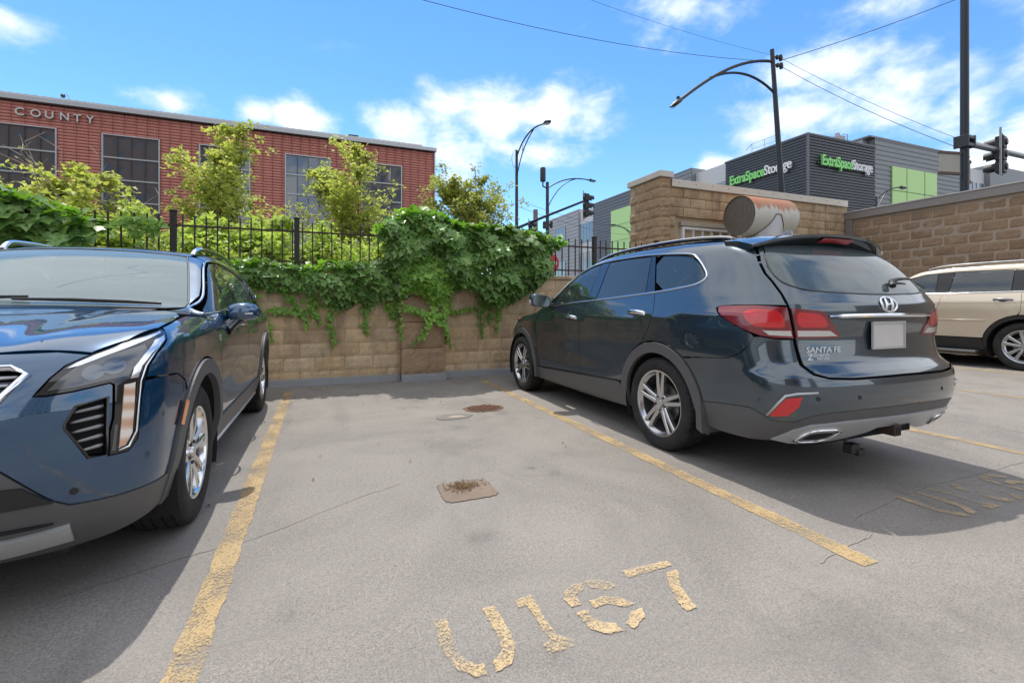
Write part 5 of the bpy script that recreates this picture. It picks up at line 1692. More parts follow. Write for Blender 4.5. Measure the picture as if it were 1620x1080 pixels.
def mat_tyre():
    m, nt, p = newmat('tyre_rubber')
    n = noise(nt, 9, 6, .6)
    nt.links.new(ramp(nt, n, [(.3, (.014, .014, .014)), (.75, (.032, .031, .030))]), p.inputs['Base Color'])
    p.inputs['Roughness'].default_value = .78
    p.inputs['Specular IOR Level'].default_value = .35
    bump(nt, p, noise(nt, 120, 3), .12, .003)
    return m
M_TYRE = mat_tyre()
M_ALLOY = simple('machined_alloy', (.55, .555, .56), .25, .9, var=.06)
M_ALLOYB = simple('bright_alloy', (.70, .71, .72), .14, .95, var=.05)
M_ALLOYD = simple('painted_alloy_grey', (.22, .225, .23), .35, .6, var=.08)
M_DISC = simple('brake_disc', (.16, .155, .15), .4, .8, var=.2, vscale=20)
def mat_lens(name, col, rough=.05, emit=None):
    m, nt, p = newmat(name)
    n = noise(nt, 60, 3, .6)
    nt.links.new(mixc(nt, n, [k * .75 for k in col], col), p.inputs['Base Color'])
    p.inputs['Roughness'].default_value = .22
    p.inputs['Coat Weight'].default_value = 1.0; p.inputs['Coat Roughness'].default_value = .01
    return m
M_RED = mat_lens('red_lamp_lens', (.62, .012, .018))
M_REDD = mat_lens('dark_red_lamp_lens', (.20, .008, .016))
M_WHITEL = mat_lens('clear_lamp_lens', (.62, .60, .56))
M_DRL = simple('lamp_reflector_silver', (.80, .81, .82), .12, .8, var=.12, vscale=40)
M_LAMPIN = simple('smoked_lamp_housing', (.10, .105, .11), .15, .4, var=.4, vscale=6, coat=1.0)
M_AMBER = mat_lens('amber_marker_lens', (.85, .24, .025))
def mat_ribbed():
    m, nt, p = newmat('ribbed_amber_lamp')
    t = nd(nt, 'ShaderNodeTexCoord')
    w = nd(nt, 'ShaderNodeTexWave', {'Vector': t.outputs['Object'], 'Scale': 5.0, 'Distortion': 3.0, 'Detail': 2.0}, wave_type='BANDS', bands_direction='Z')
    nt.links.new(ramp(nt, w.outputs['Fac'], [(.1, (.58, .36, .24)), (.5, (.68, .50, .39)), (.85, (.78, .70, .63))]), p.inputs['Base Color'])
    p.inputs['Roughness'].default_value = .15; p.inputs['Coat Weight'].default_value = 1.0
    return m
M_AMBW = mat_ribbed()
M_PLATE = simple('blank_plate', (.55, .53, .51), .45, var=.12, vscale=9)

# ------------------------------------------------------------------ wheels
def wheel(name, parent, loc, R_, rimr, wdt, style, m_face, flip=False, ang=0.0):
    root = bpy.data.objects.new(name, None); link(root, parent); root.location = loc
    root.rotation_euler = (0, 0, math.pi if flip else 0)
    hw = wdt / 2
    # tyre: axis x, outer side at -x
    prof = []   # (r, h, tread?)
    rb = rimr + .004
    side = [(rb, hw * .80, 0), (rb + .012, hw * .95, 0), ((rb + R_) / 2 - .01, hw * 1.0, 0), ((rb + R_) / 2 + .012, hw * .995, 0), (R_ - .028, hw * .94, 0), (R_ - .012, hw * .86, 1), (R_ - .004, hw * .74, 1)]
    tread = []
    for gx in (-.46, -.16, .16, .46):
        c = gx * hw * 1.15; g = .0045
        tread += [(R_, c + g + .003, 2), (R_ - .009, c + g, 2), (R_ - .009, c - g, 2), (R_, c - g - .003, 2)]
    tread.sort(key=lambda q: -q[1])
    P = side + tread + [(r, -h, t) for r, h, t in side[::-1]]
    n = 150
    V = []
    for (r, h, t) in P:
        for k in range(n):
            a = 2 * math.pi * k / n
            rr = r
            if t == 1 and k % 3 == 0: rr -= .006
            if t == 2 and k % 3 == (1 if h > 0 else 0) and r == R_ : rr -= .004
            sk = .0
            V.append((h, rr * math.cos(a + sk), rr * math.sin(a + sk)))
    F = []
    for i in range(len(P) - 1):
        for k in range(n):
            F.append((i * n + k, (i + 1) * n + k, (i + 1) * n + (k + 1) % n, i * n + (k + 1) % n))
    ty = mesh_obj('tyre', V, F, M_TYRE, root)
    me = ty.data
    sm = []
    for i in range(len(P) - 1): sm += [P[i][2] == 0 and P[i + 1][2] == 0] * n
    me.polygons.foreach_set('use_smooth', sm)
    # rim barrel and lip (outer face at -x)
    of = -hw * .86
    rm = MB().lathe([(rimr - .018, hw * .7), (rimr - .03, hw * .2), (rimr - .028, of + .03), (rimr - .012, of + .012), (rimr - .006, of), (rimr + .006, of - .004), (rimr + .008, of + .006), (rimr + .004, of + .016)], 72, 'x')
    rim = rm.build('rim', m_face, root, autosmooth=35)
    # spokes
    def spoke(a0, a1, w0, w1, r0, r1, h0, h1, dpt):
        """bar from radius r0 at angle a0 to r1 at a1, width w0..w1"""
        p0 = np.array([math.cos(a0) * r0, math.sin(a0) * r0]); p1 = np.array([math.cos(a1) * r1, math.sin(a1) * r1])
        d = (p1 - p0) / np.linalg.norm(p1 - p0); q = np.array([-d[1], d[0]])
        v = []
        for (p, w, h) in ((p0, w0, h0), ((p0 + p1) / 2, (w0 + w1) * .48, (h0 + h1) / 2 - .004), (p1, w1, h1)):
            for (sw, dh) in ((-.5, dpt), (-.46, .006), (-.30, 0), (.30, 0), (.46, .006), (.5, dpt)):
                e = p + q * w * sw
                v.append((h + dh, e[0], e[1]))
        f = []
        for i in range(2):
            for k in range(5): f.append((i * 6 + k, i * 6 + k + 1, (i + 1) * 6 + k + 1, (i + 1) * 6 + k))
            f.append((i * 6 + 5, i * 6, (i + 1) * 6, (i + 1) * 6 + 5))
        f += [(0, 5, 4, 3, 2, 1), tuple(range(12, 18))]
        return MB().add(v, f)
    for k in range(5):
        b = ang + 2 * math.pi * k / 5
        if style == 'double':
            for sg in (-1, 1):
                m = spoke(b + sg * .30, b + sg * .135, .042, .032, .052, rimr - .008, of + .016, of + .006, .034)
                m.build('spoke', m_face, rim, autosmooth=30)
        else:
            for sg in (-1, 1):
                m = spoke(b + sg * .34, b + sg * .245, .034, .058, .05, rimr - .006, of + .020, of + .006, .040)
                m.build('spoke', m_face, rim, autosmooth=30)
    MB().lathe([(.0, of + .008), (.030, of + .008), (.034, of + .014), (.036, of + .03)], 28, 'x').build('centre_cap', M_ALLOY, rim, autosmooth=35)
    MB().lathe([(.036, of + .022), (.072, of + .020), (.082, of + .034), (.085, of + .07)], 36, 'x').build('hub', m_face, rim, autosmooth=35)
    for k in range(5):
        a = ang + 2 * math.pi * (k + .5) / 5
        MB().lathe([(0, of + .012), (.009, of + .012), (.011, of + .03)], 6, 'x', (0, .056 * math.cos(a), .056 * math.sin(a))).build('wheel_nut', M_BLKPL, rim)
    MB().lathe([(.05, of + .075), (.155, of + .075), (.155, of + .10), (.05, of + .10)], 40, 'x').build('brake_disc', M_DISC, root, autosmooth=35)
    MB().lathe([(.0, of + .13), (rimr - .025, of + .13)], 40, 'x').build('backing', M_LINER, root)
    return root

def wheel_well(car, yc, zc, r, s0=.52, s1=.915, a0=-25, a1=205):
    """dark liner tub inside an arch"""
    v, f = [], []
    pts = arc(yc, zc, r, a0, a1, 26)
    for (y, z) in pts: v += [(-s1, y, z), (-s0, y, z)]
    for i in range(len(pts) - 1): f.append((2 * i, 2 * i + 1, 2 * i + 3, 2 * i + 2))
    b = len(v)
    v += [(-s0, y, z) for y, z in pts]; f.append(tuple(range(b, b + len(pts))))
    for sg in (1, -1):
        mesh_obj('wheel_liner', [(x * sg, y, z) for x, y, z in v], f, M_LINER, car.root)
def seat(car, x, y, z, m, w=.48, lean=-.22):
    """sy: seat faces +y"""
    s = MB()
    s.prism([(-w / 2, 0), (w / 2, 0), (w / 2, .5), (-w / 2, .5)], z, z + .14, lambda a, b, c: (x + a, y + b, c))
    o = s.build('seat', m, car.root, bevel=.04, autosmooth=50)
    s = MB(); s.prism([(-w / 2, 0), (w / 2, 0), (w / 2 * .8, .62), (-w / 2 * .8, .62)], 0, .13, lambda a, b, c: (x + a, y + lean * b - c + .02, z + .12 + b))
    s.build('backrest', m, o, bevel=.04, autosmooth=50)
    s = MB(); s.prism([(-.13, .66), (.13, .66), (.12, .86), (-.12, .86)], 0, .10, lambda a, b, c: (x + a, y + lean * b - c + .02, z + .12 + b))
    s.build('headrest', m, o, bevel=.035, autosmooth=50)
def door_handle(car, y, z, m, parent, L=.19):
    P = car.on(car.side, [(y - L / 2 + L * i / 8, z + .006 * i / 8) for i in range(9)])
    N = car.B.grad(P)
    out = [.006, .022, .030, .033, .034, .034, .031, .022, .005]
    pts = [tuple(p + n * o) for p, n, o in zip(P, N, out)]
    b = MB()
    ring = []
    n = 8
    for (p, q) in zip(pts, N):
        for k in range(n):
            a = 2 * math.pi * k / n
            b.v.append((p[0] + q[0] * .008 * math.cos(a), p[1] + .002 * math.cos(a), p[2] + .017 * math.sin(a)))
    for i in range(8):
        for k in range(n): b.f.append((i * n + k, i * n + (k + 1) % n, (i + 1) * n + (k + 1) % n, (i + 1) * n + k))
    b.f += [tuple(range(n)), tuple(8 * n + k for k in range(n))]
    car.solid('handle', b, m, parent, mirror=True)
    e = [(y + .075 * math.cos(t) * .8, z + .003 + .030 * math.sin(t)) for t in np.linspace(0, 2 * math.pi, 20, endpoint=False)]
    car.panel('handle_cup', car.side, e, M_BLKPL, parent, mirror=True, off=.0008, skirt=0, step=.02, gap=0)
# ================================================================== slate blue SUV parked right of the empty stall
def build_slate_suv():
    root = thing('parked_suv', 'dark slate blue SUV seen from its rear left corner', 'car', (3.385, 3.03, 0))
    C = Car(root, SF_BODY); S, Rr, T = C.side, C.rear, C.top
    WR = frame_wrap(.15, True)
    ARi, ARo = .405, .492
    axf = 2.80; zc = .365
    P = M_SFP
    DLO = [(1.95, 1.150), (1.5, 1.172), (.99, 1.20), (.5, 1.23), (.09, 1.258), (-.26, 1.293), (-.375, 1.318), (-.42, 1.362), (-.366, 1.43), (-.26, 1.512), (-.14, 1.556), (.33, 1.594), (.70, 1.600), (1.02, 1.594), (1.32, 1.560), (1.60, 1.462), (1.80, 1.315)]
    # ---- doors
    fd = C.panel('front_door', S, [(2.28, .395), (2.30, .60), (2.29, .86), (2.20, 1.06), (2.06, 1.145), (1.95, 1.150), (1.5, 1.172), (1.13, 1.192), (1.15, 1.128), (1.205, .90), (1.222, .773), (1.235, .60), (1.235, .445)], P, mirror=True)
    rd = C.panel('rear_door', S, [(1.235, .445), (1.235, .60), (1.222, .773), (1.205, .90), (1.15, 1.128), (1.13, 1.192), (.99, 1.20), (.5, 1.23), (.095, 1.257), (.065, 1.20), (.028, 1.086), (.075, .97), (.175, .845)] + arc(0, zc, ARo + .01, 66, 14, 8) + [(.51, .47)], P, mirror=True)
    # ---- unibody side: quarter, roof rail and pillars in one pressing
    seam_s = [(-.60, 1.60), (-.665, 1.52), (-.71, 1.44), (-.735, 1.36), (-.742, 1.30), (-.755, 1.22), (-.766, 1.15)]
    sm3 = C.on(Rr, seam_s); seam = [(p[1], p[2]) for p in sm3]
    lampS = [(-1.025, 1.143), (-.878, 1.153), (-.74, 1.152), (-.63, 1.147), (-.600, 1.134), (-.625, 1.103), (-.665, 1.078), (-.747, 1.035), (-.844, .99)]
    qp = [(.19, .84), (.175, .845), (.075, .97), (.028, 1.086), (.065, 1.20), (.095, 1.257), (-.26, 1.293), (-.375, 1.318), (-.42, 1.362), (-.366, 1.43), (-.26, 1.512), (-.14, 1.556), (.33, 1.594), (.70, 1.600), (1.02, 1.594), (1.32, 1.560), 
          (1.40, 1.585), (1.30, 1.605), (1.0, 1.647), (.5, 1.662), (0, 1.652), (-.4, 1.622), (-.62, 1.585)] + seam + lampS[1:] + [(-.872, .975), (-.889, .956), (-.866, .90), (-.80, .84), (-.711, .804), (-.513, .785), (-.30, .775)] + arc(0, zc, ARo + .01, 121, 68, 10)
    C.panel('quarter_panel', S, qp, P, mirror=True, step=.032)
    # ---- glass, pillars, chrome
    C.panel('front_window', S, [(1.86, 1.163), (1.5, 1.180), (1.12, 1.198), (1.12, 1.578), (1.30, 1.552), (1.58, 1.455), (1.77, 1.31)], M_GLF, fd, mirror=True, off=-.006, step=.05, skirt=.004)
    C.panel('mirror_sail', S, [(1.95, 1.155), (1.865, 1.162), (1.775, 1.31), (1.80, 1.31)], M_GLOSSB, fd, mirror=True, off=-.004, skirt=.004)
    C.panel('pillar_trim', S, [(1.116, 1.199), (.97, 1.206), (.97, 1.586), (1.116, 1.580)], M_GLOSSB, fd, mirror=True, off=-.004, skirt=.004)
    C.panel('rear_window', S, [(.965, 1.207), (.5, 1.237), (.22, 1.254), (.32, 1.583), (.70, 1.590), (.965, 1.585)], M_GLR, rd, mirror=True, off=-.006, step=.05, skirt=.004)
    C.panel('window_divider', S, [(.215, 1.254), (.10, 1.263), (.26, 1.58), (.315, 1.583)], M_GLOSSB, rd, mirror=True, off=-.004, skirt=.004)
    C.panel('quarter_window', S, [(.09, 1.266), (-.25, 1.301), (-.365, 1.326), (-.407, 1.364), (-.355, 1.425), (-.25, 1.505), (-.13, 1.547), (.25, 1.579)], M_GLR, None, mirror=True, off=-.005, step=.05, skirt=.004, rnd=1)
    C.trim('window_chrome', S, catmull(DLO, 4, True), .0085, M_CHROME, None, mirror=True, closed=True, off=.001)
    door_handle(C, 1.36, 1.020, M_CHROME, fd, .22); door_handle(C, .245, 1.083, M_CHROME, rd, .22)
    C.panel('fuel_door', S, [(-.187 + .078 * math.cos(t), .975 + .080 * math.sin(t)) for t in np.linspace(0, 2 * math.pi, 30, endpoint=False)], P, None, off=.0015, step=.03, skirt=.004)
    C.trim('fuel_door_seam', S, [(-.187 + .079 * math.cos(t), .975 + .081 * math.sin(t)) for t in np.linspace(0, 2 * math.pi, 40, endpoint=False)], .0022, M_BLKPL, None, closed=True, off=.0)
    # ---- front fender, hood, windscreen, roof, front end
    C.panel('front_fender', S, [(2.29, .60), (2.30, .62)] + arc(axf, zc, ARo + .01, 152, 38, 16) + [(3.30, .74), (3.36, .88), (3.22, .955), (3.0, 1.0), (2.6, 1.065), (2.36, 1.115), (2.06, 1.146), (2.20, 1.06), (2.29, .86)], P, mirror=True)
    hf = [(0, 2.36), (-.35, 2.33), (-.62, 2.22), (-.80, 2.10), (-.86, 2.4), (-.845, 2.8), (-.80, 3.15), (-.70, 3.33), (-.4, 3.44), (0, 3.47)]
    C.panel('hood', T, hf + [(-x, y) for x, y in hf[::-1][1:-1]], P, step=.05)
    wsf = [(0, 1.42), (-.3, 1.405), (-.575, 1.365), (-.64, 1.66), (-.72, 1.95), (-.79, 2.13), (-.6, 2.26), (-.3, 2.345), (0, 2.37)]
    ap = [tuple(p[:2]) for p in C.on(S, [(1.30, 1.566), (1.45, 1.52), (1.60, 1.466), (1.80, 1.322), (1.95, 1.155), (2.05, 1.148)])]
    C.panel('front_pillar', T, ap + [(-.79, 2.125), (-.718, 1.95), (-.638, 1.66), (-.573, 1.36)], P, mirror=True, step=.03)
    C.panel('windshield', T, wsf + [(-x, y) for x, y in wsf[::-1][1:-1]], M_GLF, step=.06, off=-.004, skirt=.004)
    rf = [(0, -.70), (-.3, -.685), (-.55, -.63), (-.605, -.55), (-.612, 0), (-.612, .6), (-.605, 1.1), (-.585, 1.34), (-.3, 1.40), (0, 1.415)]
    C.panel('roof', T, rf + [(-x, y) for x, y in rf[::-1][1:-1]], P, step=.06)
    WF = frame_wrap(2.6, False)
    fb = [(-.95, .40), (-.95, .72), (-.7, .86), (-.3, .90), (0, .90), (0, .24), (-.5, .24), (-.85, .26)]
    C.panel('front_bumper', WF, fb + [(-u, v) for u, v in fb[::-1][1:-1] if u < 0], P, step=.06)
    C.panel('grille', WF, [(-.33, .52), (-.40, .84), (.40, .84), (.33, .52)], M_BLKPL, None, off=.006, step=.05)
    C.panel('headlamp', S, [(3.05, .945), (3.22, .935), (3.33, .86), (3.31, .80), (3.18, .82), (3.06, .88)], M_WHITEL, None, mirror=True, off=.004, step=.03)
    C.panel('turn_marker', S, [(3.0, .985), (3.12, .962), (3.16, .93), (3.05, .94), (2.98, .965)], M_AMBER, None, mirror=True, off=.005, step=.03)
    # ---- cladding
    sill = [(2.36, .24), (2.30, .38), (1.235, .432), (.55, .465), (.487, .43), (.47, .40), (.455, .25), (1.0, .235), (1.8, .235)]
    C.panel('sill_cladding', S, sill, M_CLAD, None, mirror=True, off=.010, skirt=.02)
    C.trim('sill_bead', S, [(2.2, .392), (1.235, .440), (.56, .472)], .004, M_BLKPL, None, mirror=True, off=.004)  # black plastic bead along the top of the sill cladding
    C.panel('arch_cladding', S, arc(0, zc, ARo, -14, 196, 40) + arc(0, zc, ARi, 196, -14, 40), M_CLAD, None, mirror=True, off=.013, skirt=.035, step=.03)
    C.panel('arch_cladding', S, arc(axf, zc, ARo, -14, 190, 40) + arc(axf, zc, ARi, 190, -14, 40), M_CLAD, None, mirror=True, off=.013, skirt=.035, step=.03)
    for yc in (0, axf): wheel_well(C, yc, zc, ARi + .012)
    # ---- tailgate in the rear view (x, z)
    seamR = [(-.58, 1.615), (-.66, 1.52), (-.705, 1.44), (-.73, 1.36), (-.737, 1.30), (-.750, 1.22), (-.761, 1.15)]
    gateL = seamR + [(-.745, 1.04), (-.722, .945), (-.708, .85), (-.705, .79), (-.69, .745), (-.62, .722), (-.45, .715), (-.2, .718), (0, .72)]
    GL2 = [(0, 1.640), (-.3, 1.636)] + gateL
    glassL = [(0, 1.60), (-.3, 1.596), (-.59, 1.565), (-.665, 1.48), (-.70, 1.40), (-.712, 1.33), (-.700, 1.283), (-.63, 1.248), (-.42, 1.230), (-.1, 1.222), (0, 1.222)]
    sym = lambda L: L + [(-x, z) for x, z in L[::-1] if abs(x) > 1e-6]
    tg = C.panel('tailgate', Rr, sym(GL2), P, step=.032, holes=[sym(glassL)])
    C.panel('rear_window', Rr, sym(glassL), M_GLH, tg, off=-.004, step=.05, skirt=.006)
    C.trim('window_bead', Rr, chaikin([(x, z) for x, z in sym(glassL)][3:-3], 1, False), .005, M_BLKPL, tg, off=0)
    # chrome bar, emblem, plate, badges
    cb = C.on(Rr, [(-.52 + 1.04 * i / 20, 1.082 + .006 * math.sin(math.pi * i / 20)) for i in range(21)], .006)
    b = MB()
    for i, p in enumerate(cb):
        h = .013 if 1 < i < 19 else .006
        b.v += [(p[0], p[1] + .012, p[2] + h), (p[0], p[1] - .006, p[2] + h * .9), (p[0], p[1] - .010, p[2]), (p[0], p[1] - .004, p[2] - h * .9), (p[0], p[1] + .012, p[2] - h)]
    for i in range(20):
        for k in range(4): b.f.append((i * 5 + k, (i + 1) * 5 + k, (i + 1) * 5 + k + 1, i * 5 + k + 1))
    C.solid('chrome_bar', b, M_CHROME, tg)
    ez, ex = 1.155, .01
    C.panel('emblem_field', Rr, [(ex + .070 * math.cos(t), ez + .042 * math.sin(t)) for t in np.linspace(0, 2 * math.pi, 30, endpoint=False)], M_SFP, tg, off=.002, step=.03, skirt=0)
    em = C.trim('emblem', Rr, [(ex + .076 * math.cos(t), ez + .047 * math.sin(t)) for t in np.linspace(0, 2 * math.pi, 40, endpoint=False)], .0075, M_CHROME, tg, closed=True, off=.006)
    C.trim('emblem_stroke', Rr, [(ex - .044, ez - .036), (ex - .030, ez), (ex - .014, ez + .042)], .0085, M_CHROME, em, off=.008)
    C.trim('emblem_stroke', Rr, [(ex + .014, ez - .042), (ex + .030, ez), (ex + .044, ez + .036)], .0085, M_CHROME, em, off=.008)
    C.trim('emblem_stroke', Rr, [(ex - .030, ez - .003), (ex, ez), (ex + .030, ez + .003)], .006, M_CHROME, em, off=.008)
    pl = MB().prism([(-.165, .875), (.165, .875), (.165, 1.045), (-.165, 1.045)], -.004, .004, lambda a, b_, c: (a - .012, -1.150 + c, b_)).build('number_plate', M_PLATE, tg, bevel=.003)
    MB().box(-.180, .156, -1.160, -1.1545, 1.034, 1.048).box(-.180, .156, -1.160, -1.1545, .872, .884).box(-.180, -.168, -1.160, -1.1545, .885, 1.033).box(.144, .156, -1.160, -1.1545, .885, 1.033).build('plate_frame', M_SATIN, pl)
    C.letters('SANTA FE', .047, -.672, .862, Rr, M_SATIN, tg, .005, 1.17, .2, .0008)
    C.letters('Zimbrich', .030, -.625, .838, Rr, M_SATIN, tg, .002, 1.0, 0, .0004)
    C.letters('EASTSIDE', .020, -.605, .818, Rr, M_SATIN, tg, .002, 1.0, 0, .0003)
    C.letters('Z', .050, -.668, .818, Rr, M_SATIN, tg, .002, 1.0, .3, .001)
    # ---- spoiler with the high brake lamp
    def spoil(u):           # u from -1..1 across, returns top-front, top-rear, lip, under-rear, under-front
        x = u * .70; a = abs(u)
        yb = -.52 + .05 * u * u; zt = 1.668 - .052 * a ** 2.2
        ye = -.845 + .13 * a ** 2.6; ze = 1.648 - .085 * a ** 2.6
        return [(x, yb, zt), (x * 1.0, (yb + ye) / 2, (zt + ze) / 2 + .012), (x, ye, ze), (x, ye + .006, ze - .018), (x * .985, ye + .085, ze - .050 - .02 * a), (x * .97, yb - .02, zt - .09)]
    b = MB(); n = 36
    for i in range(n + 1): b.v += spoil(-1 + 2 * i / n)
    for i in range(n):
        for k in range(6): b.f.append((i * 6 + k, i * 6 + (k + 1) % 6, (i + 1) * 6 + (k + 1) % 6, (i + 1) * 6 + k))
    b.f += [tuple(range(6)), tuple(n * 6 + k for k in range(6))]
    spo = C.solid('spoiler', b, P, tg, auto=28)
    q = [spoil(-.23 + .46 * i / 10) for i in range(11)]
    b = MB()
    for i, s_ in enumerate(q):
        p3, p4 = Vector(s_[3]), Vector(s_[4])
        a, c = p3.lerp(p4, .12), p3.lerp(p4, .80)
        nrm = Vector((0, -.35, -.9))
        b.v += [tuple(a + Vector((0, -.010, -.006))), tuple(c + Vector((0, -.012, -.006)))]
    for i in range(10): b.f.append((2 * i, 2 * i + 1, 2 * i + 3, 2 * i + 2))
    mesh_obj('brake_lamp', b.v, b.f, M_RED, spo)
    us = MB()
    for i in range(n + 1):
        s_ = spoil((-1 + 2 * i / n) * .985); us.v += [(s_[3][0], s_[3][1] + .004, s_[3][2] - .003), (s_[4][0], s_[4][1] - .001, s_[4][2] - .004), (s_[5][0], s_[5][1], s_[5][2] - .006)]
    for i in range(n):
        for k in range(2): us.f.append((3 * i + k, 3 * i + k + 1, 3 * i + 3 + k + 1, 3 * i + 3 + k))
    mesh_obj('spoiler_underside', us.v, us.f, M_GLOSSB, spo, True)
    # ---- rear wiper
    w0 = C.on(Rr, [(.36, 1.262), (.33, 1.285), (.20, 1.292), (.0, 1.288), (-.14, 1.280)], .02)
    w0 = C.on(Rr, [(.165, 1.268), (.20, 1.300), (.30, 1.318), (.42, 1.325), (.52, 1.322)], .022)
    wp = MB().tube([tuple(p) for p in w0], [.020, .018, .013, .009, .006], 8)
    wo_ = C.solid('rear_wiper', wp, M_BLKPL, tg)
    # ---- tail lamps: body half and gate half
    side3 = [(-.90, -.615, 1.134), (-.9, -.64, 1.146), (-.869, -.878, 1.150), (-.770, -1.023, 1.140), (-.757, -1.030, 1.06), (-.732, -1.038, .946), (-.828, -.977, .949), (-.874, -.923, .961), (-.911, -.844, .993), (-.924, -.747, 1.037), (-.920, -.669, 1.078), (-.912, -.630, 1.103)]
    gate3 = [(-.757, -1.034, 1.137), (-.66, -1.072, 1.127), (-.574, -1.093, 1.119), (-.534, -1.101, 1.102), (-.507, -1.106, 1.061), (-.451, -1.109, 1.002), (-.413, -1.109, .949), (-.495, -1.098, .944), (-.722, -1.041, .946), (-.743, -1.037, 1.05)]
    tl = C.panel('tail_lamp', WR, side3, M_REDD, None, mirror=True, pts3=True, off=.008, step=.022, skirt=.02)
    tg2 = C.panel('tail_lamp', WR, gate3, M_REDD, tg, pts3=True, off=.008, step=.022, skirt=.02)
    tg3 = C.panel('tail_lamp', WR, [(-x, y, z) for x, y, z in gate3], M_REDD, tg, pts3=True, off=.008, step=.022, skirt=.02)
    def win(px):            # lamp details surveyed in lamp coordinates (0..1 along, 0..1 up)
        return px
    redS = [(-.893, -.800, 1.105), (-.877, -.862, 1.128), (-.84, -.93, 1.126), (-.795, -.998, 1.118), (-.772, -1.018, 1.02), (-.80, -.998, 1.010), (-.86, -.935, 1.012), (-.890, -.885, 1.018), (-.905, -.84, 1.06)]
    whS = [(-.868, -.925, .998), (-.80, -.995, .998), (-.750, -1.03, .998), (-.742, -1.034, .960), (-.80, -1.0, .962), (-.845, -.955, .966)]
    redG = [(-.733, -1.045, 1.112), (-.66, -1.072, 1.108), (-.58, -1.09, 1.098), (-.545, -1.1, 1.07), (-.515, -1.105, 1.015), (-.60, -1.085, 1.012), (-.722, -1.045, 1.014)]
    whG = [(-.722, -1.045, 1.000), (-.60, -1.085, .999), (-.505, -1.104, .997), (-.44, -1.108, .960), (-.56, -1.092, .957), (-.715, -1.043, .958)]
    C.panel('brake_lens', WR, redS, M_RED, tl, mirror=True, pts3=True, off=.0095, step=.02, skirt=.003, rnd=1)
    C.panel('turn_lens', WR, whS, M_WHITEL, tl, mirror=True, pts3=True, off=.0095, step=.02, skirt=.003)
    for (sg, par) in ((1, tg2), (-1, tg3)):
        C.panel('brake_lens', WR, [(sg * x, y, z) for x, y, z in redG], M_RED, par, pts3=True, off=.0095, step=.02, skirt=.003, rnd=1)
        C.panel('reverse_lens', WR, [(sg * x, y, z) for x, y, z in whG], M_WHITEL, par, pts3=True, off=.0095, step=.02, skirt=.003)
    # ---- bumper wraps the corner
    bt = [(-.929, -.50, .785), (-.923, -.711, .804), (-.917, -.80, .84), (-.905, -.866, .90), (-.898, -.889, .954), (-.874, -.923, .957), (-.828, -.977, .945), (-.735, -1.038, .940), (-.722, -1.045, .86), (-.718, -1.06, .79), (-.705, -1.14, .738), (-.62, -1.182, .714), (-.45, -1.21, .706), (-.2, -1.23, .709), (0, -1.23, .711)]
    bbm = [(0, -1.23, .528), (-.2, -1.23, .526), (-.45, -1.2, .520), (-.62, -1.17, .512), (-.71, -1.147, .497), (-.76, -1.10, .470), (-.782, -1.084, .452), (-.855, -.986, .447), (-.875, -.93, .478), (-.896, -.87, .506), (-.905, -.695, .496), (-.912, -.47, .472)]
    bt2 = [tuple(q) for q in WR['to'](np.array(bt))]; bb2 = [tuple(q) for q in WR['to'](np.array(bbm))]
    ar = [tuple(q) for q in WR['to'](C.on(S, arc(0, zc, ARo + .008, 168, 122, 8)))]
    half = bt2 + bb2[1:]
    full = ar[::-1][:0] + bt2 + [(-u, v) for u, v in bt2[::-1][1:]] + [(-u, v) for u, v in ar[::-1]] + [(-u, v) for u, v in bb2[::-1]] + bb2[1:] [:0]
    left = ar[::-1]
    # full loop: left top -> centre -> right top -> right arch -> right bottom -> centre -> left bottom -> left arch
    full = bt2 + [(-u, v) for u, v in bt2[::-1][1:]] + [(-u, v) for u, v in ar[1:-1]][::-1] + [(-u, v) for u, v in bb2[::-1]] + bb2[1:] + ar[1:-1]
    bp = C.panel('rear_bumper', WR, full, P, step=.035)
    # lower plastic apron
    top = [(-u, v) for u, v in bb2[::-1]] + bb2[1:]
    lowp = [(-.900, -.44, .30), (-.87, -.6, .285), (-.83, -.8, .285), (-.76, -.97, .305), (-.70, -1.03, .33), (-.45, -1.1, .36), (0, -1.12, .37)]
    lo2 = [tuple(q) for q in WR['to'](np.array(lowp))]
    C.panel('bumper_apron', WR, top + lo2 + [(-u, v) for u, v in lo2[::-1][1:]], M_CLAD, bp, step=.035, off=-.004)
    # silver skid plate
    sk = [(-.80, -.93, .318), (-.772, -1.061, .400), (-.70, -1.13, .440), (-.475, -1.185, .455), (-.279, -1.2, .458), (0, -1.205, .458)]
    skb = [(0, -1.15, .385), (-.16, -1.15, .385), (-.22, -1.13, .355), (-.35, -1.104, .325), (-.47, -1.07, .305), (-.62, -1.03, .298), (-.72, -.99, .30)]
    s2 = [tuple(q) for q in WR['to'](np.array(sk))]; b2 = [tuple(q) for q in WR['to'](np.array(skb))]
    C.panel('skid_plate', WR, s2 + [(-u, v) for u, v in s2[::-1][1:]] + [(-u, v) for u, v in b2[::-1]] + b2[1:], M_SATIN, bp, step=.03, off=.008, skirt=.03)
    for sg in (1, -1):
        ex3 = [(-.715, -1.0, .318), (-.70, -1.075, .385), (-.66, -1.12, .408), (-.49, -1.155, .405), (-.475, -1.14, .385), (-.53, -1.06, .322)]
        e2 = [(sg * u, v) for u, v in WR['to'](np.array(ex3))]
        C.panel('exhaust_mouth', WR, e2, M_LINER, bp, step=.025, off=.0095, skirt=.002)
        C.trim('exhaust_trim', WR, chaikin(e2, 1), .009, M_CHROME, bp, closed=True, off=.012)
        C.trim('exhaust_trim', WR, chaikin([((u - e2[0][0]) * .82 + e2[0][0] + sg * .018, (v - .36) * .70 + .358) for u, v in e2], 1), .006, M_ALLOYD, bp, closed=True, off=.010)
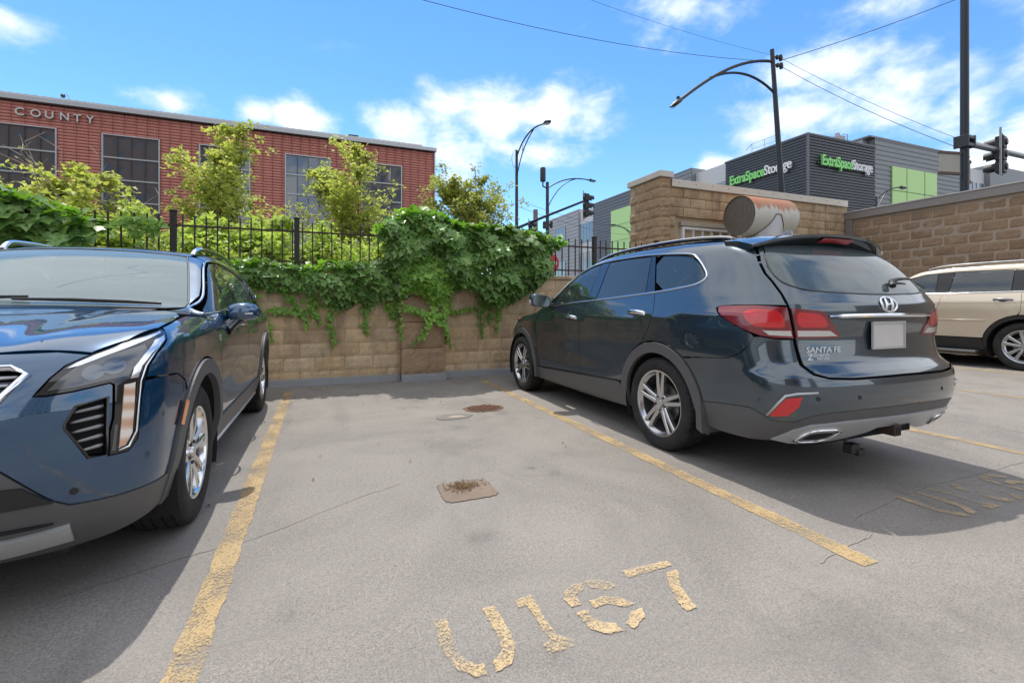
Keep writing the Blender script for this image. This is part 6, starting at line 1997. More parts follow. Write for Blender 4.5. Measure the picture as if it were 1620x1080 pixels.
    rf3 = [(-.869, -.981, .485), (-.856, -1.03, .55), (-.84, -1.068, .598), (-.777, -1.131, .614), (-.787, -1.117, .55), (-.819, -1.067, .488), (-.861, -.991, .472)]
    C.panel('reflector', WR, rf3, M_RED, bp, pts3=True, off=.005, step=.02, skirt=.004)
    C.panel('reflector', WR, [(-x, y, z) for x, y, z in rf3], M_RED, bp, pts3=True, off=.005, step=.02, skirt=.004)
    for sg in (1, -1):
        C.trim('reflector_chrome', WR, [(sg * -.873, -.972, .478), (sg * -.861, -1.03, .555), (sg * -.843, -1.072, .610), (sg * -.80, -1.11, .627), (sg * -.705, -1.17, .636)], .0075, M_SATIN, bp, pts3=True, off=.004)
        for xx in (.42, .70):
            C.panel('parking_sensor', WR, [tuple(q) for q in WR['to'](C.on(Rr, [(sg * xx + .013 * math.cos(t), .60 + .013 * math.sin(t)) for t in np.linspace(0, 2 * math.pi, 14, endpoint=False)]))], M_BLKPL, bp, off=.002, step=.02, skirt=0, gap=0)
    # tow hitch and wiring plug
    hi = MB().box(-.035, .035, -1.20, -.95, .318, .388).box(-.30, .30, -1.05, -.99, .33, .385).build('tow_hitch', M_RUSTIRON, root, bevel=.006)
    MB().box(-.024, .024, -1.2015, -1.19, .329, .377).build('receiver_mouth', M_LINER, hi)
    MB().box(.10, .24, -1.12, -1.04, .345, .415).build('hitch_bracket', M_BLKPL, hi, bevel=.01)
    MB().tube([(-.26, -1.0, .33), (-.25, -1.03, .27), (-.23, -1.05, .25)], .010, 6).box(-.27, -.19, -1.09, -1.03, .20, .26).box(-.22, -.15, -1.10, -1.06, .185, .225).build('trailer_plug', M_BLKPL, root, bevel=.006)
    # mud flaps
    for sg in (1, -1):
        b = MB().prism([(-.365, .60), (-.425, .46), (-.435, .27), (-.49, .245), (-.475, .46), (-.42, .62)], .74, .925, lambda a, c, z: (-sg * z, a, c)); b.build('mud_flap', M_CLAD, root, bevel=.006)
        b = MB().prism([(2.44, .55), (2.36, .40), (2.33, .25), (2.30, .25), (2.31, .40), (2.36, .56)], .74, .925, lambda a, c, z: (-sg * z, a, c)); b.build('mud_flap', M_CLAD, root, bevel=.006)
    # ---- roof rails, antenna, mirrors
    rl = [(-.575, -.50, 1.618), (-.585, -.36, 1.658), (-.592, 0, 1.690), (-.592, .55, 1.698), (-.590, 1.05, 1.680), (-.582, 1.32, 1.640), (-.578, 1.40, 1.612)]
    rl = catmull(rl, 6)
    C.solid('roof_rail', MB().tube(rl, [.012] + [.016] * (len(rl) - 2) + [.010], 8), M_GLOSSB, None, mirror=True)
    C.solid('rail_strip', MB().tube([(x - .004, y, z + .011) for x, y, z in rl[3:-3]], .008, 6), M_SATIN, None, mirror=True)
    fin = MB().prism([(-.36, 1.672), (-.52, 1.664), (-.505, 1.735), (-.475, 1.738)], -.028, .028, lambda a, b_, c: (c * (1.0 - .75 * (b_ > 1.7)) - .05, a, b_))
    C.solid('antenna_fin', fin, P, None, bevel=.008)
    mr = MB()
    ring = [(.0, .55, .5), (.03, .85, .82), (.07, 1.0, 1.0), (.12, 1.0, 1.0), (.155, .93, .95), (.16, .86, .90)]   # forward->back, sx, sz
    n = 20
    for (d, sx, sz) in ring:
        for k in range(n):
            a = 2 * math.pi * k / n; ca, sa = math.cos(a), math.sin(a)
            ex_ = abs(ca) ** .6 * (1 if ca > 0 else -1); ez_ = abs(sa) ** .6 * (1 if sa > 0 else -1)
            mr.v.append((-1.045 + .115 * sx * ex_, 2.03 - d - .02 * ex_, 1.205 + .075 * sz * ez_ - .012 * ex_))
    for i in range(5):
        for k in range(n): mr.f.append((i * n + k, i * n + (k + 1) % n, (i + 1) * n + (k + 1) % n, (i + 1) * n + k))
    mr.f.append(tuple(range(n)))
    mo = C.solid('door_mirror', mr, P, None, mirror=True)
    g = MB()
    g.v = [(x, y + .004, z) for x, y, z in mr.v[-n:]]; g.f = [tuple(range(n))]
    C.solid('mirror_glass', g, M_GLOSSB if False else simple('mirror_glass', (.10, .13, .145), .03, 1.0, var=.01), mo, mirror=True)
    C.solid('mirror_arm', MB().tube([(-.88, 1.90, 1.14), (-.95, 1.90, 1.155), (-.99, 1.92, 1.18)], [.04, .035, .035], 8), M_BLKPL, mo, mirror=True)
    C.solid('mirror_signal', MB().box(-1.172, -1.145, 1.925, 1.955, 1.165, 1.215), M_SATIN, mo, mirror=True, bevel=.006)
    # ---- insides
    wheel('wheel', root, (-.80, 0, .365), 0.37, .258, .235, 'double', M_ALLOY, False, .35)
    wheel('wheel', root, (.80, 0, .365), 0.37, .258, .235, 'double', M_ALLOY, True, .2)
    wheel('wheel', root, (-.80, axf, .365), 0.37, .258, .235, 'double', M_ALLOY, False, .75)
    wheel('wheel', root, (.80, axf, .365), 0.37, .258, .235, 'double', M_ALLOY, True, .1)
    ub = MB().box(-.60, .60, -.95, 3.4, .24, .50).box(-.80, .80, .48, 2.30, .26, .50).box(-.70, .70, -.98, -.45, .33, .55).build('underbody', M_LINER, root)
    MB().box(-.70, .70, -.95, 2.25, .50, .62).build('cabin_floor', M_LINER, root)
    MB().prism([(2.0, .62), (2.0, 1.10), (1.75, 1.13), (1.60, 1.0), (1.62, .62)], -.72, .72, lambda a, b_, c: (c, a, b_)).build('dashboard', M_SEAT, root, bevel=.03)
    for x in (-.36, .36): seat(C, x, 1.02, .66, M_SEATL); seat(C, x, .10, .66, M_SEATL, .55);
    sw = MB(); sw.tube([(-.36 + .19 * math.cos(t), 1.50 + .05 * math.sin(t), 1.03 + .18 * math.sin(t)) for t in np.linspace(0, 2 * math.pi, 25)], .016, 8, False); sw.build('steering_wheel', M_BLKPL, root, smooth=True)
    MB().box(-.66, .66, -.66, -.655, .62, 1.0).build('cargo_back', M_LINER, root)
    # dark inner skin that closes the shut lines
    for poly in ([(2.3, .40), (2.3, 1.0), (2.1, 1.10), (.0, 1.20), (.25, .82), (.5, .6), (.5, .42)], [(-.30, .84), (0, 1.0), (0, 1.20), (-.5, 1.25), (-.85, 1.12), (-.85, .85)]):
        C.panel('inner_skin', S, poly, M_LINER, None, mirror=True, off=-.035, step=.08, skirt=0)
    C.panel('inner_skin', Rr, [(-.72, .42), (-.75, 1.15), (.75, 1.15), (.72, .42)], M_LINER, None, off=-.04, step=.08, skirt=0)
    return root
build_slate_suv()
# ================================================================== deep blue SUV nose-out at the left edge
def build_blue_suv():
    root = thing('parked_suv', 'deep blue SUV facing the camera at the left edge', 'car', (-1.545, 2.97, 0), math.pi)
    C = Car(root, XT_BODY); S, T, Fr = C.side, C.top, C.front
    WF = frame_wrap(-.25, False)
    P = M_XTP
    zc, ARi, ARo, axr = .362, .415, .500, -2.80
    sym = lambda L: L + [(-u, v) for u, v in L[::-1] if abs(u) > 1e-6]
    to = lambda q: [tuple(k) for k in WF['to'](np.array(q, float))]
    # ---- hood
    hd = [(0, -.36), (-.4, -.33), (-.66, -.20), (-.80, -.02), (-.845, .10), (-.858, .25), (-.856, .46), (-.800, .625), (-.72, .735), (-.625, .742), (-.45, .752), (-.2, .762), (0, .765)]
    C.panel('hood', T, sym(hd), P, step=.04)
    for sx in (-1, 1):
        C.trim('hood_crease', T, [(sx * .40, -.24), (sx * .42, .0), (sx * .47, .35), (sx * .55, .68)], .004, P, None, off=-.001)
    # ---- windshield, roof
    ws = [(0, -1.315), (-.3, -1.312), (-.555, -1.30), (-.60, -1.12), (-.645, -.94), (-.70, -.70), (-.735, -.55), (-.73, -.46), (-.64, -.40), (-.4, -.355), (0, -.35)]
    M_WS = mat_autoglass('windshield_glass', (.42, .50, .50), .26, 1.0)
    wsh = C.panel('windshield', T, sym(ws), M_WS, step=.05, off=-.003, skirt=.004)
    C.trim('windshield_seal', T, [(-u, v) for u, v in ws[::-1]][0:0] + sym(ws), .007, M_BLKPL, None, closed=True, off=-.003)
    # black frit band and camera pod behind the glass
    C.panel('frit_band', T, [(-.16, -1.29), (-.09, -1.12), (.09, -1.12), (.16, -1.29)], M_BLKPL, wsh, off=-.012, skirt=0)
    frl = ws[2:9]
    C.panel('frit_edge', T, [(u, v) for u, v in frl] + [(u + .045, v + (.0 if i < 5 else -.03)) for i, (u, v) in list(enumerate(frl))[::-1]], M_BLKPL, wsh, mirror=True, off=-.010, skirt=0)
    rf = [(0, -3.25), (-.4, -3.22), (-.56, -3.1), (-.585, -2.6), (-.59, -2.0), (-.585, -1.5), (-.565, -1.325), (-.3, -1.33), (0, -1.335)]
    C.panel('roof', T, sym(rf), P, step=.06)
    # ---- body side
    DLO = [(-.37, 1.096), (-.52, 1.153), (-.65, 1.206), (-.80, 1.276), (-1.05, 1.396), (-1.17, 1.448), (-1.30, 1.490), (-1.45, 1.502), (-1.7, 1.505), (-2.0, 1.490), (-2.35, 1.445), (-2.65, 1.375), (-2.88, 1.29), (-2.93, 1.25), (-2.80, 1.225), (-2.3, 1.192), (-1.5, 1.152), (-.8, 1.118)]
    bodyside = [(-.37, 1.098), (-.80, 1.118), (-1.5, 1.152), (-2.3, 1.192), (-2.80, 1.225), (-2.93, 1.25), (-2.88, 1.29), (-2.65, 1.375), (-2.35, 1.445), (-2.0, 1.490), (-1.7, 1.505), (-1.42, 1.502), (-1.22, 1.475), (-1.05, 1.415), (-.80, 1.31), (-.55, 1.185)]
    fd = C.panel('front_door', S, [(-.37, 1.098), (-.30, 1.07), (-.33, .98), (-.40, .88), (-.47, .74), (-.50, .60), (-.52, .445), (-1.55, .445), (-1.56, .8), (-1.50, 1.0), (-1.46, 1.148), (-.8, 1.118)], P, mirror=True)
    rd = C.panel('rear_door', S, [(-1.46, 1.148), (-1.50, 1.0), (-1.56, .8), (-1.55, .445), (-2.27, .445)] + arc(axr, zc, ARo + .01, 14, 62, 8) + [(-2.50, .90), (-2.56, 1.05), (-2.50, 1.20), (-2.3, 1.192)], P, mirror=True)
    C.panel('quarter_panel', S, [(-2.51, 1.204), (-2.56, 1.05), (-2.50, .90), (-2.56, .80)] + arc(axr, zc, ARo + .01, 62, 165, 14) + [(-3.45, .50), (-3.55, .8), (-3.48, 1.05), (-3.42, 1.2), (-3.3, 1.35), (-3.15, 1.46), (-2.8, 1.535), (-2.4, 1.565), (-1.9, 1.575), (-1.5, 1.56), (-1.33, 1.53), (-1.30, 1.497), (-1.45, 1.504), (-1.7, 1.505), (-2.0, 1.490), (-2.35, 1.445), (-2.65, 1.375), (-2.88, 1.29), (-2.93, 1.25), (-2.80, 1.225)], P, mirror=True, step=.035)
    C.panel('front_window', S, [(-.44, 1.108), (-.55, 1.152), (-.67, 1.201), (-.82, 1.271), (-1.06, 1.386), (-1.18, 1.438), (-1.31, 1.480), (-1.43, 1.490), (-1.47, 1.492), (-1.47, 1.157), (-.8, 1.126)], M_GLF, fd, mirror=True, off=-.006, step=.05, skirt=.004)
    C.panel('pillar_trim', S, [(-1.475, 1.158), (-1.56, 1.162), (-1.60, 1.495), (-1.475, 1.493)], M_GLOSSB, fd, mirror=True, off=-.004, skirt=.004)
    C.panel('rear_window', S, [(-1.565, 1.162), (-2.3, 1.200), (-2.50, 1.212), (-2.50, 1.40), (-2.35, 1.435), (-2.0, 1.480), (-1.605, 1.495)], M_GLR, rd, mirror=True, off=-.006, step=.05, skirt=.004)
    C.panel('quarter_window', S, [(-2.52, 1.213), (-2.78, 1.233), (-2.90, 1.256), (-2.86, 1.285), (-2.65, 1.363), (-2.52, 1.395)], M_GLR, None, mirror=True, off=-.006, step=.05, skirt=.004)
    C.trim('window_chrome', S, catmull(DLO, 3, True), .009, M_CHROME, None, mirror=True, closed=True, off=.001)
    C.trim('window_divider', S, [(-2.51, 1.21), (-2.51, 1.40)], .012, M_GLOSSB, None, mirror=True, off=-.004)
    door_handle(C, -1.24, 1.005, M_CHROME, fd, .2); door_handle(C, -2.10, 1.045, M_CHROME, rd, .2)
    ap = [tuple(p[:2]) for p in C.on(S, [(-1.30, 1.496), (-1.17, 1.454), (-1.05, 1.402), (-.80, 1.282), (-.65, 1.212), (-.52, 1.158), (-.37, 1.101), (-.30, 1.08)])]
    C.panel('front_pillar', T, [(-.557, -1.31), (-.602, -1.12), (-.648, -.94), (-.703, -.70), (-.738, -.55), (-.735, -.455), (-.665, -.22)] + ap[::-1], P, mirror=True, step=.025)
    # ---- fender
    lamp = [(-.602, .854, .833), (-.636, .824, .891), (-.666, .793, .930), (-.721, .742, .964), (-.806, .627, 1.010), (-.857, .470, 1.044), (-.877, .472, 1.033), (-.896, .510, 1.004), (-.885, .610, .952), (-.873, .664, .905), (-.871, .684, .851), (-.864, .699, .793), (-.859, .709, .705), (-.856, .714, .628), (-.835, .740, .587), (-.787, .782, .585), (-.788, .781, .67), (-.797, .773, .725), (-.794, .760, .848), (-.785, .766, .856), (-.697, .818, .838), (-.632, .845, .831)]
    C.panel('front_fender', S, [(-.30, 1.072), (-.15, 1.085), (.05, 1.095), (.22, 1.080), (.44, 1.052), (.472, 1.035), (.510, 1.004), (.606, .952), (.658, .905), (.676, .860), (.60, .855), (.46, .845), (.36, .80)] + arc(0, zc, ARo + .008, 50, 166, 16) + [(-.50, .50), (-.50, .60), (-.47, .74), (-.40, .88), (-.33, .98)], P, mirror=True, step=.03)
    # ---- headlamp cluster
    hl = C.panel('headlamp', WF, lamp, M_GLOSSB, None, mirror=True, pts3=True, off=.004, step=.022, skirt=.02, gap=.003)
    inn = [(-.635, .848, .846), (-.655, .822, .884), (-.690, .785, .925), (-.755, .72, .960), (-.83, .60, .990), (-.852, .62, .945), (-.838, .70, .905), (-.828, .725, .872), (-.79, .765, .868), (-.697, .818, .850)]
    C.panel('lamp_bowl', WF, inn, M_LAMPIN, hl, mirror=True, pts3=True, off=.0055, step=.022, skirt=.002)
    for (px, pz, pr) in ((-.740, .898, .026), (-.790, .912, .026)):
        C.panel('projector', WF, [tuple(q) for q in WF['to'](C.on(Fr, [(px + pr * 1.1 * math.cos(t), pz + pr * math.sin(t)) for t in np.linspace(0, 2 * math.pi, 18, endpoint=False)]))], M_WHITEL if False else simple('projector_lens', (.16, .18, .20), .05, .6, coat=1.0), hl, mirror=True, off=.009, step=.02, skirt=.004, gap=0)
    drl = [(-.660, .808, .912), (-.69, .778, .938), (-.73, .735, .962), (-.806, .630, 1.004), (-.852, .49, 1.034), (-.866, .500, 1.024), (-.82, .62, .988), (-.76, .712, .955), (-.70, .778, .922)]
    C.panel('daytime_lamp', WF, drl, M_DRL, hl, mirror=True, pts3=True, off=.008, step=.02, skirt=.004)
    drl2 = [(-.846, .560, 1.000), (-.872, .500, 1.018), (-.886, .530, .995), (-.872, .625, .950), (-.856, .680, .905), (-.848, .70, .862), (-.828, .725, .862), (-.832, .705, .905), (-.846, .655, .948)]
    C.panel('daytime_lamp', WF, drl2, M_DRL, hl, mirror=True, pts3=True, off=.009, step=.02, skirt=.004)
    lowl = [(-.816, .742, .846), (-.846, .712, .850), (-.846, .722, .76), (-.842, .730, .655), (-.826, .748, .612), (-.806, .765, .606), (-.809, .757, .70), (-.812, .748, .79)]
    C.panel('turn_lamp', WF, lowl, M_AMBW, hl, mirror=True, pts3=True, off=.008, step=.02, skirt=.004)
    C.trim('lamp_chrome', WF, [(-.866, .548, .985), (-.858, .665, .905), (-.853, .695, .85), (-.852, .712, .76), (-.849, .722, .66), (-.832, .742, .607), (-.808, .764, .600)], .004, M_CHROME, hl, mirror=True, pts3=True, off=.009)
    C.panel('lamp_reflector', WF, [(-.797, .772, .70), (-.806, .758, .70), (-.802, .765, .60), (-.790, .78, .60)], M_LAMPIN, hl, mirror=True, pts3=True, off=.0065, step=.02, skirt=.002)
    # ---- front bumper skin between lamps, around grille and vents
    top2 = to([(-.602, .854, .833), (-.636, .824, .891), (-.666, .793, .930), (-.721, .742, .964)])
    hoodedge = [tuple(q) for q in WF['to'](C.on(T, [(-.715, .742), (-.625, .748), (-.45, .758), (-.2, .768), (0, .771)]))]
    lowr = to([(-.697, .818, .838), (-.785, .766, .856), (-.794, .760, .848), (-.797, .773, .725), (-.788, .781, .67), (-.787, .782, .585), (-.835, .740, .587), (-.856, .714, .628), (-.859, .709, .705), (-.864, .699, .793), (-.871, .684, .851)])
    sidep = [tuple(q) for q in WF['to'](C.on(S, [(.60, .8525), (.46, .8425), (.362, .797)] + arc(0, zc, ARo + .008, 46, 8, 8)))]
    cb = to([(-.899, .463, .415), (-.85, .62, .418), (-.80, .71, .42), (-.735, .79, .425), (-.69, .815, .428), (-.64, .845, .465), (-.566, .877, .555), (-.533, .887, .592), (-.35, .91, .61), (0, .93, .61)])
    lampin = to([(-.602, .854, .833), (-.632, .845, .831)])
    half = hoodedge[::-1] + top2[::-1] + lampin[1:] + lowr + sidep + cb
    grilleo = [(0, .925), (-.35, .93), (-.53, .930), (-.578, .908), (-.50, .80), (-.38, .66), (0, .655)]
    g2 = [tuple(q) for q in WF['to'](C.on(Fr, grilleo))]
    vent = [(-.707, .822, .786), (-.783, .775, .806), (-.782, .783, .592), (-.738, .812, .592), (-.681, .837, .711), (-.681, .837, .728)]
    v2 = to(vent)
    full = half + [(-u, v) for u, v in half[::-1] if abs(u) > 1e-6]
    fb = C.panel('front_bumper', WF, full, P, step=.028, holes=[sym(g2), v2, [(-u, v) for u, v in v2]])
    gr = C.panel('grille', WF, sym(g2), M_GLOSSB, None, off=-.025, step=.04, skirt=0)
    C.trim('grille_chrome', WF, sym(g2), .012, M_CHROME, gr, closed=True, off=.004)
    for k in range(9):
        z = .69 + k * .027; w = .36 + .19 * min(1, (z - .66) / .24)
        C.trim('grille_bar', Fr, [(-w + 2 * w * i / 14, z) for i in range(15)], .006, M_SATIN, gr, off=-.012)
    for (sg, vv) in ((1, v2), (-1, [(-u, v) for u, v in v2])):
        ve = C.panel('side_vent', WF, vv, M_LINER, fb, off=-.04, step=.03, skirt=0)
        C.trim('vent_rim', WF, vv, .006, M_GLOSSB, ve, closed=True, off=-.002)
        for k in range(5):
            z = .762 - k * .036
            x0 = -.693 - .020 * abs(z - .72) / .1
            a = C.on(Fr, [(sg * (x0 + (-.776 - x0) * i / 6), z + .012 * i / 6) for i in range(7)], -.012)
            mesh_obj('vent_slat', *(lambda m: (m.v, m.f))(MB().tube([tuple(p) for p in a], [.004, .0055, .0065, .007, .0075, .008, .006], 8)), M_ALLOYD, ve, True)
    # ---- lower cladding, skid, marker
    cbl = to([(-.87, .42, .30), (-.83, .56, .265), (-.76, .66, .245), (-.634, .72, .225), (-.443, .77, .215), (0, .80, .21)])
    C.panel('lower_bumper', WF, cb[::-1] [0:0] + cb + [(-u, v) for u, v in cb[::-1][1:]] + [(-u, v) for u, v in cbl] [0:0] + [(-u, v) for u, v in cbl] + cbl[::-1][1:], M_CLAD, fb, off=.006, step=.03, skirt=.03)
    dk = [(-.64, .815, .455), (-.57, .845, .53), (-.35, .88, .55), (0, .9, .55), (0, .86, .385), (-.35, .85, .385), (-.63, .80, .375)]
    d2 = to(dk); C.panel('lower_intake', WF, d2 + [(-u, v) for u, v in d2[::-1] if abs(u) > 1e-6], M_BLKPL, fb, off=.016, step=.03, skirt=.012)
    sk = [(0, .85, .375), (-.35, .85, .36), (-.52, .82, .345), (-.675, .782, .358), (-.66, .719, .285), (-.50, .76, .268), (-.3, .78, .262), (0, .79, .26)]
    s2 = to(sk); C.panel('skid_bar', WF, s2 + [(-u, v) for u, v in s2[::-1] if abs(u) > 1e-6], M_SATIN, fb, off=.022, step=.03, skirt=.02)
    MB().box(-.62, .62, .30, .66, .185, .26).build('air_dam', M_BLKPL, root, bevel=.02)
    C.panel('marker_lamp', S, [(.352, .700), (.392, .715), (.452, .610), (.420, .598)], M_AMBER, None, mirror=True, off=.017, step=.03, skirt=.004)
    C.panel('parking_sensor', WF, [tuple(q) for q in WF['to'](C.on(Fr, [(-.70 + .012 * math.cos(t), .478 + .012 * math.sin(t)) for t in np.linspace(0, 2 * math.pi, 14, endpoint=False)]))], M_BLKPL, fb, off=.002, step=.02, skirt=0, gap=0)
    for yc in (0, axr):
        C.panel('arch_cladding', S, arc(yc, zc, ARo, -10, 190, 44) + arc(yc, zc, ARi, 190, -10, 44), M_CLAD, None, mirror=True, off=.013, skirt=.035, step=.03)
        wheel_well(C, yc, zc, ARi + .012)
    C.panel('sill_cladding', S, [(-.49, .44), (-.47, .36), (-.44, .30), (-.46, .235), (-2.30, .235), (-2.36, .30), (-2.32, .38), (-2.28, .44)], M_CLAD, None, mirror=True, off=.012, skirt=.02)
    C.trim('sill_trim', S, [(-.50, .288), (-1.4, .285), (-2.28, .29)], .011, M_SATIN, None, mirror=True, off=.014)
    C.panel('rear_bumper', frame_wrap(-2.9, True), (lambda L: L + [(-u, v) for u, v in L[::-1] if abs(u) > 1e-6])([(0, 1.0), (-.5, 1.0), (-.85, .95), (-1.0, .55), (-.95, .3), (-.4, .28), (0, .28)]), P, step=.07)
    C.panel('tailgate', frame_rear(-6.0), (lambda L: L + [(-u, v) for u, v in L[::-1] if abs(u) > 1e-6])([(0, 1.50), (-.5, 1.47), (-.68, 1.25), (-.74, 1.02), (0, 1.02)]), M_GLR, None, step=.07)
    # ---- fender shield badge
    C.panel('shield_badge', S, [(-.405, .965), (-.405, .945), (-.425, .928), (-.445, .945), (-.445, .965), (-.425, .972)], M_CHROME, fd, mirror=True, off=.004, step=.01, skirt=.003)
    # ---- mirrors
    mr = MB(); n = 22
    # housing swept along x (inboard to outboard)
    sec = [(-.905, .045, .042, .0, 1.090), (-.93, .075, .058, .005, 1.098), (-.98, .085, .066, .0, 1.104), (-1.03, .085, .064, -.012, 1.106), (-1.075, .075, .054, -.03, 1.103), (-1.10, .045, .034, -.045, 1.096), (-1.108, .015, .012, -.05, 1.092)]
    for (x, hy, hz, dy, z) in sec:
        for k in range(n):
            a = 2 * math.pi * k / n; ca, sa = math.cos(a), math.sin(a)
            e = .75
            mr.v.append((x, -.80 + dy + hy * (abs(ca) ** e * (1 if ca > 0 else -1)), z + hz * (abs(sa) ** e * (1 if sa > 0 else -1))))
    for i in range(len(sec) - 1):
        for k in range(n): mr.f.append((i * n + k, i * n + (k + 1) % n, (i + 1) * n + (k + 1) % n, (i + 1) * n + k))
    mr.f += [tuple(range(n)), tuple((len(sec) - 1) * n + k for k in range(n))]
    mo = C.solid('door_mirror', mr, P, None, mirror=True)
    arm = MB(); arm.tube([(-.905, -.70, .985), (-.945, -.76, 1.03), (-.985, -.79, 1.062)], [.050, .042, .046], 10)
    C.solid('mirror_arm', arm, M_GLOSSB, mo, mirror=True)
    C.solid('mirror_signal', MB().tube([(-1.02, -.728, 1.092), (-1.06, -.750, 1.093), (-1.095, -.80, 1.092)], [.006, .008, .005], 8), M_WHITEL, mo, mirror=True)
    # ---- roof rails
    rl = catmull([(-.565, -1.40, 1.548), (-.572, -1.47, 1.590), (-.585, -1.62, 1.616), (-.592, -2.1, 1.632), (-.588, -2.7, 1.612), (-.575, -3.1, 1.552), (-.57, -3.16, 1.520)], 6)
    C.solid('roof_rail', MB().tube(rl, [.012] + [.019] * (len(rl) - 2) + [.012], 10), M_CHROME, None, mirror=True)
    # ---- wipers and cowl
    C.panel('cowl', T, [(-.62, -.375), (-.3, -.335), (0, -.33), (.3, -.335), (.62, -.375), (.60, -.30), (.3, -.27), (0, -.262), (-.3, -.27), (-.60, -.30)], M_BLKPL, None, off=-.006, step=.05, skirt=0)
    w = C.on(T, [(-.62, -.44), (-.45, -.425), (-.2, -.415), (.05, -.42)], .016)
    C.solid('wiper', MB().tube([tuple(p) for p in w], [.008, .011, .011, .007], 8), M_BLKPL, None)
    w = C.on(T, [(.0, -.455), (.2, -.45), (.4, -.45), (.56, -.47)], .016)
    C.solid('wiper', MB().tube([tuple(p) for p in w], [.008, .011, .011, .007], 8), M_BLKPL, None)
    # ---- wheels and insides
    wheel('wheel', root, (-.795, 0, .362), .365, .235, .235, 'split', M_ALLOYB, False, .3)
    wheel('wheel', root, (.795, 0, .362), .365, .235, .235, 'split', M_ALLOYB, True, .2)
    wheel('wheel', root, (-.795, axr, .362), .365, .235, .235, 'split', M_ALLOYB, False, .6)
    wheel('wheel', root, (.795, axr, .362), .365, .235, .235, 'split', M_ALLOYB, True, .1)
    MB().box(-.58, .58, -3.4, .55, .22, .48).box(-.80, .80, -2.30, -.48, .24, .50).build('underbody', M_LINER, root)
    MB().box(-.70, .70, -3.2, -.45, .50, .62).build('cabin_floor', M_LINER, root)
    MB().prism([(-.42, .62), (-.42, 1.09), (-.72, 1.11), (-.92, 1.02), (-.90, .62)], -.72, .72, lambda a, b_, c: (c, a, b_)).build('dashboard', M_SEAT, root, bevel=.03)
    for x in (-.36, .36): seat(C, x, -1.72, .62, M_SEAT); seat(C, x, -2.60, .62, M_SEAT, .55)
    sw = MB(); sw.tube([(-.36 + .18 * math.cos(t), -1.02 + .05 * math.sin(t), .99 + .17 * math.sin(t)) for t in np.linspace(0, 2 * math.pi, 25)], .016, 8, False); sw.build('steering_wheel', M_BLKPL, root, smooth=True)
    MB().box(-.10, .10, -1.22, -1.14, 1.40, 1.47).build('interior_mirror', M_BLKPL, root, bevel=.02)
    for poly in ([(-.5, .42), (-.45, .80), (-.35, 1.0), (-2.45, 1.12), (-2.45, .82), (-2.25, .42)], [(-2.5, .9), (-2.5, 1.15), (-3.3, 1.2), (-3.4, .6), (-3.3, .9), (-2.8, .88)], [(.0, .88), (-.4, .9), (-.3, 1.05), (.3, 1.02), (.5, .9), (.42, .80)]):
        C.panel('inner_skin', S, poly, M_LINER, None, mirror=True, off=-.04, step=.08, skirt=0)
    C.panel('inner_skin', T, [(-.72, -.30), (-.74, .60), (.74, .60), (.72, -.30)], M_LINER, None, off=-.04, step=.1, skirt=0)
    C.panel('inner_skin', WF, [(-.90, .3), (-.86, .90), (.86, .90), (.90, .3)], M_LINER, None, off=-.06, step=.08, skirt=0)
    return root
build_blue_suv()
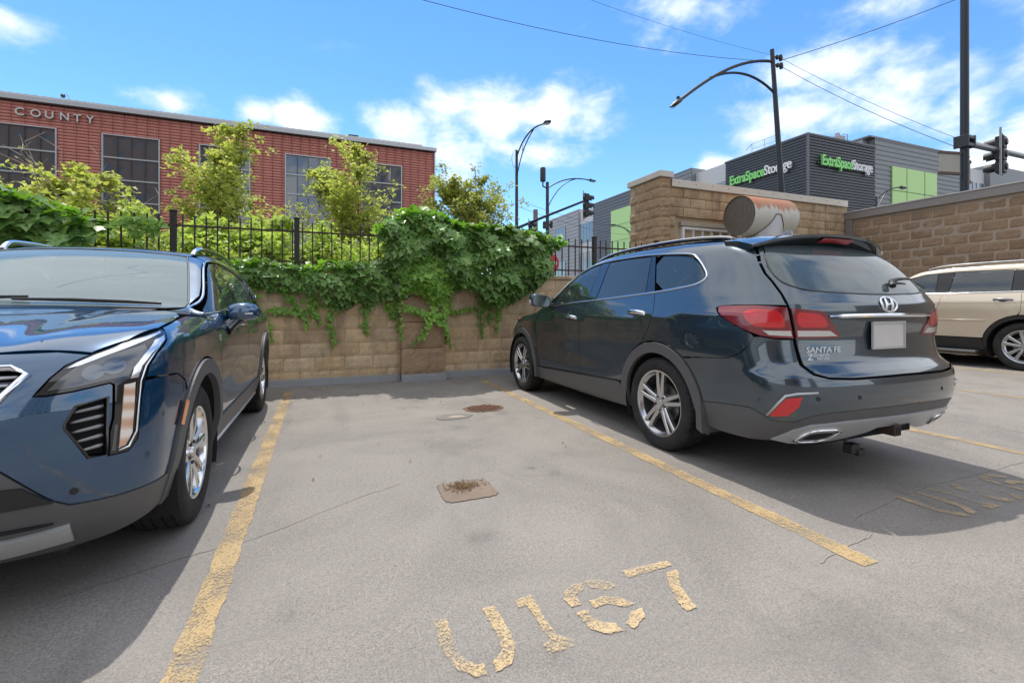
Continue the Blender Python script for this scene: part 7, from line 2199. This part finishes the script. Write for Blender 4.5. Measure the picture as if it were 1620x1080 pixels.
# ================================================================== champagne SUV beyond the slate one
def build_beige_suv():
    z0 = .11
    root = thing('parked_suv', 'champagne beige SUV parked against the brown block wall', 'car', (11.17, 3.80, z0))
    C = Car(root, JP_BODY); S, T, Rr = C.side, C.top, C.rear
    P = M_JPP
    zc, ARi, ARo, axf = .38, .44, .50, 2.915
    sym = lambda L: L + [(-u, v) for u, v in L[::-1] if abs(u) > 1e-6]
    fd = C.panel('front_door', S, [(2.20, .50), (2.26, .9), (2.16, 1.14), (1.9, 1.235), (1.05, 1.245), (1.10, 1.0), (1.13, .75), (1.13, .50)], P, mirror=True)
    rd = C.panel('rear_door', S, [(1.13, .50), (1.13, .75), (1.10, 1.0), (1.05, 1.245), (.03, 1.26), (.02, 1.1), (.03, .94)] + arc(0, zc, ARo + .01, 82, 18, 10) + [(.49, .50)], P, mirror=True)
    C.panel('quarter_panel', S, [(.03, .94), (.02, 1.1), (.03, 1.26), (-.5, 1.30), (-.56, 1.34), (-.48, 1.55), (-.42, 1.60), (.1, 1.63), (.9, 1.635), (1.35, 1.61), (1.62, 1.54), (1.9, 1.40), (2.05, 1.235), (2.18, 1.24), (2.0, 1.42), (1.7, 1.58), (1.42, 1.67), (1.0, 1.705), (.3, 1.715), (-.3, 1.70), (-.62, 1.67), (-.72, 1.5), (-.82, 1.3), (-.88, 1.1), (-.90, .9), (-.80, .62), (-.5, .58)] + arc(0, zc, ARo + .01, 158, 84, 12), P, mirror=True, step=.04)
    C.panel('front_window', S, [(1.98, 1.245), (1.17, 1.252), (1.17, 1.625), (1.34, 1.605), (1.6, 1.535), (1.86, 1.40)], M_GLR, fd, mirror=True, off=-.006, step=.06, skirt=.004)
    C.panel('pillar_trim', S, [(1.165, 1.253), (.98, 1.255), (.93, 1.632), (1.165, 1.626)], M_BLKPL, fd, mirror=True, off=-.004, skirt=.004)
    C.panel('rear_window', S, [(.975, 1.256), (.16, 1.264), (.16, 1.624), (.925, 1.632)], M_GLR, rd, mirror=True, off=-.006, step=.06, skirt=.004)
    C.panel('pillar_trim', S, [(.155, 1.264), (.01, 1.268), (-.03, 1.622), (.155, 1.624)], M_BLKPL, rd, mirror=True, off=-.004, skirt=.004)
    C.panel('quarter_window', S, [(.005, 1.268), (-.48, 1.308), (-.54, 1.345), (-.46, 1.55), (-.41, 1.592), (-.035, 1.622)], M_GLR, None, mirror=True, off=-.006, step=.06, skirt=.004)
    C.trim('belt_chrome', S, [(2.04, 1.236), (1.5, 1.245), (.8, 1.253), (.03, 1.263), (-.5, 1.302)], .009, M_CHROME, None, mirror=True, off=.002)
    door_handle(C, 1.36, 1.10, M_ALLOYD, fd, .24); door_handle(C, .235, 1.125, M_ALLOYD, rd, .24)
    C.trim('door_moulding', S, [(1.10, .79), (.45, .795)], .012, P, rd, mirror=True, off=.0)
    C.panel('front_fender', S, [(2.20, .52), (2.30, .60)] + arc(axf, zc, ARo + .01, 155, 25, 16) + [(3.60, .7), (3.62, 1.0), (3.3, 1.08), (2.8, 1.14), (2.45, 1.19), (2.18, 1.235), (2.16, 1.14), (2.26, .9)], P, mirror=True, step=.05)
    C.panel('hood', T, sym([(0, 2.46), (-.5, 2.40), (-.80, 2.22), (-.88, 2.5), (-.86, 3.2), (-.75, 3.52), (0, 3.62)]), P, step=.07)
    C.panel('windshield', T, sym([(0, 1.47), (-.62, 1.42), (-.74, 1.9), (-.80, 2.2), (-.5, 2.40), (0, 2.46)]), M_GLF, step=.08, off=-.004, skirt=.004)
    C.panel('roof', T, sym([(0, -.62), (-.6, -.56), (-.665, -.4), (-.67, .5), (-.66, 1.2), (-.63, 1.41), (0, 1.46)]), P, step=.08)
    C.panel('front_bumper', frame_wrap(2.9, False), sym([(0, 1.0), (-.6, .98), (-.95, .8), (-1.0, .45), (-.6, .3), (0, .3)]), P, step=.07)
    C.panel('tailgate', Rr, sym([(0, 1.28), (-.7, 1.27), (-.76, .9), (-.74, .62), (0, .62)]), P, step=.06)
    C.panel('rear_window', Rr, sym([(0, 1.68), (-.5, 1.66), (-.66, 1.32), (0, 1.30)]), M_GLR, None, step=.06)
    C.panel('rear_bumper', frame_wrap(.1, True), sym([(0, .61), (-.9, .62), (-1.25, .55), (-1.25, .35), (-.8, .3), (0, .3)]), M_CLAD, None, step=.06)
    for yc in (0, axf):
        C.panel('arch_cladding', S, arc(yc, zc, ARo, -8, 188, 40) + arc(yc, zc, ARi, 188, -8, 40), M_BLKPL, None, mirror=True, off=.006, skirt=.035, step=.035)
        wheel_well(C, yc, zc, ARi + .012, s1=.94)
    C.panel('sill_cladding', S, [(2.36, .30), (2.36, .48), (1.13, .49), (.50, .49), (.47, .30)], M_BLKPL, None, mirror=True, off=.012, skirt=.02)
    C.solid('running_board', MB().box(-1.03, -.86, .55, 2.35, .245, .285), M_ALLOYD, None, mirror=True, bevel=.012)
    rl = catmull([(-.63, -.55, 1.70), (-.64, -.45, 1.742), (-.65, .3, 1.77), (-.645, 1.1, 1.755), (-.635, 1.38, 1.70)], 6)
    C.solid('roof_rail', MB().tube(rl, .016, 8), M_CHROME, None, mirror=True)
    C.solid('door_mirror', MB().box(-1.17, -.98, 1.86, 2.0, 1.20, 1.36), P, None, mirror=True, bevel=.05)
    for (x, fl) in ((-.82, False), (.82, True)):
        for y in (0, axf): wheel('wheel', root, (x, y, .385), .385, .255, .25, 'split', M_ALLOY, fl, .4 + y)
    MB().box(-.6, .6, -.8, 3.5, .27, .52).box(-.82, .82, .5, 2.4, .30, .52).build('underbody', M_LINER, root)
    MB().box(-.72, .72, -.6, 2.3, .52, .62).build('cabin_floor', M_LINER, root)
    for x in (-.38, .38): seat(C, x, 1.05, .66, M_SEAT); seat(C, x, .15, .66, M_SEAT, .55)
    for poly in ([(2.25, .50), (2.2, 1.18), (.05, 1.20), (.05, .98), (.5, .6)], [(-.05, 1.0), (-.05, 1.2), (-.8, 1.2), (-.78, .7), (-.55, .7)]):
        C.panel('inner_skin', S, poly, M_LINER, None, mirror=True, off=-.035, step=.1, skirt=0)
build_beige_suv()
strip_untwin()
